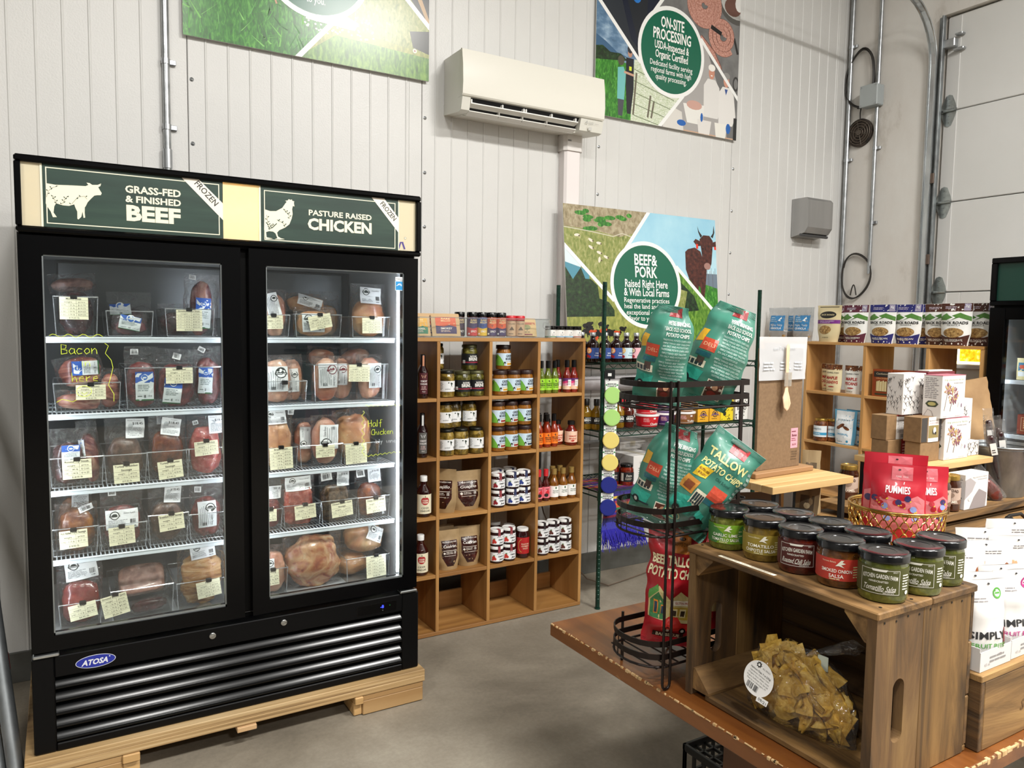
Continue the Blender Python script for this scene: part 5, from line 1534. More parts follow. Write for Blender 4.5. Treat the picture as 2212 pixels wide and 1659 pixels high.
series(PS_, ((2.398, YF_ + .04, r1, -.1, 'dark red sauce bottle with pink label, set back from its two neighbours'), (2.434, YF_, r1, -.15, 'dark red sauce bottle with pink wave label, front middle'), (2.481, YF_, r1, -.15, 'dark red sauce bottle with pink wave label beside the shelf end')), 'pink labelled sauces')
OS_ = sauce('o', NZ([(.3, '6a1a08'), (.7, '96300f')], 30, rough=.12, coat=.6), BLK_LID, 'ef7d1e', (('SMOKED', .036, .007, .040), ('ONION', .026, .008, .036), ('HOT SAUCE', .015, .005, .032)), r=.0225, h=.155, art=lambda p, w: p.ell('1d1d1d', 0, .050, .006, .006, 1, 12).ell('ef7d1e', .002, .051, .0035, .0035, 2, 10))
r2 = ZR[1]
series(OS_, ((2.255, YF_, r2, -.1, 'leftmost orange labelled hot sauce bottle, second cube row'), (2.304, YF_ - .004, r2, -.1, 'middle orange labelled hot sauce bottle, second cube row'), (2.356, YF_ + .004, r2, -.12, 'rightmost orange labelled hot sauce bottle, second cube row'), (2.285, YF_ + .055, r2, -.1, 'orange labelled sauce bottle in the second line, left'), (2.335, YF_ + .055, r2, -.1, 'orange labelled sauce bottle in the second line, right')), 'orange labelled hot sauces')
MP = sauce('m', NZ([(.3, '5a0f08'), (.7, '7d1d10')], 30, rough=.12, coat=.6), P('141212', .3), 'efc9b0', (('VERMONT', .036, .008, .046), ('MAPLE', .022, .008, .04)), r=.035, h=.128, ch=.022, tcol='c23a26', art=lambda p, w: p.poly('b5362a', [(-.014, .008), (0, .004), (.012, .010), (.004, .016), (-.006, .014)], 1))
series(MP, ((2.470, YF_, r2, -.3, 'red round bottle with salmon label beside the shelf end'), (2.415, YF_ + .06, r2, -.2, 'red round bottle with salmon label, half hidden behind'), (2.390, YF_ + .13, r2, -.2, 'red round bottle with salmon label, far back')), 'salmon labelled red bottles')
# third row
r3 = ZR[2]
RC = sauce('r', NZ([(.3, '2a0808'), (.7, '50120f')], 30, rough=.12, coat=.6), P('c8242c', .3, coat=.3), 'e77a86', (('HOT', .05, .006, .018),), r=.0225, h=.150, ch=.038, art=lambda p, w: p.poly('c9202c', [(-.012, .03), (.004, .05), (.012, .028), (0, .01)], 1).ell('201a1c', -.006, .016, .012, .010, 2, 12))
series(RC, ((2.258, YF_, r3, 0, 'red capped sauce bottle at the left end, third cube row'), (2.305, YF_, r3, -.1, 'red capped sauce bottle beside the gold capped ones')), 'red capped sauce bottles')
GC = sauce('g', NZ([(.35, '6e3a0e'), (.7, '8a5a1a')], 40, rough=.12, coat=.6), P('a88a4e', .35, .5), 'efeeea', (('Vermont', .036, .007, .034), ('Pepper Works', .026, .005, .034)), r=.027, h=.155, ch=.032, tcol='3a5a3a', art=lambda p, w: p.ell('2d5a32', 0, .052, .004, .007, 1, 10))
series(GC, ((2.359, YF_, r3, -.1, 'gold capped orange pepper sauce bottle, front left of three'), (2.418, YF_ - .003, r3, -.1, 'gold capped pepper sauce bottle, front middle of three'), (2.478, YF_, r3, -.1, 'gold capped pepper sauce bottle, front right of three'), (2.396, YF_ + .07, r3, -.1, 'gold capped pepper sauce bottle in the back, left'), (2.446, YF_ + .07, r3, -.1, 'gold capped pepper sauce bottle in the back, right')), 'gold capped pepper sauces')
# vinegars in the leftmost column
def vinegar(lab, lcol):
 p = Print().rect(lcol, -.022, 0, .022, .105, 0)
 p.line('d9a98c' if lcol != '5d5b58' else 'e6e6e6', [(-.011, .095), (-.005, .080), (0, .092), (.005, .080), (.011, .095)], .003, 1)
 p.text('ece6e2', 'VERMONT', 0, .064, .009, .034, 2, .01).text('ece6e2', 'VINEGARS', 0, .050, .009, .036, 2, .01).greek('c9a9a4', -.014, .020, .014, .040, 3, 2, 4, al='c').text('ece6e2', 'Red', 0, .012, .006, None, 2)
 t = vessel('vinegar_bottle', lab, 'bottle', (0, 0, 0), bottle_prof(.028, .19, .66, .40), NZ([(.3, '14070a'), (.7, '260c10')], 12, rough=.1, coat=.7), [(.0125, .165), (.0125, .214), (.011, .216), (0, .216)], P('100f10', .4), p, .022, .028, 0, None, 22, capname='cap')
 MB().box(-.005, -.0145, .160, .005, -.011, .212, .001).build('seal_strip', P('c98a6a' if lcol != '5d5b58' else 'd9d9d6', .5), t)
 return t
series(vinegar('v', '4f1d24'), ((1.558, YF_, r1, -.25, 'dark vinegar bottle with maroon label, top row beside the freezer'), (1.583, YF_ + .06, r1, -.25, 'second dark vinegar bottle with maroon label, behind the first')), 'maroon labelled vinegars')
series(vinegar('v', '5d5b58'), ((1.556, YF_, r2, -.25, 'dark vinegar bottle with grey label beside the freezer'), (1.583, YF_ + .06, r2, -.25, 'second dark vinegar bottle with grey label, behind the first')), 'grey labelled vinegars')
p = Print().rect('e6ddc0', -.045, 0, .045, .098, 0).ell('b0262a', 0, .062, .019, .017, 1, 20).ell('b0262a', -.007, .068, .013, .015, 1, 16).ell('b0262a', .007, .068, .013, .015, 1, 16).rect('3a5a2a', -.001, .082, .002, .092, 2)
p.text('f1e8d0', 'YODER', 0, .068, .008, .030, 2, .02).text('f1e8d0', 'FARM', 0, .057, .008, .026, 2, .02).text('3a3a32', 'CIDER', 0, .030, .009, .038, 2).text('3a3a32', 'VINEGAR', 0, .015, .009, .050, 2)
CV = vessel('vinegar_bottle', 'c', 'bottle', (0, 0, 0), bottle_prof(.039, .185, .66, .42), NZ([(.3, '1a0808'), (.7, '3a100c')], 12, rough=.1, coat=.7), [(.0185, .178), (.0185, .203), (.017, .205), (0, .205)], WHT_LID, p, .018, .039, 0, None, 24, capname='cap')
series(CV, ((1.565, YF_, r3, -.2, 'cider vinegar bottle with red apple label, third row'), (1.532, YF_ + .09, r3, -.2, 'cider vinegar bottle behind the third row one'), (1.552, YF_ + .005, ZR[3], -.25, 'cider vinegar bottle with red apple label, fourth row')), 'cider vinegars')
# pickle jars
OLV = NZ([(.3, '2c2a0c'), (.5, '55511f'), (.68, '8a8540'), (.8, 'b0a868')], 26, rough=.12, detail=3, coat=.7, dist=1.0)
OLV2 = NZ([(.3, '30280c'), (.5, '6b5620'), (.68, 'a58a42'), (.8, 'cdb878')], 24, rough=.12, detail=3, coat=.7, dist=1.0)
p = Print().rect('0f1316', -.062, 0, .062, .060, 0).rect('8e1f36', -.062, .012, .062, .018, 1).text('ecebe5', 'BACKYARD', .012, .046, .009, .040, 2, .02).text('ecebe5', 'BRINE', .012, .032, .016, .052, 2, .03).rect('dedede', -.050, .010, -.034, .026, 1)
BJ = vessel('pickle_jar', 'b', 'jar', (0, 0, 0), jar_prof(.0425, .118), OLV, lid_prof(.040, .116, .016), P('5b5a3c', .35, .5), p, .026, .0425)
series(BJ, ((1.784, YF_ + .01, r1, -.2, 'brine pickle jar with black label, front middle of the top row'), (1.866, YF_ + .015, r1, -.25, 'brine pickle jar of dark slices, front right of the top row'), (1.842, YF_ + .045, r1 + .1335, -.2, 'brine pickle jar stacked on top of two others'), (1.745, YF_ + .11, r1, -.1, 'brine pickle jar at the back of the top row')), 'black labelled pickle jars')
p = Print().rect('e9eaea', -.052, 0, .052, .054, 0).poly('2f3a30', [(.006, .048), (.010, .030), (.004, .018), (.012, .030), (.018, .020), (.014, .034), (.020, .040)], 1).ell('2f3a30', .012, .042, .006, .004, 1, 10).ell('2f3a30', -.004, .045, .004, .003, 1, 8).text('55585a', 'pickled', -.008, .014, .006, .026, 2).bars('55585a', .028, .006, .042, .018, 6, 2).greek('9a9d9e', -.050, .008, -.030, .046, 6, 1)
WJ = vessel('pickle_jar', 'w', 'jar', (0, 0, 0), jar_prof(.0405, .122), OLV2, lid_prof(.036, .120, .015), P('15150f', .35, .3), p, .030, .0405)
series(WJ, ((1.690, YF_, r1, -.1, 'white labelled pickle jar at the left of the top row'), (1.676, YF_ + .10, r1 + .136, 0, 'white labelled jar standing high at the left of the top row'), (1.676, YF_ + .10, r1, 0, 'white labelled jar under the high one, top row'),
   (1.690, YF_, r2, -.1, 'white labelled pickle jar, lower left of the second row stack'), (1.774, YF_, r2, -.12, 'white labelled pickle jar, lower middle of the second row stack'), (1.862, YF_, r2, -.15, 'white labelled pickle jar, lower right of the second row stack'),
   (1.694, YF_ + .03, r2 + .1365, -.1, 'white labelled pickle jar, upper left of the second row stack'), (1.756, YF_ + .055, r2 + .1365, -.1, 'white labelled pickle jar, upper middle of the second row stack'), (1.842, YF_ + .045, r2 + .1365, -.1, 'white labelled pickle jar, upper right of the second row stack')), 'white labelled pickle jars')
# nut butter jars
def nutjar(lc):
 p = Print().rect('c8dcea', -.064, 0, .064, .066, 0).poly('6fae3c', [(-.064, 0), (-.01, 0), (-.012, .018), (-.03, .046), (-.048, .06), (-.064, .05)], 1).poly('3c7a35', [(-.064, .02), (-.045, .045), (-.064, .058)], 2).poly('e6efe0', [(.0, .0), (.064, 0), (.064, .02), (.01, .018)], 1)
 p.text('2e2f38', 'GREEN', .022, .052, .013, .044, 3, .02).text('2e2f38', 'MOUNTAIN', .022, .036, .013, .048, 3, .02).text(lc, 'Peanut Butter', .022, .022, .007, .042, 3).rect(lc, .006, .003, .052, .014, 2).ell('1b1b1d', -.006, .012, .006, .010, 3, 10).ell('e9e9e9', -.006, .008, .003, .005, 4, 8)
 return vessel('nut_butter_jar', 'n', 'jar', (0, 0, 0), jar_prof(.0402, .113, .88, .14), NZ([(.3, '7a4a16'), (.7, '9a6422')], 20, rough=.16, coat=.6), lid_prof(.040, .110, .021), P('2b1713', .35), p, .022, .0402)
series(nutjar('c8902a'), ((2.001, YF_, r1, -.2, 'nut butter jar with yellow band, left of three in the top row'), (2.083, YF_, r1, -.2, 'nut butter jar with yellow band, middle of three in the top row'), (2.164, YF_ + .003, r1, -.2, 'nut butter jar with yellow band, right of three in the top row'), (2.044, YF_ + .04, r1 + .1325, -.15, 'single nut butter jar standing on top of the top row')), 'yellow band nut butters')
series(nutjar('8e2a2a'), ((1.992, YF_, r2, -.2, 'nut butter jar with red band, lower left of the stack'), (2.074, YF_ + .003, r2, -.2, 'nut butter jar with red band, lower middle of the stack'), (1.994, YF_ + .006, r2 + .1325, -.2, 'nut butter jar with red band, upper left of the stack'), (2.076, YF_ + .012, r2 + .1325, -.2, 'nut butter jar with red band, upper middle of the stack')), 'red band nut butters')
series(nutjar('2f3f52'), ((2.160, YF_ + .003, r2, -.2, 'nut butter jar with navy band, lower right of the stack'), (2.161, YF_ + .012, r2 + .1325, -.2, 'nut butter jar with navy band, upper right of the stack')), 'navy band nut butters')
# jam jars: white lid with a paper seal strip
def jam(fruit, seal):
 p = Print().rect('eeeff0', -.056, 0, .056, .048, 0).text('8b9092', 'Blake Hill', .010, .040, .007, .044, 2)
 p.text('222326', 'SIMPLY', .012, .026, .008, .036, 2, .02).text('222326', 'Jam', .012, .012, .010, .024, 2, .02, skew=.2)
 for a, b_, rr in ((-.030, .020, .009), (-.022, .013, .007), (-.034, .010, .006)):
  p.ell(fruit, a, b_, rr, rr, 2, 12)
 p.ell('4d7a3a', -.028, .031, .006, .003, 2, 8)
 t = vessel('jam_jar', 'j', 'jar', (0, 0, 0), jar_prof(.0385, .076), NZ([(.3, '18090c'), (.7, '2e0f14')], 20, rough=.1, coat=.6), lid_prof(.0375, .075, .016), WHT_LID, p, .012, .0385)
 MB().box(-.007, -.0392, .054, .007, -.0378, .091, .0003).box(-.007, -.0392, .0905, .007, -.010, .0915, .0002).build('seal_strip', P(seal, .5), t)
 return t
JH = .0915
series(jam('8c1f2a', '8c3a40'), ((1.998, YF_, r3, -.1, 'pomegranate jam jar, lower left of the third row stack'), (1.998, YF_ + .002, r3 + JH, -.1, 'pomegranate jam jar, upper left of the third row stack')), 'jam jars with red seals')
series(jam('2c3f86', '2d3558'), ((2.089, YF_, r3, -.1, 'blueberry jam jar, lower middle of the third row stack'), (2.089, YF_ + .003, r3 + JH, -.1, 'blueberry jam jar, upper middle of the third row stack'), (2.166, YF_ + .01, r3, -.1, 'blueberry jam jar, lower right of the third row stack'), (2.166, YF_ + .013, r3 + JH, -.1, 'blueberry jam jar, upper right of the third row stack'),
        (2.05, YF_ + .10, r3, 0, 'jam jar at the back left under another lid'), (2.05, YF_ + .10, r3 + JH, 0, 'jam jar with white lid showing behind the left stack'), (2.135, YF_ + .11, r3, 0, 'jam jar at the back right under another lid'), (2.135, YF_ + .11, r3 + JH, 0, 'jam jar with white lid showing behind the right stack')), 'jam jars with navy seals')
r4 = ZR[3]
series(jam('c0332a', '8c3a40'), ((1.994, YF_, r4, -.1, 'strawberry jam jar, lower left of the fourth row stack'), (1.994, YF_, r4 + JH, -.1, 'strawberry jam jar, upper left of the fourth row stack'), (2.072, YF_ + .004, r4, -.1, 'strawberry jam jar, lower right of the fourth row stack'), (2.072, YF_ + .006, r4 + JH, -.1, 'strawberry jam jar, upper right of the fourth row stack')), 'strawberry jams')
series(jam('5a2a20', '2a2022'), ((2.285, YF_, r4, -.1, 'fig jam jar, lower left of the six jar stack'), (2.285, YF_ + .003, r4 + JH, -.1, 'fig jam jar, upper left of the six jar stack'), (2.362, YF_ + .003, r4, -.1, 'fig jam jar, lower middle of the six jar stack'), (2.362, YF_ + .006, r4 + JH, -.1, 'fig jam jar, upper middle of the six jar stack'), (2.445, YF_ + .008, r4, -.1, 'fig jam jar, lower right of the six jar stack'), (2.445, YF_ + .010, r4 + JH, -.1, 'fig jam jar, upper right of the six jar stack')), 'fig jams')
p = Print().rect('b01c1e', -.05, 0, .05, .090, 0).text('f0e6c8', 'MULLED WINE', .004, .054, .008, .045, 2).text('f0e6c8', 'CRANBERRY', .004, .042, .008, .045, 2).text('f0e6c8', 'SAUCE', .004, .030, .008, .03, 2)
p.line('c8a850', [(-.012 + .024 * math.cos(a), .045 + .036 * math.sin(a)) for a in [rad(100 + 16 * k) for k in range(11)]], .0025, 1)
CRJ = vessel('sauce_jar', 'c', 'jar', (0, 0, 0), jar_prof(.0375, .150, .80), NZ([(.3, '1c0608'), (.7, '360b10')], 20, rough=.1, coat=.6), lid_prof(.032, .148, .016), WHT_LID, p, .026, .0375)
series(CRJ, ((2.164, YF_ + .01, r4, -.2, 'tall cranberry sauce jar with red wreath label'), (2.13, YF_ + .10, r4, -.2, 'cranberry sauce jar behind the front one'), (2.09, YF_ + .19, r4, -.2, 'cranberry sauce jar farthest back')), 'cranberry sauces')
# kraft chile pouches
KRAFT = NZ([(.3, '8f7550'), (.6, 'a58a62'), (.8, 'b59b74')], 14, rough=.55, bump=.08)
CHILE = NZ([(.3, '1d0a08'), (.6, '3a1510'), (.8, '5a2a20')], 22, rough=.2, coat=.6, bump=.3)
def kpouch(label, name, w, h, x, y, z, rot, seed):
 t = thing('chile_pouch', label, 'pouch', (x, y, z), rot, 'kraft chile pouches')
 po = Pouch(w, h, [(0, .030), (.15, .034), (.5, .026), (.85, .006), (1, .001)], seed, .003, 2.8, [(0, .86), (.25, 1.0), (1, 1.0)])
 po.mesh(MB(), 12, 16).build('bag', KRAFT, t, 179)
 p = Print()
 pts = [(-w * .36, h * .74), (w * .36, h * .74), (w * .36, h * .34), (w * .16, h * .10), (-w * .16, h * .10), (-w * .36, h * .34)]
 p.poly(CHILE, pts, 0)
 p.text('e8e0d6', 'KITCHEN GARDEN FARM', 0, h * .70, h * .028, w * .62, 2, .01).text('ece6de', name, 0, h * .60, h * .065, w * .58, 2, .01, skew=.25)
 p.rect('d8d0c6', -w * .30, h * .485, w * .30, h * .50, 1).greek('cfc6bc', -w * .18, h * .40, w * .14, h * .47, 2, 2, seed).ell('e0d8ce', -w * .25, h * .43, w * .045, None, 1, 12).bars('e0d8ce', w * .18, h * .40, w * .29, h * .47, 6, 1)
 p.rect('cfc6bc', -w * .26, h * .355, w * .26, h * .365, 1)
 p.build('window_print', t, po.front, .0004, .02, rough=.25)
 MB().lathe([(.004, -.0016), (.004, .0016)], 10, (0, 0, 0), Matrix.Translation((0, 0, h * .94)) @ Matrix.Rotation(rad(90), 4, 'X')).build('hang_hole', P('3a2c1c', .6), t)
 return t
kpouch('brown guajillo chile pouch turned sideways, third row left', 'Guajillo', .135, .225, 1.692, YF_ + .03, r3, -.75, 3)
kpouch('large brown guajillo chile pouch facing out, third row', 'Guajillo', .160, .205, 1.826, YF_ + .03, r3, -.05, 4)
kpouch('calabrian chile pouch, front left of the fourth row', 'Calabrian', .122, .205, 1.716, YF_ + .02, r4, -.05, 5)
kpouch('calabrian chile pouch, front right of the fourth row', 'Calabrian', .128, .208, 1.842, YF_ + .035, r4, -.1, 6)
kpouch('calabrian chile pouch behind at the left of the fourth row', 'Calabrian', .122, .21, 1.73, YF_ + .11, r4, 0, 7)
kpouch('calabrian chile pouch behind at the right of the fourth row', 'Calabrian', .12, .22, 1.83, YF_ + .15, r4, 0, 8)
# on top of the shelf
ZT = 1.5255
tr_ = thing('spice_tray', 'clear plastic tray of spices on top of the cube shelf', 'tray', (1.92, 3.49, ZT))
tm = MB()
for q in ((-.40, -.05, .0, .375, .13, .004), (-.40, -.05, .004, .375, -.047, .10), (-.40, .127, .004, .375, .13, .10), (.372, -.047, .004, .375, .127, .10), (-.40, -.047, .004, -.397, .127, .10)):
 tm.box(*q)
tm.build('tray_body', ACRYL, tr_)
MB().tube([(-.40, -.05, .10), (.375, -.05, .10), (.375, .13, .10), (-.40, .13, .10)], .002, 5, True).build('rim', RIMM, tr_)
MB().tube([(.365, -.052, .052), (.33, -.052, .052), (.325, -.052, .06), (.33, -.052, .085), (.36, -.052, .085)], .002, 5).build('handle_slot', RIMM, tr_)
def spouch(label, c1, c2, x, y, z, rot, w=.135, h=.12, tilt=-18):
 t = thing('spice_pouch', label, 'pouch', (x, y, z), (rad(tilt), 0, rot))
 po = Pouch(w, h, [(0, .004), (.3, .010), (.8, .004), (1, .001)], 3, .002)
 po.mesh(MB(), 8, 8).build('bag', P('c9a678', .6), t, 179)
 p = Print().rect(c1, -w * .36, h * .10, w * .36, h * .84, 0).poly(c2, [(-w * .36, h * .10), (w * .36, h * .10), (w * .36, h * .40), (w * .1, h * .46), (-w * .1, h * .40), (-w * .36, h * .45)], 1).text('f3d9a0', 'BARE', 0, h * .76, h * .07, w * .32, 2, .02).text('f3d9a0', 'MELLOW', 0, h * .66, h * .06, w * .34, 2, .02).text('f1e6da', 'SMOKEY', 0, h * .32, h * .08, w * .40, 2, .02).greek('e8d0c0', -w * .2, h * .16, w * .2, h * .25, 2, 2)
 p.build('label', t, po.front, .0004, .03)
spouch('tan spice pouch with orange and purple label, left of two', 'd8572a', '3b2a5c', 1.600, YF_ + .04, ZT + .006, -.15)
spouch('tan spice pouch with orange and purple label, front right', 'd8572a', '3b2a5c', 1.690, YF_ + .005, ZT + .006, -.15, .15, .12)
spouch('tan spice pouch with yellow and green label beside the freezer', 'e0a52a', '2f7a5a', 1.556, YF_ + .02, ZT + .006, -.15, .1, .11)
t = thing('spice_pouch', 'small kraft pouch with a tree drawing in the tray', 'pouch', (2.185, YF_ + .03, ZT + .006), (rad(-20), 0, -.25))
po = Pouch(.115, .105, [(0, .010), (.3, .014), (.8, .004), (1, .001)], 8, .002)
po.mesh(MB(), 8, 8).build('bag', P('c8a774', .6), t, 179)
Print().rect('a85a3a', -.05, .066, .05, .080, 1).ell('8a8a5a', 0, .05, .022, .016, 1, 14).rect('6a5a3a', -.002, .028, .002, .045, 1).greek('7a6a4a', -.03, .016, .03, .026, 1, 1).rect('7a2a22', -.02, .004, .03, .012, 1).build('label', t, po.front, .0004, .03)
def spice(label, c1, c2, cap, x, y, kr=False):
 p = Print()
 if kr:
  p.rect('c9a582', -.06, 0, .06, .078, 0).text('4a3a2c', 'HOLLAND', 0, .064, .008, .038, 2).poly('5a4634', [(-.014, .030), (0, .050), (.014, .030)], 1).greek('7a6450', -.016, .006, .016, .016, 1, 1)
 else:
  p.rect(c1, -.062, 0, .062, .094, 0).poly(c2, [(-.062, 0), (.062, 0), (.062, .036), (.03, .042), (0, .036), (-.03, .044), (-.062, .038)], 1).text('f0d7a0', 'BARE', .006, .080, .010, .036, 2, .02).text('f0d7a0', 'MELLOW', .006, .068, .009, .040, 2, .02).text('f5efe8', 'SPICY', .006, .022, .010, .032, 2, .02).ell('f0f0f0', -.02, .010, .005, None, 2, 8).line('2a2440', [(0, .046), (.004, .056), (-.006, .052)], .003, 2)
 h = .088 if kr else .102
 t = vessel('spice_shaker', label, 'jar', (x, y, ZT + .006), [(.024, 0), (.0265, .004), (.0265, h * .95), (.024, h)], NZ([(.3, '5a2a14'), (.7, '8a4a22')], 40, rough=.2, coat=.5), [(.0265, h - .002), (.0275, h + .002), (.0275, h + .020), (.025, h + .023), (0, h + .023)], cap, p, .004, .0265, -.3, 'spice shakers on the cube shelf', 22, capname='cap')
spice('purple and dark spice shaker turned away, first of the five', '3a2440', '2a1a2c', BLK_LID, 1.786, YF_ + .05)
spice('spice shaker with purple and red label', '3a2a5c', 'c4282c', BLK_LID, 1.832, YF_)
spice('spice shaker with blue and yellow label', '2a4a8c', 'e0b52a', BLK_LID, 1.890, YF_)
spice('spice shaker with orange and purple label, left of two', 'd8572a', '3b2a5c', BLK_LID, 1.946, YF_)
spice('spice shaker with orange and purple label, right of two', 'd8572a', '3b2a5c', BLK_LID, 2.004, YF_)
spice('red capped spice shaker with tent drawing', '', '', P('c4202a', .35), 2.064, YF_, True)
spice('red capped spice shaker with pig drawing', '', '', P('c4202a', .35), 2.120, YF_, True)
def smj(label, c, x):
 p = Print().rect('e4e2de', -.06, 0, .06, .034, 0).rect(c, -.06, 0, .06, .005, 1).poly('6a7278', [(.008, .030), (.004, .022), (.012, .022)], 1).text('5a5e62', 'Willow Farm', .008, .016, .004, .026, 2).greek('9a9a9a', -.004, .006, .02, .012, 1, 1)
 vessel('salve_jar', label, 'jar', (x, YF_ + .005, ZT), [(.028, 0), (.030, .003), (.030, .042), (.027, .046)], P('d6d2cc', .3), [(.0295, .045), (.0305, .047), (.0305, .064), (.028, .066), (0, .066)], BLK_LID, p, .005, .030, -.2, 'small jars on the shelf end', 22)
for i, (c, l_) in enumerate((('5a8a6a', 'small white jar with green foot, nearest the spice tray'), ('7aa5c4', 'small white jar with blue foot, second from the tray'), ('7ab5d4', 'small white jar with pale blue foot, third from the tray'), ('9a5a4a', 'small white jar with brown foot at the shelf end'))):
 smj(l_, c, 2.322 + .0575 * i)
# ---------------------------------------------------------------- green wire rack
wr = thing('wire_rack', 'dark green wire shelving rack along the back wall', 'rack', (3.18, 3.56, 0))
GRN = NZ([(.3, '0d2a20'), (.7, '164032')], 30, rough=.32, metal=.3)
WXA, WXB, WYA, WYB = 2.575, 3.80, 3.335, 3.785
for x in (WXA, WXB):
 for y in (WYA, WYB):
  mb = MB().tube([(x, y, .012), (x, y, 1.835)], .0125, 12)
  z = .06
  while z < 1.82:
   mb.lathe([(.0125, -.0016), (.0136, 0), (.0125, .0016)], 12, (x, y, z), cap=False)
   z += .0254
  mb.lathe([(.016, 0), (.016, .008), (.007, .012)], 12, (x, y, 0))
  mb.build('post', GRN, wr, 40, world=True)
for zt in (1.392, 1.010, .668):
 mb = MB()
 for y in (WYA, WYB):
  mb.tube([(WXA, y, zt - .004), (WXB, y, zt - .004)], .0045, 6).tube([(WXA, y, zt - .034), (WXB, y, zt - .034)], .004, 6)
  n = 34
  pts = [(WXA + (WXB - WXA) * i / n, y, zt - (.006 if i % 2 else .032)) for i in range(n + 1)]
  mb.tube(pts, .0028, 4)
 for x in (WXA, WXB):
  mb.tube([(x, WYA, zt - .004), (x, WYB, zt - .004)], .0045, 6).tube([(x, WYA, zt - .034), (x, WYB, zt - .034)], .004, 6)
 for i in range(1, 48):
  x = WXA + (WXB - WXA) * i / 48
  mb.tube([(x, WYA, zt - .003), (x, WYB, zt - .003)], .0022, 4, cap=False)
 for y in (3.48, 3.64):
  mb.tube([(WXA, y, zt - .007), (WXB, y, zt - .007)], .004, 5)
 for x in (WXA, WXB):
  for y in (WYA, WYB):
   mb.lathe([(.0165, -.046), (.0155, .004)], 12, (x, y, zt))
 mb.build('wire_shelf', GRN, wr, 40, world=True)
# syrup bottles on its top shelf
def syrup(label, x, y, c1, c2, fruit, rot=-.35):
 p = Print().rect(c1, -.052, 0, .052, .060, 0)
 p.ell(fruit, -.032, .044, .017, .017, 1, 18).ell('f7e0b0', -.032, .044, .013, .013, 2, 16)
 for k in range(6):
  a = math.pi * k / 3
  p.line(fruit, [(-.032, .044), (-.032 + .013 * math.cos(a), .044 + .013 * math.sin(a))], .0014, 3)
 p.ell('c02a2a', -.038, .014, .009, .009, 2, 12).ell('a01a2a', -.026, .010, .008, .008, 2, 12).ell('3a7a3a', -.042, .005, .008, .004, 2, 8)
 p.text(c2, 'Wild', .018, .030, .007, .026, 2, .02).text(c2, 'Orange', .018, .018, .007, .034, 2, .02)
 t = vessel('syrup_bottle', label, 'bottle', (x, y, 1.393), [(.030, 0), (.0345, .005), (.0345, .098), (.032, .108), (.017, .124), (.0145, .132), (.0145, .150)], NZ([(.3, '120404'), (.7, '240808')], 12, rough=.1, coat=.7), [(.0165, .146), (.0165, .164), (.0155, .1655), (0, .1655)], P('b9bcbe', .3, .8), p, .020, .0345, rot, 'dark syrup bottles with fruit labels', 22, capname='cap')
syrup('dark syrup bottle at the left end, mostly hidden by the cube shelf', 2.562, 3.52, '2c4a8c', 'dfe6f0', 'e8781e')
syrup('dark syrup bottle with orange label left of the green post', 2.572, 3.43, '2c4a8c', 'dfe6f0', 'e8781e')
syrup('dark syrup bottle with orange label behind the green post', 2.643, 3.41, '2c4a8c', 'dfe6f0', 'e8781e')
syrup('dark syrup bottle with orange label right of the green post', 2.716, 3.40, '2c4a8c', 'f0f3f8', 'e8781e')
syrup('dark syrup bottle with pale blue peach label', 2.789, 3.40, 'c5dbe2', '4a8a9a', 'f0b040')
syrup('dark syrup bottle with pink and plum label', 2.862, 3.40, 'e8b0b8', '8a3a5a', '5a2a4a')
p = Print().rect('efe6d2', -.045, .030, .045, .062, 0).rect('4a2a6a', -.045, 0, .045, .030, 0).text('2a2420', 'VERMONT', 0, .054, .007, .036, 2, .02).text('2a2420', 'MAPLE', 0, .042, .007, .03, 2, .02).text('e8e0f0', 'syrup', 0, .014, .008, .03, 2)
vessel('syrup_jug', 'small jar with cream and purple label on the top wire shelf', 'jar', (2.928, 3.40, 1.393), [(.028, 0), (.032, .004), (.032, .085), (.026, .10), (.021, .108), (.021, .12)], NZ([(.3, '120404'), (.7, '240808')], 12, rough=.1, coat=.7), lid_prof(.024, .118, .020), P('1a1a1c', .4), p, .014, .032, -.4, None, 20)
# second wire shelf
zs2 = 1.011
BRB = NZ([(.3, '6a4a0a'), (.6, '8f6a14'), (.8, 'a98428')], 20, rough=.14, coat=.6)
def brine_b(label, x, y, body, top='15120e'):
 p = Print().rect('121416', -.044, 0, .044, .040, 0).text('efeeea', 'BACKYARD', .004, .033, .006, .034, 2, .02).text('efeeea', 'BRINE', .004, .021, .013, .046, 2, .03).text('cfcfca', 'mustard', .004, .007, .005, .03, 2)
 vessel('mustard_bottle', label, 'bottle', (x, y, zs2), bottle_prof(.033, .150, .62, .42), body, [(.0165, .135), (.0165, .170), (.015, .172), (0, .172)], P(top, .35), p, .032, .033, -.4, 'brine bottles on the wire rack', 20, capname='cap')
brine_b('mustard coloured brine bottle at the left end of the wire shelf', 2.562, 3.46, BRB)
brine_b('mustard coloured brine bottle beside the green post', 2.602, 3.42, BRB)
brine_b('mustard brine bottle mostly hidden by the hanging lids', 2.770, 3.43, BRB)
brine_b('dark red brine bottle beside the stacked tubs', 2.832, 3.42, NZ([(.3, '2a0a06'), (.7, '5a1c10')], 20, rough=.14, coat=.6))
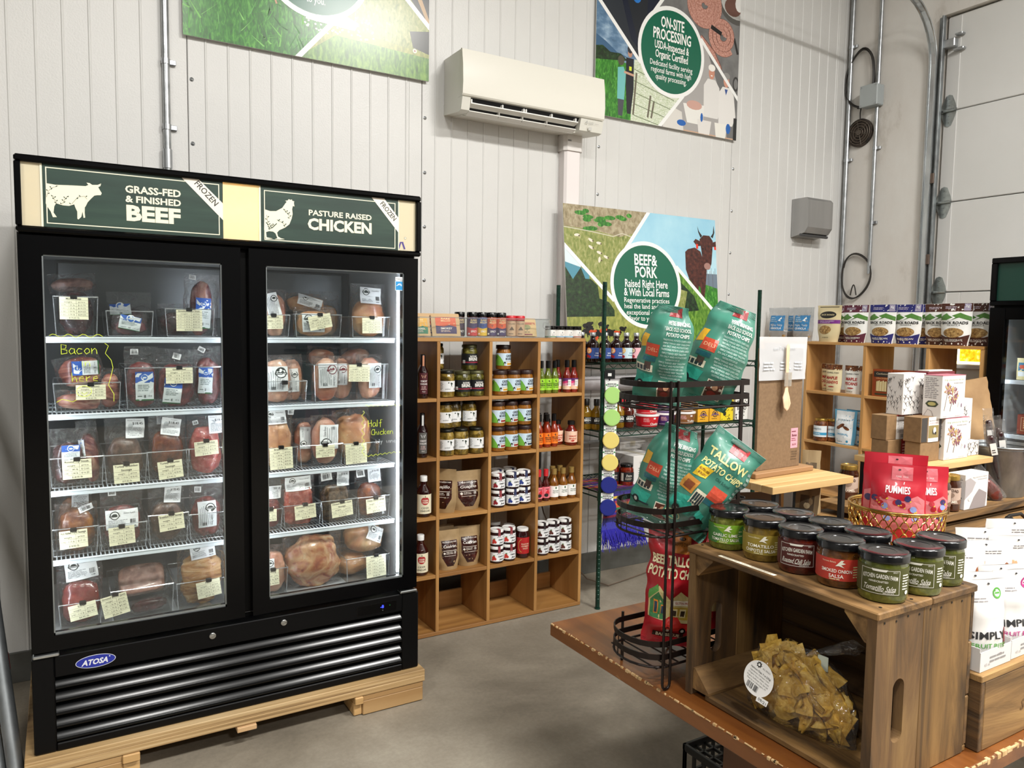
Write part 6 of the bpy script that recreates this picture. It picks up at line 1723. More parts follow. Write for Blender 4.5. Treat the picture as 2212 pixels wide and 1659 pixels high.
def tub(label, x, y, z, c, txt, r=.072, h=.072, body=None):
 t = thing('snack_tub', label, 'tub', (x, y, z), -.4, 'round plastic tubs on the wire rack')
 MB().lathe([(r * .84, 0), (r * .86, .003), (r * .97, h - .012), (r * .97, h - .01)], 32).build('tub_body', P(c, .3, coat=.3), t, 40)
 MB().lathe([(r * .99, h - .012), (r * 1.02, h - .010), (r * 1.02, h), (r * .95, h + .0015), (r * .94, h - .001), (0, h - .001)], 32).build('lid', P('efecea' if z < zs2 + .02 else c, .35), t, 40)
 p = Print().text('f3efe8', txt, .030, .018, .012, .06, 2, .015).rect('e8dede', .020, .044, .036, .054, 1).greek('e8b0b0', -.04, .028, .0, .052, 4, 1).rect('f3efe8', -.05, .008, .06, .0092, 1)
 def fn(u, v):
  rr = r * (.86 + .11 * v / h) + .0006
  a = u / rr
  n = Vector((math.sin(a), -math.cos(a), 0))
  return n * rr + Vector((0, 0, v)), n
 p.build('print', t, fn, .0003, .012)
tub('red tub with white lid, bottom of the front stack', 2.975, 3.42, zs2, 'c81f2a', 'Cheddar')
tub('red tub stacked on the front red tub', 2.975, 3.425, zs2 + .0745, 'cf2430', 'Cheddar', .070)
tub('red tub behind the dark red brine bottle', 2.885, 3.58, zs2, 'c81f2a', 'Cheddar')
tub('red tub stacked at the back left', 2.885, 3.58, zs2 + .0745, 'cf2430', 'Cheddar', .070)
tub('purple tub with white lid, bottom of its stack', 3.120, 3.43, zs2, '4a2a66', 'Peanut', .066)
tub('purple tub stacked on the lower purple tub', 3.120, 3.435, zs2 + .0745, '523070', 'Peanut', .064)
tub('brown tub with white lid beside the yellow cartons', 3.275, 3.43, zs2, '8a5a34', 'Toffee', .072)
tub('brown tub stacked beside the yellow cartons', 3.275, 3.435, zs2 + .0745, '9a6a40', 'Toffee', .068)
def carton(label, x, y, w, d, h, c, fn, top='efe8d8'):
 t = thing('snack_carton', label, 'carton', (x, y, zs2), -.12)
 MB().box(-w / 2, -d / 2, 0, w / 2, d / 2, h, .002).build('box', P(c, .5), t)
 MB().prism([(-d / 2, h), (d / 2, h), (.004, h + .028), (-.004, h + .028)], -w / 2, w / 2, 'yz').build('gable_top', P(top, .5), t)
 p = Print()
 fn(p, w, h)
 p.build('print', t, on_plane((0, -d / 2, 0)), .0003)
 return t
def cart1(p, w, h):
 p.rect('f2efe6', -w / 2, h * .74, w / 2, h, 0).ell('2a2a20', 0, h * .86, w * .12, w * .12, 1, 14).ell('e8c02a', 0, h * .86, w * .08, None, 2, 12).ell('3a2a3a', 0, h * .42, w * .25, w * .25, 1, 20).ell('e0a82a', 0, h * .42, w * .19, w * .19, 2, 18).ell('3a2a3a', 0, h * .42, w * .13, None, 3, 14).poly('7a5a7a', [(-w * .4, h * .30), (-w * .25, h * .42), (w * .25, h * .42), (w * .4, h * .30), (w * .2, h * .36), (-w * .2, h * .36)], 4).greek('7a5a1a', -w * .3, h * .12, w * .3, h * .2, 1, 1)
carton('yellow gable carton with round badge, left of two', 3.412, 3.43, .085, .07, .115, 'e3a828', cart1)
carton('yellow gable carton with round badge, right of two', 3.512, 3.43, .085, .07, .115, 'e3a828', cart1)
def cart2(p, w, h):
 rn = random.Random(3)
 for k in range(34):
  x, y = rn.uniform(-w * .45, w * .42), rn.uniform(h * .05, h * .95)
  p.ell('2a2618', x, y, rn.uniform(.002, .007), rn.uniform(.001, .005), 1, 6, rn.uniform(0, 3))
 p.ell('2a2618', -w * .2, h * .3, .012, .012, 2, 14)
carton('bright yellow carton covered in black doodles', 3.612, 3.43, .098, .08, .145, 'e8d02a', cart2, 'e8d02a')
def cart3(p, w, h):
 rn = random.Random(8)
 for k in range(24):
  p.ell('2a2a2a', rn.uniform(-w * .45, w * .42), rn.choice((rn.uniform(h * .05, h * .25), rn.uniform(h * .7, h * .95))), rn.uniform(.002, .006), rn.uniform(.001, .005), 1, 6, rn.uniform(0, 3))
 p.text('222222', 'BREAD', 0, h * .5, h * .16, w * .72, 2, .02).text('222222', 'PRUFF', 0, h * .32, h * .09, w * .5, 2, .01)
carton('white carton with black lettering at the end of the wire shelf', 3.742, 3.43, .100, .08, .150, 'eceae4', cart3, 'eceae4')
t = thing('paper_bag', 'folded brown paper bag behind the white carton', 'bag', (3.70, 3.60, zs2), .1)
Pouch(.15, .21, [(0, .05), (.6, .05), (.9, .02), (1, .003)], 4, .004).mesh(MB(), 10, 10).build('bag', P('b08a5c', .7), t, 179)
rl = thing('bubble_wrap_roll', 'white ribbed roll lying behind the wire rack', 'roll', (3.2, 3.80, 1.19))
mb = MB()
prf = [(.0, 0)] + [(.042 + .003 * (k % 2), .012 * k) for k in range(104)] + [(0, 1.236)]
mb.lathe(prf, 20, M=Matrix.Translation((2.59, 3.825, 1.235)) @ Matrix.Rotation(rad(90), 4, 'Y'))
mb.build('roll', clear('frosted_roll', 'f2eef0', .08, .3, 0, 1, 'e6e2e4', .3, .75), rl, 40, world=True)
# third wire shelf: salsa jars, boxes and a woven cloth
zs3 = .669
def bean(label, x, y, z=zs3):
 p = Print().rect('17171a', -.05, 0, .05, .055, 0).text('e6e0d6', 'Doro', .004, .036, .012, .034, 2, .01, skew=.2).greek('b0a89a', -.02, .010, .028, .026, 3, 2).rect('e0dccf', -.048, .004, -.030, .05, 1)
 vessel('relish_jar', label, 'jar', (x, y, z), jar_prof(.041, .112), NZ([(.3, '4a0f08'), (.6, '7a2412'), (.8, '9c4a22')], 30, rough=.12, coat=.6), lid_prof(.038, .110, .016), BLK_LID, p, .026, .041, -.4, 'black lidded relish jars', 22)
bean('relish jar with black label in front of the boxes', 2.832, 3.42)
bean('relish jar half hidden by the yellow lids', 2.765, 3.47)
bean('relish jar farther back on the low wire shelf', 2.845, 3.56)
for (x, y, z, w, d, h, lab) in ((2.96, 3.50, zs3, .19, .2, .17, 'white cardboard box with small print on the low wire shelf'), (3.20, 3.52, zs3, .22, .24, .20, 'larger white cardboard box behind the green chip bags'), (3.02, 3.68, zs3 + .172, .2, .17, .05, 'flat white box lying on the boxes at the back')):
 t = thing('cardboard_box', lab, 'box', (x, y, z), 0)
 MB().box(-w / 2, -d / 2, 0, w / 2, d / 2, h, .002).build('carton', P('d6d4d0', .6), t)
 Print().text('6a6a6a', 'SPRINGER', 0, h * .75, h * .08, w * .5, 1).greek('8a8a8a', -w * .3, h * .3, w * .3, h * .6, 4, 1).build('print', t, on_plane((0, -d / 2, 0)), .0004)
 MB().box(-.02, -d / 2 - .0006, h - .03, .02, d / 2 + .0006, h + .0006).build('tape', P('c9c2ae', .3), t)
# woven cloth
cl = thing('woven_cloth', 'striped woven cloth with blue fringe hanging off the low wire shelf', 'cloth', (2.72, 3.34, .45))
stripe = ['3a2a7a', 'b0402a', '3a2a8c', '7a1f3a', 'c86a2a', '2a2a6a', '2f7a4a', 'd8b03a', '3a2a8c', 'a8305a', '2a1f4a', 'c04a2a', '3a3aa0']
cm = []
for k, s_ in enumerate(stripe):
 cm.append(NZ([(.35, s_), (.5, s_), (.62, '1c1838'), (.75, s_)], 60, (1, .3, .3), .85, 3, .3))
BLU = P('2a229a', .85)
mb = MB()
def cloth(u, v):
 """v runs from the back of the shelf over its front edge and down"""
 L = .30 + .23
 d = v * L
 if d < .30:
  p_ = Vector((0, 3.66 - d, zs3 + .004 + .003 * noise.noise(Vector((u * 9, d * 30, 1)))))
 else:
  e = d - .30
  p_ = Vector((0, 3.328 - .006 * math.sin(e * 20) - .004 * math.sin(u * 9), zs3 - e))
 p_.x = 2.57 + u * (.36 if d < .3 else .30) + (0 if d < .3 else .02) + .006 * noise.noise(Vector((d * 8, u * 3, 2)))
 if d < .3:
  p_.x -= .02 * (1 - d / .3)
 return p_
nv = 40
for j in range(nv):
 for i in range(12):
  q = [cloth(i / 12, j / nv), cloth((i + 1) / 12, j / nv), cloth((i + 1) / 12, (j + 1) / nv), cloth(i / 12, (j + 1) / nv)]
  mb.mat(12 if j >= 36 else (j * 7) % 12)
  mb.add(q, [(0, 1, 2, 3)])
mb.build('weave', cm, cl, None, world=True)
fr = MB()
rn = random.Random(2)
for k in range(260):
 u = rn.random()
 b0 = cloth(u, 1.0)
 L = rn.uniform(.07, .12)
 dx, dy = rn.uniform(-.03, .03), rn.uniform(-.05, .005)
 pts = [b0 + Vector((dx * (s_ / 3) ** 1.5 + rn.uniform(-.003, .003), dy * (s_ / 3), -L * s_ / 3 + .01)) for s_ in range(4)]
 fr.tube(pts, [.0022, .0028, .0024, .0012], 4)
o = fr.build('fringe', BLU, cl, None, world=True)
o['kind'] = 'stuff'
# clip strip with mason jar lids hanging on the near post
st_ = thing('clip_strip', 'black clip strip hanging on the near green post', 'strip', (2.60, 3.305, .53), -.5)
MB().box(-.004, .004, 0, .004, .008, .80, .001).box(-.030, .002, .775, .030, .010, .825, .002).build('strip', P('101012', .4), st_)
MB().box(-.010, .0005, .790, .010, .002, .806).build('tag', P('e6e6e4', .5), st_)
for k, (z, c, nm) in enumerate(((1.215, 'a9d67a', 'pale green jar lid on card, top of the clip strip'), (1.092, 'a9d67a', 'pale green jar lid on card, second from the top'), (.966, 'e3cf74', 'pale yellow jar lid on card, third from the top'), (.842, 'e3cf74', 'pale yellow jar lid on card, fourth from the top'), (.716, '18237a', 'navy blue jar lid on card, fifth from the top'), (.590, '18237a', 'navy blue jar lid on card, lowest on the strip'))):
 t = thing('jar_lid', nm, 'lid', (2.612 - .003 * k, 3.300, z), -.5, 'lids on the clip strip')
 R_ = Matrix.Rotation(rad(90), 4, 'X')
 MB().lathe([(.046, .0), (.046, .014), (.044, .016), (.040, .016), (.039, .0145), (0, .0145)], 32, M=Matrix.Translation((.004, -.006, 0)) @ R_).build('cap', P(c, .45), t, 40)
 MB().lathe([(.0415, .0), (.0415, .0005)], 32, M=Matrix.Translation((.004, -.0225, 0)) @ R_).build('rim_line', P(c, .5), t)
 MB().box(-.035, -.0045, .020, .035, -.0030, .080, .0003).build('card', P('e6e8e6', .5), t)
 Print().text('2a2c2c', 'MASON JAR', 0, .062, .008, .048, 2, .02).text('2a2c2c', 'STORAGE LID', 0, .050, .008, .050, 2, .02).rect('2f8a4a', -.034, .053, -.026, .060, 1).rect('2f8a4a', .026, .053, .034, .060, 1).text('777777', 'CASE', -.022, .076, .004, None, 2).build('print', t, on_plane((0, -.0045, 0)), .0004)
# outlet box and cord low on the wall
t = thing('outlet_box', 'grey outlet box on a low conduit behind the cube shelf', 'outlet', (2.44, WY - .06, .80))
MB().box(-.055, 0, -.075, .055, .055, .085, .008).build('box_body', P('6a6c6e', .5), t)
Print().rect('b9bab8', -.016, -.045, .016, .005, 0).ell('5a5a5a', -.005, -.012, .002, .004, 1, 8).ell('5a5a5a', .005, -.012, .002, .004, 1, 8).ell('5a5a5a', 0, -.025, .003, .003, 1, 8).build('outlet', t, on_plane((.0, 0, .02)), .0006)
MB().tube([(-.9, .03, .06), (1.6, .03, .06)], .011, 8).build('conduit', GALV, t)
t = thing('floor_cord', 'thin brown cord lying along the foot of the wall', 'cord', (2.9, 3.6, 0))
pts = [(2.45, 3.83, .70), (2.52, 3.82, .45), (2.62, 3.78, .22), (2.74, 3.66, .05), (2.86, 3.60, .006), (3.05, 3.64, .006), (3.3, 3.70, .006), (3.7, 3.74, .006)]
MB().tube(pts, .004, 6).build('cord', P('6a5a4c', .6), t, 60, world=True)
# ---------------------------------------------------------------- light wood shelf on the right with granola
XS = 4.42
gs = thing('granola_shelf', 'light oak shelf unit stocked with granola beside the right freezer', 'shelf', (XS, 3.07, 0))
PINE = lambda ax: WOOD('b07f47', 'c6955b', 'd6aa72', ax, 9, .5, .06)
UY = (3.455, 3.015, 2.605, 2.295)
MB().box(XS, 2.285, 1.492, XS + .30, 3.855, 1.510, .0015).build('top_board', PINE('y'), gs, world=True)
for y in UY + (3.845,):
 MB().box(XS + .003, y - .011, .0, XS + .30, y + .011, 1.4915, .0015).build('upright', PINE('z'), gs, world=True)
for z in (1.166, .826, .48, .10):
 for a, b_ in zip(UY[1:], UY[:-1]):
  if z == 1.166 and a < 2.4:
   continue
  MB().box(XS + .004, a + .0115, z - .009, XS + .295, b_ - .0115, z + .009, .0015).build('shelf_board', PINE('y'), gs, world=True)
MB().box(XS + .28, UY[3] + .0115, 1.18, XS + .295, UY[1] - .0115, 1.27, .001).build('back_rail', PINE('y'), gs, world=True)
ZG = 1.5105
R90 = -math.pi / 2
OATS = NZ([(.3, '6a4a24'), (.5, 'a07a44'), (.68, 'c8a66c'), (.8, 'e0c898')], 90, rough=.5, detail=4, bump=.3)
PEC = NZ([(.3, '3a1a0c'), (.5, '6a381a'), (.7, '9a6032')], 50, rough=.4, detail=4, bump=.3)
def granola(label, c, flav, y, x=XS + .05, w=.182, h=.245, seed=1, rot=0.0, num='4'):
 t = thing('granola_pouch', label, 'pouch', (x, y, ZG), R90 + rot, 'granola pouches on the light shelf')
 po = Pouch(w, h, [(0, .030), (.2, .034), (.6, .026), (.9, .004), (1, .001)], seed, .003, 2.6, [(0, .80), (.35, .95), (1, 1)])
 po.mesh(MB(), 12, 16).build('bag', P('efeeea', .35), t, 179)
 p = Print()
 hw = w * .5
 p.rect(c, -hw * .99, h * .80, hw * .99, h * .995, 0).poly(c, [(-hw * .94, 0), (hw * .94, 0), (hw * .96, h * .26), (hw * .5, h * .20), (-hw * .5, h * .20), (-hw * .96, h * .26)], 0)
 p.poly('4f7f34', [(-hw * .98, h * .68), (-hw * .6, h * .76), (-hw * .2, h * .70), (hw * .3, h * .77), (hw * .98, h * .68), (hw * .98, h * .58), (hw * .3, h * .66), (-hw * .2, h * .60), (-hw * .98, h * .60)], 1)
 p.poly('f4f4f2', [(-hw * .5, h * .60), (-hw * .1, h * .66), (-hw * .5, h * .73), (-hw * .42, h * .73), (hw * .08, h * .66), (-hw * .2, h * .60)], 2)
 p.text('1a1a1a', 'BACK ROADS', 0, h * .535, h * .062, w * .84, 3, .03).text('3a3a3a', 'GRANOLA', 0, h * .475, h * .034, w * .42, 3).ell(OATS, 0, h * .30, w * .33, h * .115, 2, 24)
 p.text('f0ece4', flav, 0, h * .13, h * .042, w * .66, 3, .015).greek('d8d0c8', -w * .3, h * .085, w * .3, h * .11, 1, 2).ell('e8e4dc', -w * .28, h * .045, w * .03, None, 2, 8).ell('e8e4dc', -w * .02, h * .045, w * .03, None, 2, 8).ell('e8e4dc', w * .22, h * .045, w * .03, None, 2, 8)
 p.greek('cfc6d6', -w * .36, h * .86, w * .1, h * .93, 2, 2, 3).rect('a9a0b8', w * .24, h * .82, w * .44, h * .985, 1).text('f4f4f4', num + 'g', w * .34, h * .93, h * .055, w * .12, 3, .01)
 p.build('print', t, po.front, .0004, .022)
granola('maroon granola pouch peeking out behind the tan pouch', '5a1f33', 'MAPLE CRANBERRY', 3.16 + .07, XS + .13, seed=2)
granola('maroon granola pouch with maple cranberry print', '5a1f33', 'MAPLE CRANBERRY', 3.118, XS + .045, seed=3)
granola('blue granola pouch, front left of the blue ones', '24256e', 'MAPLE PECAN', 2.928, XS + .045, seed=4)
granola('blue granola pouch in the middle of the blue ones', '24256e', 'MAPLE PECAN', 2.795, XS + .10, seed=5)
granola('blue granola pouch at the right, mostly covered', '24256e', 'MAPLE PECAN', 2.73, XS + .16, seed=6)
granola('brown chocolate granola pouch, left of three', '4a2418', 'DARK CHOCOLATE', 2.600, XS + .10, seed=7, num='3')
granola('brown chocolate granola pouch, front and middle of three', '4a2418', 'DARK CHOCOLATE', 2.470, XS + .045, seed=8, num='3')
granola('brown chocolate granola pouch at the shelf end', '4a2418', 'DARK CHOCOLATE', 2.366, XS + .10, seed=9, num='3')
t = thing('granola_pouch', 'cream granola pouch with black oval logo and window', 'pouch', (XS + .05, 3.320, ZG), R90, 'granola pouches on the light shelf')
w, h = .185, .245
po = Pouch(w, h, [(0, .030), (.2, .036), (.6, .028), (.9, .004), (1, .001)], 11, .003, 2.6, [(0, .80), (.35, .95), (1, 1)])
po.mesh(MB(), 12, 16).build('bag', P('dccba0', .4), t, 179)
p = Print().ell('1d1a16', 0, h * .74, w * .34, h * .095, 1, 28).text('e0cfa0', 'BACK ROADS', 0, h * .74, h * .036, w * .54, 3, .02).rect('7a2a86', -w * .49, h * .50, w * .49, h * .60, 1).text('e8d8ea', 'MAPLE CRANBERRY', 0, h * .565, h * .028, w * .62, 3).greek('d8c0dc', -w * .3, h * .515, w * .3, h * .54, 1, 2).ell(OATS, -.01, h * .33, w * .27, h * .12, 1, 24).rect('5a5040', -w * .4, h * .945, w * .4, h * .965, 1).text('4a4030', 'organic', 0, h * .13, h * .03, w * .3, 2)
p.build('print', t, po.front, .0004, .022)
CLB = clear('clear_pouch', 'f0f2f2', .10, .14, .5, 30, 'f0f2f4', .4, .30)
for lab, y, x in (('clear granola bag with blue label, nearest the corner', 3.742, XS + .05), ('clear granola bag with blue label, left of the cream pouch', 3.530, XS + .05), ('clear granola bag with blue label, second line behind', 3.66, XS + .14)):
 t = thing('granola_bag', lab, 'bag', (x, y, ZG), R90, 'clear granola bags with blue labels')
 w, h = .175, .235
 po = Pouch(w, h, [(0, .030), (.25, .034), (.5, .024), (.85, .004), (1, .001)], int(y * 10), .004, 2.6, [(0, .84), (.3, .97), (1, 1)])
 po.mesh(MB(), 12, 14).build('bag', CLB, t, 179)
 lump(w * .82, h * .30, .052, 3, .06, ex=3).build('granola', OATS, t, 179, loc=(0, 0, .004))
 Print().rect('3b83b8', -w * .37, h * .30, w * .37, h * .76, 0).text('e8eef2', 'Mighty Tasty', 0, h * .47, h * .06, w * .60, 2).text('eef3f6', 'GRANOLA', 0, h * .37, h * .062, w * .54, 2, .02).poly('eef3f6', [(w * .06, h * .60), (w * .20, h * .72), (w * .24, h * .66), (w * .16, h * .63), (w * .22, h * .58)], 2).greek('a8c8dc', -w * .3, h * .56, w * .0, h * .72, 3, 1).build('label', t, po.front, .0005, .03)
def nutbag(label, word, y, x, seed):
 t = thing('nut_pouch', label, 'pouch', (x, y, 1.1755), R90, 'maple nut pouches')
 w, h = .125, .185
 po = Pouch(w, h, [(0, .024), (.2, .028), (.6, .022), (.9, .004), (1, .001)], seed, .003, 2.6, [(0, .86), (.35, .98), (1, 1)])
 po.mesh(MB(), 10, 14).build('bag', P('e6d7ae' if word != 'PECANS' else 'ece8e0', .4), t, 179)
 Print().rect(PEC, -w * .49, h * .80, w * .49, h * .995, 0).text('2a2a2a', 'SQUIRREL STASH', 0, h * .70, h * .05, w * .72, 2, .01).text('b02a22', 'MAPLE', 0, h * .52, h * .10, w * .66, 2, .03).text('b02a22', word, 0, h * .36, h * .10, w * .72, 2, .03).ell('b02a22', 0, h * .2, w * .2, h * .02, 2, 12).greek('8a8a7a', -w * .3, h * .06, w * .3, h * .1, 1, 2).build('print', t, po.front, .0004, .022)
nutbag('cream maple cashew pouch behind its twin', 'CASHEWS', 3.345, XS + .11, 2)
nutbag('cream maple cashew pouch in front', 'CASHEWS', 3.265, XS + .05, 3)
nutbag('white maple pecan pouch beside the upright', 'PECANS', 3.120, XS + .05, 4)
for y, lab in ((2.905, 'rust orange cracker box, left of two'), (2.765, 'rust orange cracker box, right of two')):
 t = thing('cracker_box', lab, 'box', (XS + .03, y, 1.1755), R90, 'cracker boxes')
 w, h, d = .130, .172, .06
 MB().box(-w / 2, 0, 0, w / 2, d, h, .0015).build('carton', P('8a3a16', .5), t)
 p = Print().frame('b0602a', -w * .48, h * .03, w * .48, h * .97, .002, 1).rect('2a2320', -w * .42, h * .72, w * .42, h * .92, 1).text('d8c8a8', 'Castleton', 0, h * .84, h * .07, w * .6, 2, skew=.2).text('d8a06a', 'CRACKERS', 0, h * .67, h * .05, w * .62, 2, .02).rect('3a3420', -w * .34, h * .05, w * .34, h * .12, 1)
 for k in range(8):
  p.rect(('d8c08a', 'e8d8a8')[k % 2], -w * .28 + k * w * .068, h * .20, -w * .225 + k * w * .068, h * (.55 + .02 * (k % 3)), 2)
 p.rect('6a4a20', -w * .3, h * .18, w * .3, h * .57, 1).build('print', t, on_plane((0, 0, 0)), .0004)
for y, x, lab in ((3.342, XS + .045, 'pecan jar with gold lid and white label, front'), (3.285, XS + .10, 'pecan jar with gold lid, half behind the front one')):
 p = Print().rect('e8eef0', -.07, 0, .07, .075, 0).text('3a5a6a', 'popples', 0, .056, .014, .062, 2).rect('3a9ac4', -.07, .012, .07, .030, 1).text('eef5f8', 'ORIGINAL', 0, .021, .010, .055, 2, .01)
 vessel('pecan_jar', lab, 'jar', (x, y, .8355), jar_prof(.048, .138), PEC, lid_prof(.043, .136, .018), GOLD_LID, p, .030, .048, R90, 'pecan jars', 24)
for y, x, lab in ((3.160, XS + .05, 'white pecan pouch with pale blue sides, front'), (3.115, XS + .11, 'white pecan pouch with pale blue sides, behind')):
 t = thing('nut_pouch', lab, 'pouch', (x, y, .8355), R90, 'pale blue pecan pouches')
 w, h = .165, .228
 po = Pouch(w, h, [(0, .030), (.2, .034), (.6, .026), (.9, .004), (1, .001)], int(x * 100), .003, 2.6, [(0, .86), (.35, .98), (1, 1)])
 po.mesh(MB(), 12, 14).build('bag', P('69b2d8', .4), t, 179)
 Print().rect('eef1f2', -w * .40, h * .02, w * .40, h * .97, 0).text('4a6a78', 'popples', 0, h * .72, h * .065, w * .56, 2).ell(PEC, -w * .08, h * .54, w * .16, h * .05, 2, 14, .5).ell(PEC, w * .14, h * .48, w * .15, h * .045, 2, 14, -.4).ell(PEC, -w * .2, h * .48, w * .1, h * .05, 2, 14, .2).text('3a9ac4', 'ORIGINAL', 0, h * .30, h * .05, w * .5, 2, .015).greek('9ab0b8', -w * .25, h * .06, w * .1, h * .11, 1, 2).ell('3a9ac4', w * .24, h * .1, w * .05, None, 2, 12).build('print', t, po.front, .0004, .022)
# ---------------------------------------------------------------- second freezer, cut by the right edge of the picture
f2 = thing('display_fridge', 'black glass door fridge with dark green header at the right edge', 'fridge', (4.75, 1.85, 0))
X0, X1, Y1, Y0 = 4.41, 5.12, 2.268, 1.42
c = MB().box(X0 + .05, Y1 - .04, .05, X1, Y1, 1.98, .004).box(X0 + .05, Y0, .05, X1, Y0 + .04, 1.98, .004).box(X1 - .04, Y0 + .04, .05, X1, Y1 - .04, 1.98).box(X0 + .05, Y0 + .04, 1.70, X1 - .04, Y1 - .04, 1.98).box(X0 + .05, Y0 + .04, .05, X1 - .04, Y1 - .04, .40)
c.build('cabinet', MATB, f2, world=True)
c = MB().box(X0, Y0, 1.965, X0 + .06, Y1, 1.995, .004).box(X0, Y0, 1.735, X0 + .06, Y1, 1.762, .004).box(X0, Y1 - .030, 1.762, X0 + .06, Y1, 1.965, .003).box(X0, Y0, 1.762, X0 + .06, Y0 + .03, 1.965, .003)
c.build('header_frame', GLB, f2, 40, world=True)
MB().box(X0 + .016, Y0 + .03, 1.762, X0 + .022, Y1 - .03, 1.965).build('header_panel', P('163a30', .35), f2, world=True)
dr = MB()
for q in ((Y1 - .085, .42, Y1 - .004, 1.725), (Y0 + .004, .42, Y0 + .085, 1.725), (Y0 + .085, 1.66, Y1 - .085, 1.725), (Y0 + .085, .42, Y1 - .085, .50)):
 dr.box(X0, q[0], q[1], X0 + .048, q[2], q[3], .003)
dr = dr.build('door', GLB, f2, world=True)
g = MB().box(X0 + .014, Y0 + .085, .50, X0 + .018, Y1 - .085, 1.66).build('glass_pane', PANE, dr)
MB().box(X0 + .051, Y0 + .045, .41, X1 - .045, Y0 + .05, 1.70).box(X0 + .051, Y1 - .05, .41, X1 - .045, Y1 - .045, 1.70).build('liner', P('cfd6dc', .4), f2, world=True)
MB().box(X1 - .05, Y0 + .05, .41, X1 - .045, Y1 - .05, 1.70).build('liner_back', P('6a6e72', .4), f2, world=True)
MB().box(X0 + .058, Y1 - .062, .45, X0 + .066, Y1 - .052, 1.66).build('led_strip', P('e6f0ff', .4, emit=14.0), f2, world=True)
for z in (1.33, 1.03, .74):
 mb = MB().box(X0 + .085, Y0 + .055, z - .022, X0 + .10, Y1 - .055, z, .002)
 for k in range(22):
  yy = Y0 + .06 + (Y1 - Y0 - .12) * k / 21
  mb.tube([(X0 + .09, yy, z - .004), (X1 - .06, yy, z - .004)], .0025, 4)
 mb.build('wire_shelf', P('e0e4e8', .4), f2, world=True)
tg = Print()
for k, s_ in enumerate(('Cheese', 'Sticks', '$2.00')):
 tg.text('333333', s_, 0, .022 - .022 * k, .014, .05, 1, .01)
tg.rect('eceada', -.04, -.036, .04, .036, 0)
o = tg.build('price_card', f2, on_plane((X0 + .083, 2.05, 1.265), (0, -1, 0)), .0004)
o.matrix_parent_inverse = Matrix.Translation(-Vector(f2.location))
for k, (y, rot) in enumerate(((2.135, .25), (2.06, .2), (1.98, .1))):
 t = thing('cheese_stick_pack', ('cheese stick pack leaning at the left in the right fridge', 'cheese stick pack second in the right fridge', 'cheese stick pack third in the right fridge')[k], 'cheese', (X0 + .14, y, 1.331), (0, 0, R90), 'cheese stick packs')
 po = Pouch(.075, .12, [(0, .006), (.5, .009), (1, .002)], k, .002)
 po.mesh(MB(), 8, 8).build('pack', P('ead9a0', .35), t, 179)
 Print().rect('2f7a9c', -.028, .05, .028, .095, 0).rect('c9502a', -.02, .062, .02, .082, 1).rect('eef0f0', -.028, .02, .028, .045, 0).build('label', t, po.front, .0004, .03)
for k, y in enumerate((2.09, 1.96)):
 t = thing('cheese_box', ('rust coloured square cheese box, left in the right fridge', 'dark red cheese box beside it in the right fridge')[k], 'box', (X0 + .13, y, 1.031), R90)
 MB().box(-.06, 0, 0, .06, .1, .11, .003).build('carton', P('8a3416' if k == 0 else '5a1a22', .5), t)
 Print().frame('d8b080', -.04, .02, .04, .095, .003, 1).rect('b06a3a', -.03, .03, .03, .085, 1).greek('e8d0a8', -.026, .034, .026, .08, 4, 2, 3).build('print', t, on_plane((0, 0, 0)), .0004)
t = thing('herb_cheese', 'round white herb cheese wheel with green band in the right fridge', 'cheese', (X0 + .14, 2.02, .742 + .09), R90)
MB().lathe([(.085, 0), (.09, .006), (.09, .04), (.085, .046), (0, .046)], 32, M=Matrix.Rotation(rad(90), 4, 'X')).build('wheel', P('e6e2d4', .4), t, 40)
Print().ell('f0eee6', 0, 0, .078, .078, 0, 32).rect('2f6a3a', -.074, -.018, .074, .022, 1).text('f0f0ea', 'VT HERB', 0, .003, .018, .10, 2, .02).ell('1f1f1f', 0, .045, .022, .016, 1, 14).text('333333', 'CHEESE', 0, -.045, .014, .07, 1).build('label', t, on_plane((0, -.0465, 0)), .0004)
# galvanised poles leaning at the left edge
TAPE = P('8c2226', .5)
for k, (fx, fy, tx, ty, r, tag_) in enumerate(((-.165, 3.02, -.36, 3.78, .026, 'galvanised pole nearest the freezer, wrapped with red tape'), (-.215, 3.06, -.46, 3.78, .024, 'galvanised pole leaning in the middle at the left edge'), (-.235, 3.10, -.40, 3.80, .022, 'thin galvanised pole at the back of the leaning bundle'))):
 t = thing('metal_pole', tag_, 'pole', (fx, fy, 0), 0, 'galvanised poles leaning on the wall')
 L = 1.5 if k < 2 else 1.15
 MB().tube([(0, 0, .012), (tx - fx, ty - fy, L)], r, 14).build('tube', NZ([(.3, '7d8183'), (.6, '9da1a3')], 14, (1, 1, .2), .5, metal=.8), t, 60)
 q = Vector((tx - fx, ty - fy, L)) * .22
 MB().tube([q, q + Vector((tx - fx, ty - fy, L)) * .035], r + .002, 14).build('tape', TAPE, t, 60)
t = thing('red_strap', 'red strap lying on the floor by the leaning poles', 'strap', (-.32, 3.25, 0))
pts = [(-.52, 3.10, .01), (-.42, 3.06, .03), (-.33, 3.10, .06), (-.26, 3.16, .09), (-.20, 3.20, .14)]
mb = MB()
for a, b_ in zip(pts[:-1], pts[1:]):
 mb.add([Vector(a), Vector(b_), Vector(b_) + Vector((0, 0, .03)), Vector(a) + Vector((0, 0, .03)), Vector(a) + Vector((0, .003, 0)), Vector(b_) + Vector((0, .003, 0)), Vector(b_) + Vector((0, .003, .03)), Vector(a) + Vector((0, .003, .03))], [(0, 1, 2, 3), (7, 6, 5, 4), (0, 4, 5, 1), (3, 2, 6, 7)])
mb.build('strap', TAPE, t, world=True)
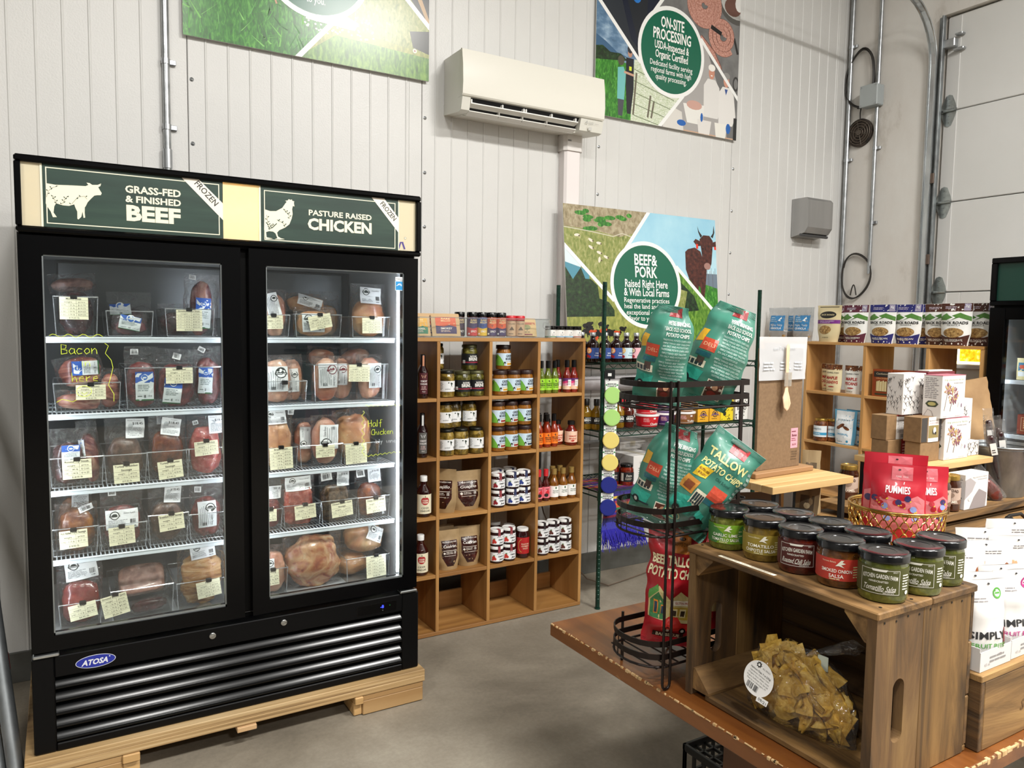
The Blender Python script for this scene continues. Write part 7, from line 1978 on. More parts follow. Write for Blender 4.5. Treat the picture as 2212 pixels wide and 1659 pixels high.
# ---------------------------------------------------------------- the worn display table in front
TZ = .76
tb = thing('display_table', 'worn brown wooden display table with chipped edges', 'table', (2.2, 1.23, 0))
def tabletop():
 m, nt, b = newmat('worn_table_wood')
 mp = vec_nodes(nt, (1.0, .10, 1.0), False)
 a = noise_node(nt, mp, 16, 6, .6, .6)
 r = ramp(nt, a.outputs['Fac'], [(.3, '5a3013'), (.5, '71411b'), (.7, '875327')])
 mp2 = vec_nodes(nt, (1, 1, 1), False)
 s1 = noise_node(nt, vec_nodes(nt, (7, .9, 1), False), 9, 5, .7, 1.5)
 f = ramp(nt, s1.outputs['Fac'], [(.66, 0.0), (.70, 1.0)])
 mx = nt.nodes.new('ShaderNodeMixRGB')
 nt.links.new(f.outputs[0], mx.inputs[0])
 nt.links.new(r.outputs[0], mx.inputs[1])
 mx.inputs[2].default_value = lin('a87642')
 nt.links.new(mx.outputs[0], b.inputs['Base Color'])
 b.inputs['Roughness'].default_value = .33
 b.inputs['Coat Weight'].default_value = .25
 b.inputs['Coat Roughness'].default_value = .25
 return m
TW = tabletop()
MB().box(1.163, .738, .722, 3.35, 1.722, TZ, .004).build('tabletop', TW, tb, world=True)
# bare wood showing where the lacquer has chipped off the edge
rn = random.Random(11)
ch = MB()
for k in range(70):
 y = .75 + (1.715 - .75) * k / 70 + rn.uniform(-.006, .006)
 L = rn.uniform(.003, .016)
 d = rn.uniform(.0015, .005)
 ch.box(1.1622, y, TZ - d * rn.uniform(.6, 1.4), 1.163 + d, y + L, TZ + .0006, .0006)
for k in range(60):
 x = 1.165 + 1.1 * k / 60
 L = rn.uniform(.004, .02)
 d = rn.uniform(.002, .009)
 ch.box(x, .7372, TZ - d * 1.5, x + L, .738 + d, TZ + .0006, .0006)
ch.build('edge_wear', NZ([(.3, 'b08a58'), (.7, 'd6b88a')], 60, rough=.7), tb, world=True)['kind'] = 'stuff'
LEGM = WOOD('4a2a12', '5e381a', '6f4622', 'z', 9, .45, .08)
for x in (1.315, 3.0):
 for y in (1.10,):
  MB().prism([(x, .0), (x + .10, .0), (x + .10, .52), (x + .13, .72), (x + .0, .72), (x + .012, .60)], y, y + .12, 'xz').build('leg', LEGM, tb, world=True)
MB().box(1.275, .98, .64, 3.19, 1.0, .721, .002).box(1.275, 1.62, .64, 3.19, 1.64, .721, .002).build('apron', LEGM, tb, world=True)
# black milk crate on the floor below
mc = thing('milk_crate', 'black plastic grid crate on the floor under the table', 'crate', (1.83, 1.52, 0))
K = P('0b0b0c', .45)
x0, x1, y0, y1 = 1.665, 1.995, 1.36, 1.69
c = MB()
for a, b_ in (((x0, y0), (x1, y0)), ((x1, y0), (x1, y1)), ((x1, y1), (x0, y1)), ((x0, y1), (x0, y0))):
 for z, hh in ((.004, .018), (.10, .008), (.18, .008), (.262, .02)):
  c.box(min(a[0], b_[0]) - .006, min(a[1], b_[1]) - .006, z, max(a[0], b_[0]) + .006, max(a[1], b_[1]) + .006, z + hh, .002)
 for k in range(9):
  f = k / 8
  px_, py_ = a[0] + (b_[0] - a[0]) * f, a[1] + (b_[1] - a[1]) * f
  c.box(px_ - .005, py_ - .005, .02, px_ + .005, py_ + .005, .265, .001)
c.build('walls', K, mc, world=True)
g = MB()
for k in range(9):
 f = k / 8
 g.box(x0, y0 + (y1 - y0) * f - .004, .258, x1, y0 + (y1 - y0) * f + .004, .268, .001).box(x0 + (x1 - x0) * f - .004, y0, .258, x0 + (x1 - x0) * f + .004, y1, .268, .001)
g.build('base_grid', K, mc, world=True)
# ---------------------------------------------------------------- old wooden crate lying on its side
CXa, CXb, CYa, CYb, CZa, CZb = 1.212, 1.525, .776, 1.236, TZ + .001, 1.100
cr = thing('wooden_crate', 'old brown wooden crate on its side holding salsa jars', 'crate', (1.37, 1.0, TZ))
def OLD(ax, k=0):
 a = (('523b1e', '77582f', '957242'), ('433220', '64492b', '80633b'), ('5f4525', '84633a', 'a6834f'))[k]
 return NZ([(.30, '2a1e12'), (.40, a[0]), (.53, a[1]), (.70, a[2])], 15, {'x': (.10, 1, 1), 'y': (1, .10, 1), 'z': (1, 1, .10)}[ax], .68, 7, .35, None, dist=.7, nrough=.62)
for k, (a, b_) in enumerate(((CXa - .004, 1.372), (1.374, CXb))):
 MB().box(a, CYa - .004, CZb - .014, b_, CYb + .004, CZb, .0022).build('top_board', OLD('y', 2 - k), cr, world=True)
for k, (a, b_) in enumerate(((CXa + .006, 1.36), (1.363, CXb))):
 MB().box(a, CYa + .002, CZa, b_, CYb - .055 if k == 0 else CYb, CZa + .013, .002).build('bottom_board', OLD('y', 0), cr, world=True)
for k, (a, b_) in enumerate(((CZa + .0145, .875), (.878, .985), (.988, CZb - .015))):
 MB().box(CXb - .013, CYa + .001, a, CXb, CYb - .001, b_, .002).build('back_board', OLD('y', 1), cr, world=True)
def stadium(cx, cz, w, h, n=24):
 out = []
 for i in range(n):
  a = 2 * math.pi * (i + .5) / n
  x, z = math.cos(a) * w / 2, math.sin(a) * w / 2
  out.append((cx + x, cz + z + (h / 2 - w / 2) * (1 if z > 0 else -1)))
 return out
for y0, y1 in ((CYa, CYa + .019), (CYb - .019, CYb)):
 xm = 1.352
 MB().plate_hole(CXa, CZa + (.0 if y0 < 1 else .0), xm - .001, CZb - .0145, stadium(1.285, .905, .034, .12), y0, y1, 'xz').build('end_board', OLD('z', 1), cr, world=True)
 MB().box(xm, y0, CZa, CXb - .0135, y1, CZb - .0145, .002).build('end_board', OLD('z', 0), cr, world=True)
s = .048
for (yc, sg) in ((CYa + .0195, 1), (CYb - .0195, -1)):
 for (zc, sz) in ((CZb - .0148, -1), (CZa + .0138, 1)):
  if sz == 1 and sg == 1:
   continue
  pr_ = [(yc, zc), (yc + sg * s, zc), (yc + sg * s, zc + sz * .006), (yc + sg * .006, zc + sz * s), (yc, zc + sz * s)]
  MB().prism(pr_, CXa + .004, CXb - .014, 'yz').build('corner_cleat', OLD('x', 2), cr, world=True)
for k in range(9):
 x = CXa + .02 + .035 * k
 MB().lathe([(.0022, 0), (.0022, .0006)], 6, M=Matrix.Translation((x, CYa - .0005, CZb - .022 - .003 * (k % 2))) @ Matrix.Rotation(rad(90), 4, 'X')).build('nail', P('1d1712', .6, .3), cr, world=True)
for x, y in ((1.24, .79), (1.33, .788), (1.42, .79), (1.50, .789), (1.24, 1.225), (1.35, 1.224), (1.40, .80)):
 MB().lathe([(.003, 0), (.003, .0006)], 8, (x, y, CZb + .0001)).build('nail', P('1d1712', .6, .3), cr, world=True)
o = Print().rect('e6ddc8', -.075, -.005, .075, .005, 0).text('4a3a2a', 'Vermont Made Salsas - Assorted flavors', 0, 0, .004, .13, 1).build('sticker', cr, on_plane((CXa + .004, 1.075, CZb), (0, -1, 0), (1, 0, 0)), .0003)
o.matrix_parent_inverse = Matrix.Translation(-Vector(cr.location))
# salsa jars on top
def salsa(body, lab, lz=.016, lr=.0425):
 return vessel('salsa_jar', 's', 'jar', (0, 0, 0), [(.034, 0), (.040, .002), (.0425, .010), (.0425, .062), (.041, .070), (.038, .075), (.038, .079)], body, [(.0425, .073), (.0445, .0745), (.0445, .086), (.043, .0882), (.0405, .0890), (.0385, .0878), (.021, .0878), (.0203, .0872), (.0, .0872)], BLK_LID, lab, lz, lr, -.78, 'salsa jars on the old crate', 40)
def bird_lab(c, l1, l2, c2=None):
 p = Print().rect(c, -.062, 0, .062, .042, 0)
 if c2:
  p.poly(c2, [(-.062, 0), (-.02, 0), (.0, .02), (-.03, .042), (-.062, .042)], 1).ell(c2, .04, .02, .012, .02, 1, 14)
 p.poly('ece8d8', [(-.002, .028), (.008, .040), (.013, .040), (.010, .036), (.016, .034), (.008, .031), (.014, .026), (.004, .029)], 2)
 p.text('e8dfc0', 'Vermont Bakery', -.014, .036, .003, .026, 2)
 p.text('f2f0e4', l1, 0, .019, .0065, .055, 3, .012).text('f2f0e4', l2, 0, .009, .0065, .062 if len(l2) > 8 else .026, 3, .012).greek('d8d0a0', -.012, .001, .012, .005, 1, 2).greek('d0c890', .030, .006, .055, .030, 5, 1)
 return p
def kgf(c, l2):
 p = Print().rect(c, -.062, 0, .062, .050, 0)
 w = 'd9d6cc'
 p.frame(w, -.034, .002, .034, .046, .0008, 1)
 p.poly(w, [(-.012, .043), (.010, .043), (.013, .047), (-.014, .047)], 2)
 p.text(w, 'KITCHEN GARDEN FARM', 0, .0345, .0075, .060, 2, .02, arc=-3).text(w, 'HANDCRAFTED', -.002, .0245, .0035, .032, 2, .015).text(w, l2, 0, .0125, .010, .056, 2, .012, skew=.3).rect(w, -.006, .0065, .024, .0072, 2).text(w, 'SPICY', .026, .043, .0025, None, 2).greek(w, .006, .0035, .030, .0055, 1, 2).greek(w, .040, .010, .058, .040, 6, 1).ell(w, .050, .006, .004, None, 2, 12)
 return p
G1 = NZ([(.3, '3d4410'), (.55, '5a5f1c'), (.75, '7c7e35')], 70, rough=.1, coat=.8, detail=4)
G2 = NZ([(.3, '4a3a10'), (.55, '6b551c'), (.75, '8c7433')], 70, rough=.1, coat=.8, detail=4)
R1_ = NZ([(.3, '2f0a05'), (.55, '54160b'), (.75, '7a2c14')], 70, rough=.1, coat=.8, detail=4)
R2_ = NZ([(.3, '3a2008'), (.55, '5a3412'), (.75, '7a4c20')], 70, rough=.1, coat=.8, detail=4)
zj = CZb + .0004
xf, xb = 1.290, 1.387
seat(salsa(G1, bird_lab('6f9a22', 'GARLIC LIME', 'TOMATILLO SALSA', '3f7a3a')), xf - .004, 1.192, zj, -1.0, 'garlic lime tomatillo salsa jar with green label')
seat(salsa(G2, bird_lab('8d7a2a', 'TOMATILLO', 'CHIPOTLE SALSA')), xf, 1.096, zj, -1.02, 'tomatillo chipotle salsa jar with ochre label')
seat(salsa(R1_, kgf('4a140c', 'Roasted Chili Salsa')), xf, 1.003, zj, -1.05, 'roasted chili salsa jar with dark red contents')
seat(salsa(R2_, bird_lab('b5372a', 'SMOKED ONION', 'SALSA')), xf + .001, .911, zj, -1.08, 'smoked onion salsa jar with red label')
tj = salsa(G1, kgf('45471a', 'Tomatillo Salsa'))
series(tj, ((xf + .003, .822, zj, -1.12, 'front tomatillo salsa jar at the near end of the crate'), (xb + .002, .814, zj, -1.15, 'second tomatillo salsa jar behind the front one'), (1.479, .824, zj, -1.2, 'third tomatillo salsa jar at the far crate corner')), 'salsa jars on the old crate')
series(salsa(G1, bird_lab('6f9a22', 'GARLIC LIME', 'TOMATILLO SALSA', '3f7a3a')), ((xb - .006, 1.190, zj, -.7, 'back row salsa jar behind the garlic lime jar'),), 'salsa jars on the old crate')
series(salsa(G2, bird_lab('8d7a2a', 'TOMATILLO', 'CHIPOTLE SALSA')), ((xb - .002, 1.098, zj, -.7, 'back row salsa jar behind the tomatillo chipotle jar'),), 'salsa jars on the old crate')
series(salsa(R1_, kgf('4a140c', 'Roasted Chili Salsa')), ((xb + .001, 1.006, zj, -.7, 'back row salsa jar behind the roasted chili jar'),), 'salsa jars on the old crate')
series(salsa(R2_, bird_lab('b5372a', 'SMOKED ONION', 'SALSA')), ((xb + .002, .920, zj, -.7, 'back row salsa jar behind the smoked onion jar'),), 'salsa jars on the old crate')
# bag of tortilla chips inside the crate
cb = thing('tortilla_chip_bag', 'clear bag of tortilla chips with round white tag in the crate', 'bag', (1.302, .998, CZa + .0145), rad(-86))
BW, BH = .262, .165
bp = Pouch(BW, BH, [(0, .035), (.15, .060), (.5, .064), (.8, .040), (1, .010)], 6, .009, 3.0, [(0, 1.0), (.3, 1.0), (.75, .78), (1, .30)], 14)
bp.mesh(MB(), 26, 24).build('film', clear('chip_film', 'ffffff', .045, .08, .9, 24, 'f4f0ea', .24, .025), cb, 179)
nk = MB()
def neck(u, v):
 a = 2 * math.pi * u
 r_ = .012 + .020 * v * v + .004 * math.sin(5 * a + 9 * v)
 return Vector((.02 + .085 * v + r_ * math.cos(a) * .5, .008 * v + r_ * math.sin(a), BH - .012 + .042 * v + r_ * .5 * math.cos(a) * -.5))
nk.grid(neck, 16, 8).build('bag_neck', FILM2, cb, 179)
MB().box(.045, -.012, BH - .03, .068, -.009, BH + .0, .001).build('clip_tag', P('c9d2c4', .4), cb)
CHP = NZ([(.3, 'b58a2c'), (.5, 'd3a844'), (.7, 'eccb70')], 60, rough=.55, detail=5, bump=.4)
cms = []
for k in range(5):
 rn = random.Random(40 + k)
 b = MB()
 def tri(u, v, k=k):
  # bent triangular chip
  x = (u - .5) * .072 * math.sqrt(max(0.02, 1 - v ** 1.7))
  z = v * .066
  y = .010 * (math.sin(u * 3.1 + k) - .5) + .012 * (v - .5) ** 2 * (k - 2) + .002 * noise.noise(Vector((u * 6, v * 6, k)))
  return Vector((x, y, z - .026))
 b.grid(tri, 6, 5)
 b.grid(lambda u, v: tri(u, v) + Vector((0, .0022, 0)), 6, 5, True)
 cms.append(b.mesh('chip', CHP, 179))
rn = random.Random(77)
for k in range(84):
 while True:
  u, v, w_ = rn.uniform(-.42, .42), rn.uniform(.06, .86), rn.uniform(-1, 1)
  kk = lerp_prof(bp.wp, v)
  dpt = lerp_prof(bp.prof, v) * (1 - abs(2 * u) ** 3)
  if abs(u) * 2 < .9 and dpt > .02:
   break
 o = bpy.data.objects.new('chip', cms[k % 5])
 col.objects.link(o)
 o.parent = cb
 o.location = (u * BW * kk * .84, w_ * max(0.0, dpt - .030), max(.030, v * BH * .92))
 o.rotation_euler = (rn.uniform(-.5, .5), rn.uniform(-3, 3), rn.uniform(-.7, .7))
p = Print().ell('f1efec', 0, 0, .036, .036, 0, 40).poly('f1efec', [(.012, -.030), (.040, -.026), (.040, -.038), (.014, -.042)], 0)
p.ell('2a2a2a', -.010, .026, .0052, None, 1, 14).ell('f1efec', -.010, .026, .0028, None, 2, 12)
for k in range(8):
 a = math.pi * k / 4
 p.line('2a2a2a', [(-.010 + .004 * math.cos(a), .026 + .004 * math.sin(a)), (-.010 + .0068 * math.cos(a), .026 + .0068 * math.sin(a))], .0014, 1)
p.text('3a3a3a', 'ALL SOULS', .010, .024, .003, .020, 1).text('2a2a2a', 'Heirloom Chips, 9 oz (255g)', 0, .014, .0038, .052, 1, .01)
for k, (s_, w_) in enumerate((('Ingredients: Heirloom Corn', .05), ('(Organic Corn, Water, Lime)', .054), ('Organic Sunflower Oil, Sea Salt', .056), ('Made by us in Burlington, VT', .050))):
 p.text('3a3a3a', s_, 0, .0075 - .006 * k, .003, w_, 1)
p.bars('1a1a1a', -.020, -.028, -.004, -.015, 12, 1).bars('1a1a1a', -.002, -.028, .009, -.015, 8, 1, 5).text('1a1a1a', '09/21', .027, -.034, .006, .020, 1)
p.xf(1, 1, 0, 0, rad(-14))
p.build('round_tag', cb, on_plane((-.048, -.072, .092), (1, 0, 0), (0, .25, .97)), .0004)
# ---------------------------------------------------------------- wire rack with chip bags
rk = thing('chip_rack', 'dark brown three tier wire stand on the table end', 'rack', (1.28, 1.345, TZ))
RKM = P('1f1613', .4, .5)
def dring(z):
 pts = [(1.172, 1.263), (1.415, 1.263), (1.425, 1.273), (1.425, 1.420), (1.415, 1.430), (1.187, 1.430)]
 for k in range(1, 12):
  a = rad(83 + (277 - 83) * k / 12)
  pts.append((1.181 + .062 * math.cos(a), 1.3465 + .0835 * math.sin(a)))
 return [(x, y, z) for x, y in pts]
for z in (1.463, 1.430, 1.176, 1.143, .868, .838):
 MB().strip(dring(z), .013, .0025, True).build('band', RKM, rk, world=True)
for z in (1.408, 1.118, .815):
 mb = MB().tube(dring(z), .003, 6, True)
 for k in range(8):
  x = 1.15 + .034 * k
  mb.tube([(x, 1.264, z), (x, 1.429, z)], .002, 5)
 for k in range(12):
  q = dring(z)[k]
  mb.tube([q, (q[0], q[1], z + .02)], .0018, 4)
 mb.build('basket_floor', RKM, rk, world=True)
def loop_post(x, y, z0, z1):
 pts = [(x - .011, y, z1), (x - .011, y, z0 + .012)] + [(x - .011 * math.cos(a), y, z0 + .012 - .011 * math.sin(a)) for a in [rad(30 * k) for k in range(1, 6)]] + [(x + .011, y, z0 + .012), (x + .011, y, z1)]
 MB().tube(pts, .0032, 8).build('post', RKM, rk, 60, world=True)
loop_post(1.173, 1.258, TZ + .0035, 1.472)
loop_post(1.345, 1.435, TZ + .0035, 1.472)
MB().box(1.385, 1.2615, TZ, 1.397, 1.2655, 1.468, .001).build('post', RKM, rk, world=True)
MB().tube([(1.187, 1.434, TZ + .001), (1.187, 1.434, .885)], .0035, 8).build('post', RKM, rk, world=True)
CHG = P('3f7d6b', .36, coat=.12)
CHR = P('a81722', .34, coat=.2)
def chipbag(label, x, y, z, rx, ry, rz, kind, w=.165, h=.255, seed=1):
 t = thing('chip_bag', label, 'chip bag', (x, y, z), (rad(rx), rad(ry), rad(rz)), 'chip bags on the wire stand')
 po = Pouch(w, h, [(0, .001), (.05, .006), (.2, .034), (.5, .042), (.8, .030), (.95, .005), (1, .001)], seed, .011, 2.4, [(0, .98), (.25, .96), (.5, .98), (.8, .86), (1, .62)] if kind == 'back' else [(0, .98), (.25, .94), (.5, .92), (.8, .95), (1, 1)], 17)
 po.mesh(MB(), 22, 30, False).build('bag', CHR if kind == 'red' else CHG, t, 179)
 p = Print()
 W2 = w / 2
 if kind == 'back':
  p.rect('8a2a2c', -W2 * .1, h * .90, W2 * .6, h * .99, 1).text('d2d8d2', "WE'RE BRINGING", W2 * .42, h * .845, h * .035, w * .46, 2, .03).text('d2d8d2', 'BACK OLD SCHOOL', W2 * .42, h * .79, h * .035, w * .48, 2, .03).text('d2d8d2', 'POTATO CHIPS', W2 * .42, h * .735, h * .035, w * .42, 2, .03)
  for k in range(13):
   wv = (.50, .48, .46, .50, .44, .48, .26, .50, .46, .44, .49, .42, .36)[k]
   p.text('a9c0b8', ('TRADITIONAL POTATO CHIPS USED', 'SIMPLE THINGS: BEEF TALLOW', 'SEA SALT AND POTATOES')[k % 3], W2 * .42, h * (.685 - .032 * k), h * .018, w * wv, 2, .02)
  p.rect('e8e0cc', W2 * .02, h * .08, W2 * .62, h * .26, 1).rect('5a2e24', W2 * .06, h * .09, W2 * .58, h * .25, 2).ell('b98a6a', W2 * .34, h * .20, w * .05, h * .03, 3, 12).ell('8a2a22', W2 * .30, h * .13, w * .08, h * .03, 3, 12)
  p.poly('d8a52a', [(-W2 * .95, h * .56), (-W2 * .70, h * .58), (-W2 * .66, h * .70), (-W2 * .92, h * .70)], 1).rect('b8452e', -W2 * .70, h * .50, -W2 * .15, h * .62, 1).text('e0b08a', 'DELI', -W2 * .42, h * .56, h * .035, w * .2, 2).rect('235e68', -W2 * .72, h * .44, -W2 * .22, h * .485, 1)
  p.rect('d8d0b8', -W2 * .94, h * .33, -W2 * .28, h * .40, 1).rect('4a3a34', -W2 * .60, h * .36, -W2 * .36, h * .43, 2)
  for k in range(4):
   p.rect('27343a', -W2 * .90 + k * W2 * .14, h * .34, -W2 * .80 + k * W2 * .14, h * .385, 2)
  p.poly('2f9a86', [(-W2 * .96, h * .20), (-W2 * .3, h * .20), (-W2 * .22, h * .30), (-W2 * .96, h * .32)], 1).ell('1a1f22', -W2 * .72, h * .20, w * .07, None, 2, 14).ell('c8c8c0', -W2 * .72, h * .20, w * .035, None, 3, 12).rect('2b3a40', -W2 * .96, h * .185, -W2 * .2, h * .20, 1)
 elif kind == 'front':
  p.rect('b8343a', -W2 * .2, h * .86, W2 * .45, h * .97, 1).text('2a1a1a', "BEEFY'S", W2 * .12, h * .915, h * .03, w * .24, 2).text('e2dc98', 'TALLOW', 0, h * .78, h * .075, w * .78, 2, .03).text('e2dc98', 'POTATO CHIPS', 0, h * .67, h * .06, w * .80, 2, .03).text('1c3a34', 'Old School', W2 * .3, h * .59, h * .03, w * .3, 2)
  p.poly('e0b82a', [(-W2 * .8, h * .50), (-W2 * .30, h * .53), (-W2 * .22, h * .64), (-W2 * .72, h * .62)], 1).text('6a3a14', 'GLUTEN FREE', -W2 * .50, h * .59, h * .022, w * .20, 2, .02).text('6a3a14', 'BURGERS', -W2 * .50, h * .55, h * .022, w * .16, 2, .02)
  p.rect('c88a3a', -W2 * .88, h * .34, -W2 * .35, h * .48, 1).rect('8a4a2a', -W2 * .75, h * .36, -W2 * .45, h * .44, 2).rect('b8452e', W2 * .10, h * .40, W2 * .72, h * .53, 1).rect('235e68', W2 * .1, h * .345, W2 * .66, h * .39, 1).rect('d8d0b8', -W2 * .30, h * .26, W2 * .10, h * .42, 1)
  for k in range(4):
   p.rect('27343a', -W2 * .26 + k * W2 * .09, h * .28, -W2 * .19 + k * W2 * .09, h * .39, 2)
  p.poly('2f9a86', [(-W2 * .8, h * .14), (W2 * .5, h * .14), (W2 * .5, h * .24), (W2 * .1, h * .27), (-W2 * .2, h * .33), (-W2 * .8, h * .27)], 1).ell('1a1f22', -W2 * .5, h * .15, w * .07, None, 2, 14).ell('c8c8c0', -W2 * .5, h * .15, w * .035, None, 3, 12).ell('1a1f22', W2 * .25, h * .15, w * .07, None, 2, 14).ell('c8c8c0', W2 * .25, h * .15, w * .035, None, 3, 12)
  p.ell('d8dca0', -W2 * .45, h * .075, w * .16, h * .045, 1, 20).ell('3f7d6b', -W2 * .45, h * .075, w * .14, h * .037, 2, 20).text('d8dca0', '11 OZ', -W2 * .45, h * .075, h * .03, w * .16, 3)
  for k in range(16):
   p.rect('8fa39a', W2 * .84, h * (.1 + .045 * k), W2 * .95, h * (.125 + .045 * k), 1)
 else:
  p.poly('c9782a', [(-W2 * .15, h * .80), (W2 * .55, h * .80), (W2 * .45, h * .97), (-W2 * .05, h * .97)], 1).text('3a1f10', "BEEFY'S OWN", W2 * .2, h * .865, h * .025, w * .3, 2).ell('2a1810', W2 * .2, h * .905, w * .055, h * .014, 2, 12)
  p.text('efe2b8', 'BEEF TALLOW', 0, h * .735, h * .075, w * .86, 3, .035).text('efe2b8', 'POTATO CHIPS', 0, h * .635, h * .075, w * .90, 3, .035)
  p.poly('d0bd84', [(-W2 * .86, h * .24), (W2 * .86, h * .22), (W2 * .86, h * .40), (W2 * .3, h * .50), (-W2 * .05, h * .42), (-W2 * .5, h * .52), (-W2 * .86, h * .42)], 1).poly('3f7a4a', [(-W2 * .80, h * .24), (-W2 * .22, h * .24), (-W2 * .22, h * .38), (-W2 * .5, h * .47), (-W2 * .80, h * .38)], 2).poly('5a9a4a', [(-W2 * .86, h * .46), (-W2 * .55, h * .53), (-W2 * .5, h * .48), (-W2 * .86, h * .38)], 2)
  p.rect('d8842a', -W2 * .66, h * .28, -W2 * .50, h * .40, 3).rect('2a3f52', -W2 * .63, h * .29, -W2 * .53, h * .38, 4).rect('d8842a', -W2 * .40, h * .28, -W2 * .26, h * .36, 3).rect('2a3f52', -W2 * .38, h * .29, -W2 * .28, h * .35, 4)
  p.rect('b89a3a', -W2 * .05, h * .25, W2 * .62, h * .36, 2).rect('e8d8a0', W2 * .02, h * .27, W2 * .22, h * .345, 3).rect('e8d8a0', W2 * .30, h * .27, W2 * .52, h * .345, 3).rect('3a2a1c', W2 * .06, h * .28, W2 * .18, h * .33, 4).rect('3a2a1c', W2 * .34, h * .28, W2 * .48, h * .33, 4).rect('efe6d2', W2 * .05, h * .375, W2 * .72, h * .42, 3).text('a8302a', 'GLUTEN FREE', W2 * .38, h * .398, h * .02, w * .26, 4, .01)
  p.poly('c02a22', [(-W2 * .30, h * .16), (W2 * .66, h * .16), (W2 * .66, h * .21), (W2 * .40, h * .22), (W2 * .25, h * .27), (-W2 * .05, h * .27), (-W2 * .30, h * .22)], 4).ell('15110f', -W2 * .08, h * .16, w * .06, None, 5, 14).ell('d0ccc0', -W2 * .08, h * .16, w * .03, None, 6, 12).ell('15110f', W2 * .44, h * .16, w * .06, None, 5, 14).ell('d0ccc0', W2 * .44, h * .16, w * .03, None, 6, 12)
  p.rect('201512', -W2 * .6, h * .075, W2 * .5, h * .125, 1).text('e8dcc0', 'BARBECUE', -W2 * .05, h * .10, h * .035, w * .42, 2, .02)
 p.build('print', t, po.front, .0004, .014, rough=.38)
 # crimped seals
 for zz in (0, h):
  mb = MB()
  for k in range(7):
   v = zz + (k * .0022 if zz == 0 else -k * .0022)
   mb.tube([po.pt(-W2 * .98, v, 1) + Vector((0, -.0006, 0)), po.pt(-W2 * .3, v, 1) + Vector((0, -.0006, 0)), po.pt(W2 * .3, v, 1) + Vector((0, -.0006, 0)), po.pt(W2 * .98, v, 1) + Vector((0, -.0006, 0))], .0008, 4)
  mb.build('seal', CHR if kind == 'red' else CHG, t)
 return t
chipbag('green chip bag leaning at the left of the top tier', 1.212, 1.365, 1.412, 6, 10, -50, 'back', .122, .232, 2)
chipbag('green chip bag leaning at the right of the top tier', 1.318, 1.335, 1.412, -4, 21, -46, 'back', .140, .245, 3)
chipbag('green chip bag with text panel at the back of the middle tier', 1.222, 1.385, 1.122, 4, 17, -50, 'back', .128, .245, 4)
chipbag('green chip bag slanting forward in the middle tier', 1.245, 1.315, 1.122, -6, 35, -46, 'front', .135, .250, 5)
chipbag('red beef tallow chip bag standing in the bottom tier', 1.262, 1.350, .818, -2, 3, -44, 'red', .138, .292, 6)
chipbag('red chip bag hidden behind the crate in the bottom tier', 1.375, 1.375, .818, 0, -4, -44, 'red', .150, .28, 7)
t = thing('plastic_liner', 'loose clear plastic film lining the middle tier of the stand', 'film', (1.28, 1.345, 1.12))
rr_ = dring(0)
mb = MB()
n_ = len(rr_)
vs, fs = [], []
for k, (x, y, _) in enumerate(rr_):
 for j in range(4):
  vs.append((1.28 + (x - 1.28) * (.96 - .01 * j) - 1.28 + .006 * noise.noise(Vector((k * 2.0, j * 1.7, 0))), 1.345 + (y - 1.345) * .95 - 1.345 + .006 * noise.noise(Vector((k * 2.0, j * 1.7, 5))), .002 + .02 * j))
for k in range(n_):
 for j in range(3):
  a, b_ = k * 4 + j, ((k + 1) % n_) * 4 + j
  fs.append((a, b_, b_ + 1, a + 1))
mb.add(vs, fs).build('film', FILM2, t, 179)
# ---------------------------------------------------------------- bamboo riser with cardboard sign
BAM = WOOD('b28d58', 'c4a26c', 'd3b582', 'x', 10, .5, .05)
BLKM = P('101011', .45)
ra = thing('bamboo_riser', 'bamboo topped riser on black legs carrying the cardboard sign', 'riser', (1.96, 1.59, TZ))
for k in range(5):
 a = 1.482 + .0425 * k
 MB().box(1.775, a, 1.108, 2.150, a + .0420, 1.130, .0012).build('slat', BAM, ra, world=True)
for y in (1.50, 1.67):
 mb = MB()
 for x in (1.80, 2.11):
  mb.box(x, y - .008, TZ + .016, x + .016, y + .008, 1.1075, .001)
 mb.box(1.80, y - .008, TZ, 2.126, y + .008, TZ + .0155, .001)
 mb.build('leg_frame', BLKM, ra, world=True)
sg = thing('sign_board', 'brown cardboard sign seen from behind with pink price tag', 'sign', (1.965, 1.63, 1.1305), rad(3))
CARD = NZ([(.3, '735a40'), (.7, '80664a')], 120, rough=.8, detail=2)
MB().box(-.145, -.035, 0, .145, .03, .016, .002).build('base', WOOD('8a6642', '9c7650', 'ab855e', 'x', 10, .6, .05), sg)
MB().box(-.108, -.006, .0165, .108, .004, .40, .001).build('panel', CARD, sg)
p = Print().rect('cf97a4', .058, .060, .094, .125, 0).text('6a2a3a', 'Bonus', .076, .102, .008, .024, 1, .03).greek('8a4a5a', .062, .082, .09, .094, 2, 1).text('6a2a3a', '$6.50', .076, .072, .006, None, 1).greek('7a3a4a', .062, .11, .09, .118, 1, 1)
p.text('4a3a2a', 'CRESCENT', .078, .048, .005, .032, 1).text('4a3a2a', 'COMPANY', .078, .040, .005, .032, 1).text('4a3a2a', 'VERMONT', .076, .032, .005, .028, 1).text('4a3a2a', 'BEESWAX', .076, .024, .005, .028, 1)
p.build('print', sg, on_plane((0, -.0062, .0165)), .0003)
ph = Pouch(.235, .135, [(0, .001), (1, .001)], 3, .004, 3)
m = bpy.data.materials.new('paper_sheet')
pm = MB()
pm.grid(lambda a, b_: Vector(((a - .5) * .235 + .004 * (b_ - .5) * (1 if a > .5 else -1), -.0095 - .004 * math.sin(a * 3.1) - .003 * noise.noise(Vector((a * 4, b_ * 4, 0))), .300 + b_ * .136)), 10, 8)
pm.build('paper', clear('plastic_sleeve', 'f6f7f8', .08, .15, .15, 12, 'dfe1e4', .3, .62), sg, 179)
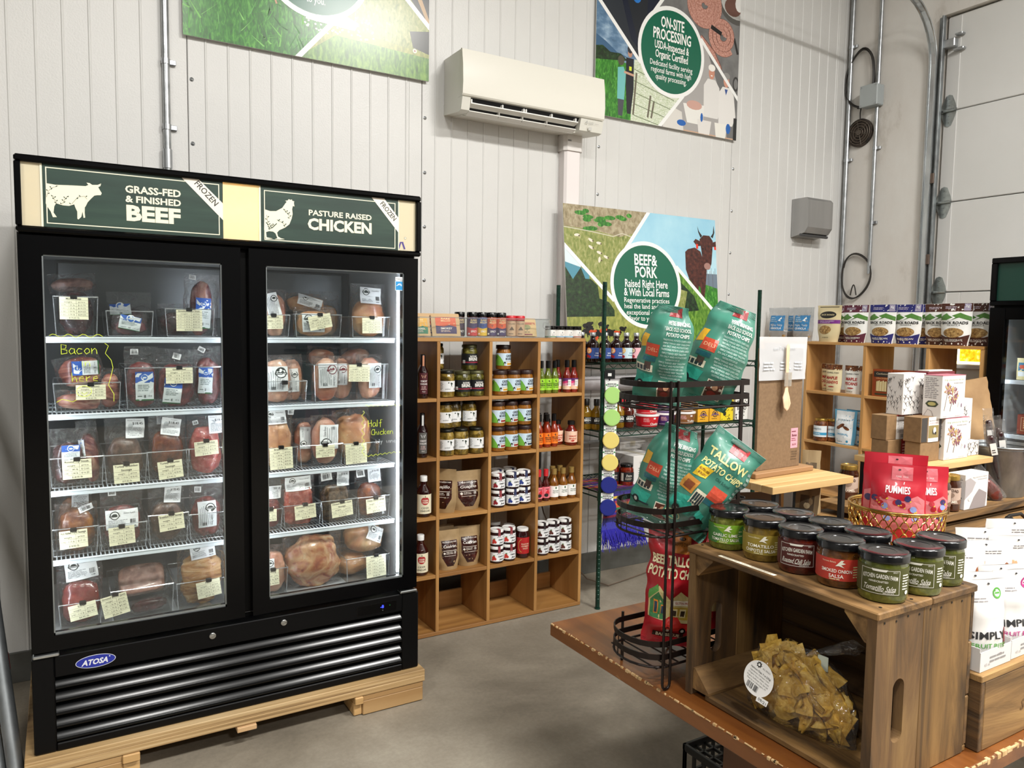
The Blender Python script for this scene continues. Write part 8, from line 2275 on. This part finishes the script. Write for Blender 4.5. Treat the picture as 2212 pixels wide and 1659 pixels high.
Print().text('b9bdc2', 'steerT teP tnomreV', 0, .40, .012, .11, 1).greek('c6cacf', -.10, .33, -.04, .36, 3, 1).greek('c6cacf', -.02, .33, .04, .36, 3, 1).greek('c6cacf', .05, .33, .10, .36, 3, 1).build('paper_print', sg, on_plane((0, -.0145, 0)), .0003)
sp = thing('wooden_spoon', 'small wooden spoon taped to the front of the cardboard sign', 'spoon', (1.970, 1.608, 1.345), rad(3))
mb = MB()
prof = [(0, .016, .001), (.012, .019, .004), (.032, .017, .005), (.050, .009, .0035), (.066, .0066, .003), (.10, .007, .003), (.16, .0082, .003), (.192, .0075, .0028), (.200, .001, .001)]
vs, fs = [], []
n_ = 12
for (z, hw, th) in [(-.012, .001, .001), (-.006, .010, .003)] + prof:
 for i in range(n_):
  a = 2 * math.pi * i / n_
  vs.append((hw * math.cos(a), th * math.sin(a) - (.004 if z < .03 else 0), z))
L_ = len(prof) + 2
for k in range(L_ - 1):
 for i in range(n_):
  j = (i + 1) % n_
  fs.append((k * n_ + i, k * n_ + j, (k + 1) * n_ + j, (k + 1) * n_ + i))
mb.add(vs, fs).build('spoon', WOOD('c9a27c', 'd9b792', 'e4c7a6', 'z', 20, .55, .05), sp, 179)
MB().box(-.018, -.0055, .066, .018, -.0045, .110, .0002).build('tape', clear('tape', 'faf6ee', .12, .12, 0, 1, 'efe6d6', .3, .08), sp)
# things under and behind the riser
for k, (x, y, z, w, h, rz, ry, lab) in enumerate(((1.80, 1.62, TZ, .13, .30, -40, 4, 'brown paper sheet with print under the riser, left'), (1.93, 1.64, TZ, .13, .31, -35, -3, 'brown paper sheet with print under the riser, right'))):
 t = thing('paper_card', lab, 'card', (x, y, z), (0, rad(ry), rad(rz)))
 MB().box(-w / 2, 0, 0, w / 2, .003, h, .0005).build('sheet', P('8a7460', .7), t)
 Print().greek('e0d8cc', -w * .4, h * .55, w * .4, h * .92, 9, 0, k + 3, al='c').build('print', t, on_plane((0, 0, 0)), .0004)
for k, (x, y, rz, ry, w, h, lab) in enumerate(((2.06, 1.60, -55, 3, .07, .33, 'narrow kraft bag leaning beside the riser leg'), (2.192, 1.690, -40, 2, .06, .42, 'tall kraft bag standing right of the riser'), (2.238, 1.74 - .06, -50, -3, .05, .38, 'striped paper stick bag leaning right of the riser'))):
 t = thing('kraft_bag', lab, 'bag', (x, y, TZ), (0, rad(ry), rad(rz)))
 po = Pouch(w, h, [(0, .018), (.5, .020), (.9, .004), (1, .001)], k + 20, .004)
 po.mesh(MB(), 8, 16).build('bag', NZ([(.3, '7a6444'), (.7, 'a08a66')], 30, (1, 1, .1), .7), t, 179)
 Print().rect('5a4a36', -w * .3, h * .72, w * .3, h * .90, 0).ell('c8b894', 0, h * .80, w * .14, None, 1, 12).greek('e8e0d0', -w * .3, h * .45, w * .3, h * .66, 6, 0, k).build('label', t, po.front, .0005, .03)
# ---------------------------------------------------------------- wooden boxes that carry the rest
def woodbox(label, x0, x1, y0, y1, z0, z1, ax='x', k=0, name='wooden_box', nb=3, letter=None):
 t = thing(name, label, 'crate', ((x0 + x1) / 2, (y0 + y1) / 2, z0))
 st = (z1 - z0 - .014) / nb
 for i in range(nb):
  a = z0 + i * st
  MB().box(x0 + .014, y0, a, x1 - .014, y0 + .013, a + st - .0012, .0015).build('front_board', OLD('x', 2), t, world=True)
  MB().box(x0 + .014, y1 - .013, a, x1 - .014, y1, a + st - .0012, .0015).build('back_board', OLD('x', 0), t, world=True)
 for xa, xb_ in ((x0, x0 + .0135), (x1 - .0135, x1)):
  MB().box(xa, y0, z0, xb_, y1, z1 - .0145, .0015).build('end_board', OLD('y', 1), t, world=True)
 n = max(1, int(round((y1 - y0) / .11)))
 for i in range(n):
  a = y0 + (y1 - y0) * i / n
  MB().box(x0 - .002, a - .001 if i == 0 else a, z1 - .014, x1 + .002, a + (y1 - y0) / n - .0014, z1, .0015).build('top_board', OLD('x', 2), t, world=True)
 if letter:
  o = letter.build('lettering', t, on_plane((x0, y0, z0)), .0004)
  o.matrix_parent_inverse = Matrix.Translation(-Vector(t.location))
 return t
DKW = NZ([(.35, '5c4020'), (.6, '6f5230')], 80, rough=.8)
lt = Print().text(DKW, 'Walter Baker', .20, .128, .008, .06, 0).text(DKW, 'Pat. No. 69-024', .215, .112, .007, .065, 0).text(DKW, 'NO', .25, .092, .018, .035, 0).text(DKW, 'supérieur', .24, .065, .034, .16, 0, skew=.3).text(DKW, 'California', .26, .030, .030, .16, 0, skew=.3)
woodbox('pale wooden box with faded script under the white snack bags', 1.537, 2.28, .760, .962, TZ + .001, .917, k=2, nb=1, letter=lt)
woodbox('wooden box under the gold wire basket', 1.640, 1.985, .980, 1.262, TZ + .001, 1.066, nb=3)
woodbox('low wooden box behind the basket carrying the caramel riser', 2.22, 3.25, 1.255, 1.708, TZ + .001, .958, nb=2)
t = thing('wooden_slab', 'wooden plank lying on the low box under the caramel riser', 'plank', (2.7, 1.52, .958))
MB().box(2.26, 1.345, .976, 3.22, 1.695, 1.0, .002).build('plank', OLD('x', 2), t, world=True)
for x in (2.35, 3.1):
 MB().box(x, 1.36, .9585, x + .05, 1.69, .9755, .001).build('batten', OLD('y', 1), t, world=True)
rb_ = thing('bamboo_riser', 'bamboo topped riser on black legs carrying caramel boxes', 'riser', (2.62, 1.54, 1.0))
for k in range(6):
 a = 1.412 + .0425 * k
 MB().box(2.414, a, 1.130, 2.835, a + .042, 1.150, .0012).build('slat', BAM, rb_, world=True)
for y in (1.43, 1.645):
 mb = MB()
 for x in (2.43, 2.800):
  mb.box(x, y - .008, 1.0155, x + .014, y + .008, 1.1295, .001)
 mb.box(2.43, y - .008, 1.0005, 2.814, y + .008, 1.015, .001)
 mb.build('leg_frame', BLKM, rb_, world=True)
# caramel boxes
def flowers(p, w, h):
 rn = random.Random(4)
 p.line('6a5232', [(-w * .30, h * .16), (-w * .22, h * .45), (-w * .18, h * .60)], w * .016, 1).line('5a4226', [(-w * .05, h * .14), (w * .0, h * .32), (w * .06, h * .46)], w * .018, 1)
 for cx, cy, r, n in ((-w * .18, h * .66, w * .13, 46), (w * .07, h * .50, w * .20, 80)):
  for k in range(n):
   a, q = rn.uniform(0, 6.28), math.sqrt(rn.random())
   c_ = rn.choice(('8a5560', 'b08a86', '6a3a48', 'c2a06a', 'd0b9a0', '7a4a58', 'a8923e'))
   p.ell(c_, cx + r * q * math.cos(a), cy + r * q * math.sin(a) * .95, w * rn.uniform(.022, .042), w * rn.uniform(.014, .028), 2, 7, a)
def carabox(label, x, y, z, w, d, h, rot=0, kind='flower'):
 t = thing('caramel_box', label, 'box', (x, y, z), rad(rot))
 MB().box(0, 0, 0, w, d, h, .0012).build('carton', P('dcd8d4', .5), t)
 if kind == 'flower':
  MB().box(-.0004, -.0004, h - .0015, w + .0004, d + .0004, h + .0004).build('lid', P('b26a78', .5), t)
 p = Print()
 if kind == 'flower':
  p.text('a9b89a', 'big picture farm', w * .5, h * .90, h * .045, w * .82, 1).text('5a5458', 'farmstead caramels', w * .68, h * .82, h * .032, w * .40, 1)
  sub = Print()
  flowers(sub, w, h)
  p.put(sub.xf(1, 1, w * .42, h * .02))
  p.ell('8a7a8a', w * .86, h * .28, w * .03, h * .05, 1, 12).line('8a8488', [(w * .70, h * .24), (w * .72, h * .36), (w * .76, h * .30)], w * .01, 1).greek('b9a8a8', w * .08, h * .03, w * .3, h * .055, 1, 1).greek('b9a8a8', w * .6, h * .03, w * .92, h * .055, 1, 1)
 elif kind == 'goat':
  p.text('a8a4a2', 'big picture farm', w * .62, h * .90, h * .045, w * .62, 1).text('6a6468', 'farmstead caramels', w * .72, h * .83, h * .032, w * .40, 1).poly('a9a2a2', [(0, h * .3), (w * .3, h * .5), (w * .45, h * .75), (w * .2, h * .9), (0, h * .85)], 1).poly('8f8686', [(w * .2, 0), (w * .9, 0), (w * .95, h * .4), (w * .6, h * .55), (w * .4, h * .35)], 1).ell('cfcaca', w * .2, h * .3, w * .06, h * .06, 2, 12)
 else:
  rn = random.Random(int(w * 1e4))
  for k in range(int(16 * w / .1 * h / .1) + 6):
   cx, cy = rn.uniform(.08, .92) * w, rn.uniform(.1, .9) * h
   s_ = .010
   p.line('5a5654', [(cx - s_, cy + s_ * .6), (cx, cy), (cx + s_, cy + s_ * .7)], .0012, 1).line('5a5654', [(cx, cy), (cx + rn.uniform(-s_, s_), cy - s_ * 1.2)], .0012, 1).ell('6a6664', cx, cy, s_ * .25, s_ * .4, 1, 8)
 p.build('front_print', t, on_plane((0, 0, 0)), .0003)
 q = Print()
 if kind in ('flower', 'goat'):
  q.greek('8a8686', d * .1, h * .45, d * .85, h * .95, 12, 0, 3).poly('3a4230', [(d * .15, h * .33), (d * .3, h * .40), (d * .7, h * .40), (d * .85, h * .33), (d * .7, h * .26), (d * .3, h * .26)], 1).ell('b8b070', d * .5, h * .33, d * .22, h * .045, 2, 12).line('9a9090', [(d * .1, h * .05), (d * .3, h * .2), (d * .5, h * .16), (d * .6, h * .04)], .0016, 1)
 if kind == 'doodle':
  q.put(Print().put(p).xf(d / w, 1))
 q.build('side_print', t, on_plane((0, d, 0), (0, -1, 0)), .0003)
 return t
zB = 1.1505
carabox('lower caramel box with dried flowers on the riser', 2.589, 1.449, zB, .147, .062, .144)
carabox('upper caramel box with dried flowers stacked on the lower one', 2.552, 1.446, zB + .1455, .150, .064, .146, 2)
carabox('white caramel box with goat heads beside the upper flower box', 2.475, 1.535, zB + .0665 + .0855, .130, .06, .142, 0, 'doodle')
carabox('tall caramel box of goat drawings at the riser end', 2.742, 1.49, zB + .0535, .085, .06, .148, 0, 'doodle')
carabox('low caramel box of goat drawings at the riser end', 2.738, 1.462, zB, .095, .115, .052, 0, 'doodle')
carabox('grey caramel box with a goat portrait under the riser', 2.560, 1.356, 1.0005, .140, .058, .118, 0, 'goat')
t = thing('book_box', 'maroon edged box standing behind the caramel boxes', 'box', (2.66, 1.56, zB))
MB().box(0, 0, 0, .17, .05, .295, .002).build('box', P('6a1a26', .5), t)
MB().box(.012, .004, .2955, .16, .046, .30, .001).build('lid', P('d8d0c4', .5), t)
def kraft(label, x, y, z, w, d, h, band=None, rot=0):
 t = thing('kraft_box', label, 'box', (x, y, z), rad(rot))
 MB().box(0, 0, 0, w, d, h, .0012).build('carton', NZ([(.3, '7d6142'), (.7, '8d6f4c')], 60, rough=.7), t)
 p = Print()
 if band == 'goat':
  p.rect('3a3634', w * .02, h * .02, w * .30, h * .98, 0).rect('e6e2dc', w * .35, 0, w * .86, h, 0).rect('8a7a4a', w * .36, h * .16, w * .85, h * .66, 1).ell('e6e2da', w * .66, h * .46, w * .07, h * .13, 2, 12).ell('2a2422', w * .60, h * .40, w * .05, h * .11, 2, 12).ell('2a2422', w * .70, h * .34, w * .05, h * .06, 3, 10).text('7a6a6a', 'big picture farm', w * .60, h * .86, h * .06, w * .44, 1).text('b06a78', 'chocolate caramels', w * .60, h * .76, h * .05, w * .4, 1).rect('2f2b2a', w * .88, h * .02, w * .99, h * .98, 0)
 elif band == 'text':
  p.rect('e2ded8', w * .42, 0, w * .86, h, 0).rect('b84a44', w * .42, h * .94, w * .86, h, 1).greek('8a8482', w * .46, h * .25, w * .82, h * .85, 12, 1).bars('4a4646', w * .62, h * .06, w * .82, h * .2, 8, 1)
 elif band == 'red':
  p.rect('8c1f22', w * .55, 0, w * .98, h, 0).greek('d8a8a0', w * .6, h * .2, w * .94, h * .8, 4, 1)
 p.build('band_print', t, on_plane((0, 0, 0)), .0003)
 return t
kraft('kraft caramel box with red band, bottom left on the riser', 2.420, 1.545, zB, .135, .062, .066, 'red')
kraft('kraft caramel box with text band on the left pile', 2.418, 1.552, zB + .0665, .130, .058, .085, 'text')
kraft('plain kraft box under the goat photo box', 2.470, 1.462, zB, .112, .055, .066)
kraft('dark caramel box with goat photo band', 2.466, 1.460, zB + .0665, .118, .062, .085, 'goat')
# caramel sauce jars
p = Print().rect('b8a090', -.045, .004, .045, .058, 0).poly('7a5c4a', [(-.045, .004), (.045, .004), (.045, .02), (.0, .014), (-.045, .02)], 1).text('4a3226', 'FAT TOAD', 0, .050, .009, .052, 2, .02, arc=-6).ell('8a7262', 0, .034, .013, .009, 1, 14).text('ece0d0', 'CARAMEL', 0, .012, .008, .05, 2, .02)
ft = vessel('caramel_jar', 'c', 'jar', (0, 0, 0), jar_prof(.032, .105, .84), NZ([(.3, '2a1006'), (.7, '4a2210')], 10, rough=.12, coat=.6), lid_prof(.0285, .103, .017), GOLD_LID, p, .022, .032)
series(ft, ((2.520, 1.384, 1.0005, -1.0, 'caramel sauce jar with gold lid, right of the pair'), (2.455, 1.380, 1.0005, -1.0, 'caramel sauce jar with gold lid, left of the pair'), (2.372, 1.655, 1.0005, -1.0, 'caramel sauce jar with gold lid standing alone under the riser edge')), 'caramel sauce jars')
# gold wire basket with gummy pouches
bk = thing('wire_basket', 'round gold wire basket holding red gummy pouches', 'basket', (1.800, 1.118, 1.0665))
GLD = P('c9a55a', .22, 1.0)
RB, RBt, BHt = .104, .110, .088
MB().tube([(RBt * math.cos(a), RBt * math.sin(a), BHt) for a in [2 * math.pi * k / 48 for k in range(48)]], .0035, 8, True).tube([(RBt * math.cos(a), RBt * math.sin(a), BHt - .005) for a in [2 * math.pi * k / 48 for k in range(48)]], .0022, 6, True).build('rim', GLD, bk, 60)
MB().tube([(RB * math.cos(a), RB * math.sin(a), .003) for a in [2 * math.pi * k / 48 for k in range(48)]], .003, 8, True).lathe([(RB, .001), (RB, .002)], 32).build('base_ring', GLD, bk, 60)
net = MB()
rows, cols = 5, 30
for j in range(rows):
 z0 = .006 + j * (BHt - .012) / rows
 hz = (BHt - .012) / rows * 1.25
 for i in range(cols):
  a0 = 2 * math.pi * (i + .5 * (j % 2)) / cols
  da = 2 * math.pi / cols
  pts = []
  for k in range(7):
   f = k / 6
   a = a0 + da * (f - .5) * 1.05
   z = z0 + hz * math.sin(math.pi * f)
   rr = RB + (RBt - RB) * z / BHt + .0012 * math.sin(math.pi * f)
   pts.append((rr * math.cos(a), rr * math.sin(a), z))
  net.tube(pts, .0015, 5, cap=False)
net.build('mesh', GLD, bk, 60)['kind'] = 'stuff'
def pummies(label, x, y, rz, ry, w, h, seed, rx=0):
 t = thing('gummy_pouch', label, 'pouch', (x, y, 1.072), (rad(rx), rad(ry), rad(rz)), 'gummy pouches in the gold basket')
 po = Pouch(w, h, [(0, .026), (.2, .030), (.6, .024), (.88, .006), (1, .001)], seed, .003, 2.6, [(0, .92), (.3, 1), (1, .97)])
 po.mesh(MB(), 12, 16).build('bag', P('b81f30', .35, coat=.2), t, 179)
 p = Print().rect('d06a72', -w * .12, h * .80, w * .26, h * .97, 1).text('f2dede', 'FOREST MADE', w * .07, h * .845, h * .02, w * .22, 2).text('f6ecec', 'PUMMIES', 0, h * .68, h * .085, w * .44, 2, .02).line('f6ecec', [(w * .1, h * .75), (w * .11, h * .78)], .0015, 2)
 p.poly('d4767c', [(-w * .47, h * .52), (-w * .2, h * .60), (w * .1, h * .54), (w * .35, h * .62), (w * .47, h * .56), (w * .47, h * .12), (w * .1, h * .2), (-w * .2, h * .12), (-w * .47, h * .2)], 1)
 rn = random.Random(seed)
 for k in range(14):
  cx, cy = rn.uniform(-.42, .42) * w, rn.uniform(.30, .6) * h
  c_ = ('8a9ad0', 'a8222e', '3a3564', 'b0303a')[k % 4]
  p.ell(c_, cx, cy, w * .062, w * .058, 2, 14, rn.uniform(0, 3)).ell('e0c23a', cx + w * .05, cy - w * .05, w * .02, w * .012, 3, 6, k)
 p.ell('2a1014', w * .02, h * .93, .0035, .002, 3, 8).build('print', t, po.front, .0004, .02, rough=.38)
pummies('red gummy pouch at the front left of the gold basket', 1.776, 1.102, -58, 0, .125, .190, 3)
pummies('red gummy pouch at the front right of the gold basket', 1.832, 1.070, -42, 0, .112, .186, 4)
pummies('red gummy pouch at the back of the gold basket', 1.835, 1.148, -56, 0, .150, .205, 5)
# white snack bags on the pale box
def simply(label, x, y, z, rz, col_, word, sub, w=.100, h=.168, seed=1, kind='fruit', rx=0):
 t = thing('snack_bag', label, 'bag', (x, y, z), (rad(rx), 0, rad(rz)), 'white snack bags')
 po = Pouch(w, h, [(0, .022), (.2, .026), (.6, .020), (.88, .006), (1, .001)], seed, .004, 2.6, [(0, .92), (.3, .98), (1, .97)])
 po.mesh(MB(), 12, 16).build('bag', P('dcd9d6', .4), t, 179)
 p = Print()
 if kind == 'fruit':
  p.text('1d1d1f', 'SIMPLY', -w * .06, h * .36, h * .085, w * .80, 2, .02).text(col_, 'FRUIT BITES', .0, h * .235, h * .055, w * .80, 2, .01).text('8a2a4a', sub, 0, h * .13, h * .028, w * .66, 2).ell(col_, w * .22, h * .84, w * .11, None, 1, 18).ell('dcd9d6', w * .22, h * .84, w * .075, None, 2, 16).rect(col_, w * .16, h * .83, w * .28, h * .85, 3).greek('8a8686', -w * .36, h * .74, w * .05, h * .80, 2, 1).ell('b02a3a' if sub.startswith('P') else '7a1a26', w * .38, h * .30, w * .09, h * .13, 1, 14)
 else:
  p.greek('6a6666', -w * .30, h * .85, w * .30, h * .90, 2, 1, seed, .35)
  rn = random.Random(seed)
  for k in range(34):
   p.ell(rn.choice(('d0a27c', 'e0b48e', 'c08e68')), rn.gauss(-w * .16, w * .09), rn.gauss(h * .60, h * .09), w * .055, w * .032, 2, 7, rn.uniform(0, 3))
  p.ell('8a4a24', w * .36, h * .60, w * .09, h * .17, 1, 16).ell('b8713a', w * .36, h * .68, w * .06, h * .06, 2, 12).text('1d1d1f', 'SIMPLY', w * .16, h * .22, h * .085, w * .6, 2, .02)
 p.ell('2a2626', w * .02, h * .955, .003, .002, 3, 8).build('print', t, po.front, .0004, .02)
zs_ = .918
def snack_tray(label, x0, x1, y0, y1):
 t = thing('snack_tray', label, 'tray', (x0, y0, zs_))
 mb = MB()
 w, d = x1 - x0, y1 - y0
 mb.box(0, 0, 0, w, d, .002).box(0, 0, .002, w, .0015, .040).box(0, d - .0015, .002, w, d, .08).box(0, .0015, .002, .0015, d - .0015, .048).box(w - .0015, .0015, .002, w, d - .0015, .048)
 mb.build('card_tray', P('d2d0ce', .5), t)
 Print().greek('8a8888', w * .3, .012, w * .9, .028, 2, 1).text('9a9898', '4.5 oz', w * .22, .012, .006, None, 1).build('print', t, on_plane((0, 0, 0)), .0003)
snack_tray('white card tray holding the sour cherry fruit bites', 1.546, 1.662, .770, .872)
snack_tray('white card tray holding the peach fruit bites', 1.668, 1.790, .772, .872)
simply('white sour cherry fruit bites bag with green lettering', 1.606, .800, zs_ + .003, -18, '4f9a3a', '', 'SOUR CHERRY & APPLE', seed=3)
simply('white fruit bites bag with pink lettering behind the green one', 1.640, .842, zs_ + .003, -24, 'b0307a', '', 'SOUR CHERRY', h=.166, seed=4)
simply('white fruit bites bag tucked at the back of the first tray', 1.578, .848, zs_ + .003, -12, 'c0407a', '', 'PEACH', h=.168, w=.09, seed=5)
simply('white peach fruit bites bag with apple at the picture edge', 1.728, .806, zs_ + .003, -20, 'b0307a', '', 'PEACH & APPLE', w=.112, seed=6)
simply('white fruit bites bag behind the peach one', 1.745, .845, zs_ + .003, -20, 'b0307a', '', 'PEACH', h=.165, seed=7)
for k, (x, y, h, lab) in enumerate(((1.776, .905, .205, 'white nut snack bag with spoon picture, front'), (1.700, .925, .200, 'white nut snack bag half behind the salsa jars'), (1.905, .900, .200, 'white nut snack bag at the picture edge'), (1.850, .945, .215, 'white nut snack bag in the second line, left'), (1.960, .935, .225, 'white nut snack bag in the second line, right'))):
 simply(lab, x, y - .012, zs_ + .0005, -30, '', '', '', .135, h, 20 + k, 'nut')
for k, (x, y, h, lab) in enumerate(((1.93, 1.315, .19, 'white snack bag behind the gold basket, left'), (2.03, 1.310, .20, 'white snack bag behind the gold basket, middle'), (2.12, 1.305, .195, 'white snack bag behind the gold basket, right'))):
 simply(lab, x + .0, y - .05 if x > 1.99 else y, TZ + .001, -35, '', '', '', .125, h, 30 + k, 'nut')
sc_ = thing('iron_scroll', 'black wrought iron scroll at the picture edge', 'ironwork', (2.27, 1.08, TZ))
pts = [(0.012 * (1 + k / 8) * math.cos(.55 * k + 1), 0, .285 + .012 * (1 + k / 8) * math.sin(.55 * k + 1)) for k in range(15)]
e_ = pts[-1]
pts += [(e_[0] + .03, 0, e_[2] + .012), (e_[0] + .09, 0, e_[2] + .01), (e_[0] + .16, 0, e_[2] - .03), (e_[0] + .18, 0, .0)]
MB().tube(pts, .005, 8).build('scroll', P('1a1715', .5, .6), sc_, 60)
# galvanised bucket with meat sticks, paper bag behind
bu = thing('metal_bucket', 'galvanised bucket of meat sticks at the right edge', 'bucket', (2.952, 1.445, 1.0005))
GB_ = NZ([(.3, '6a6e70'), (.5, '8a8e90'), (.7, 'a3a7a9')], 14, (1, 1, .5), .42, 5, metal=.7)
MB().lathe([(.078, 0), (.080, .003), (.104, .176), (.108, .180), (.105, .183), (.101, .178), (.077, .004), (0, .004)], 36).build('pail', GB_, bu, 40)
MB().tube([(.101 * math.cos(a), .101 * math.sin(a) , .172 + .0) for a in [rad(8 * k) for k in range(45)]], .003, 6, True).build('rim', GB_, bu, 60)
MB().lathe([(.010, 0), (.010, .004)], 12, M=Matrix.Translation((-.03, -.100, .165)) @ Matrix.Rotation(rad(90), 4, 'X')).build('ear', GB_, bu)
STK = NZ([(.3, '1d0808'), (.7, '3f1412')], 20, rough=.2, coat=.6)
for k, (dx, dy, ry, rx, lab) in enumerate(((-.055, -.04, -14, 6, 'meat stick leaning at the front left of the bucket'), (-.030, -.045, -10, 6, 'meat stick beside the front left one'), (.0, -.03, -12, 6, 'meat stick with white label in the middle of the bucket'), (.02, .03, -6, 0, 'meat stick at the back of the bucket'))):
 t = thing('meat_stick', lab, 'snack', (2.952 + dx, 1.445 + dy, 1.005), (rad(rx), rad(ry), rad(-50)), 'meat sticks in the bucket')
 L = .27 + .012 * k
 MB().lathe([(0, 0), (.010, .003), (.0115, .01), (.0115, L - .05), (.008, L - .045), (0, L - .044)], 12).build('stick', STK, t, 50)
 Pouch(.036, L, [(0, .012), (.75, .0135), (.85, .006), (1, .001)], k, .001).mesh(MB(), 8, 12, False).build('wrapper', FILM2, t, 179)
 Print().rect('e6e4e0', -.010, L * .58, .010, L * .74, 0).greek('4a4646', -.007, L * .60, .007, L * .66, 2, 1).build('label', t, on_plane((0, -.0145, 0)), .0004)
t = thing('sausage_pack', 'clear pack of red sausage beside the bucket', 'pack', (2.832, 1.380, 1.0005), (0, rad(-42), rad(-30)))
lump(.045, .10, .035, 5, .05).build('sausage', NZ([(.3, '4a120c'), (.7, '7d2a1c')], 22, rough=.22, coat=.5), t, 179)
Pouch(.06, .15, [(0, .015), (.55, .019), (.7, .006), (1, .001)], 3, .003).mesh(MB(), 8, 12, False).build('film', FILM2, t, 179)
t = thing('paper_bag', 'tall brown paper bag leaning behind the bucket', 'bag', (3.03, 1.60, 1.0005), (0, rad(-12), rad(-35)))
po = Pouch(.27, .40, [(0, .05), (.4, .055), (.85, .02), (1, .004)], 12, .007)
po.mesh(MB(), 14, 18).build('bag', NZ([(.3, '8a6a46'), (.7, 'a2825a')], 10, rough=.75, bump=.1), t, 179)
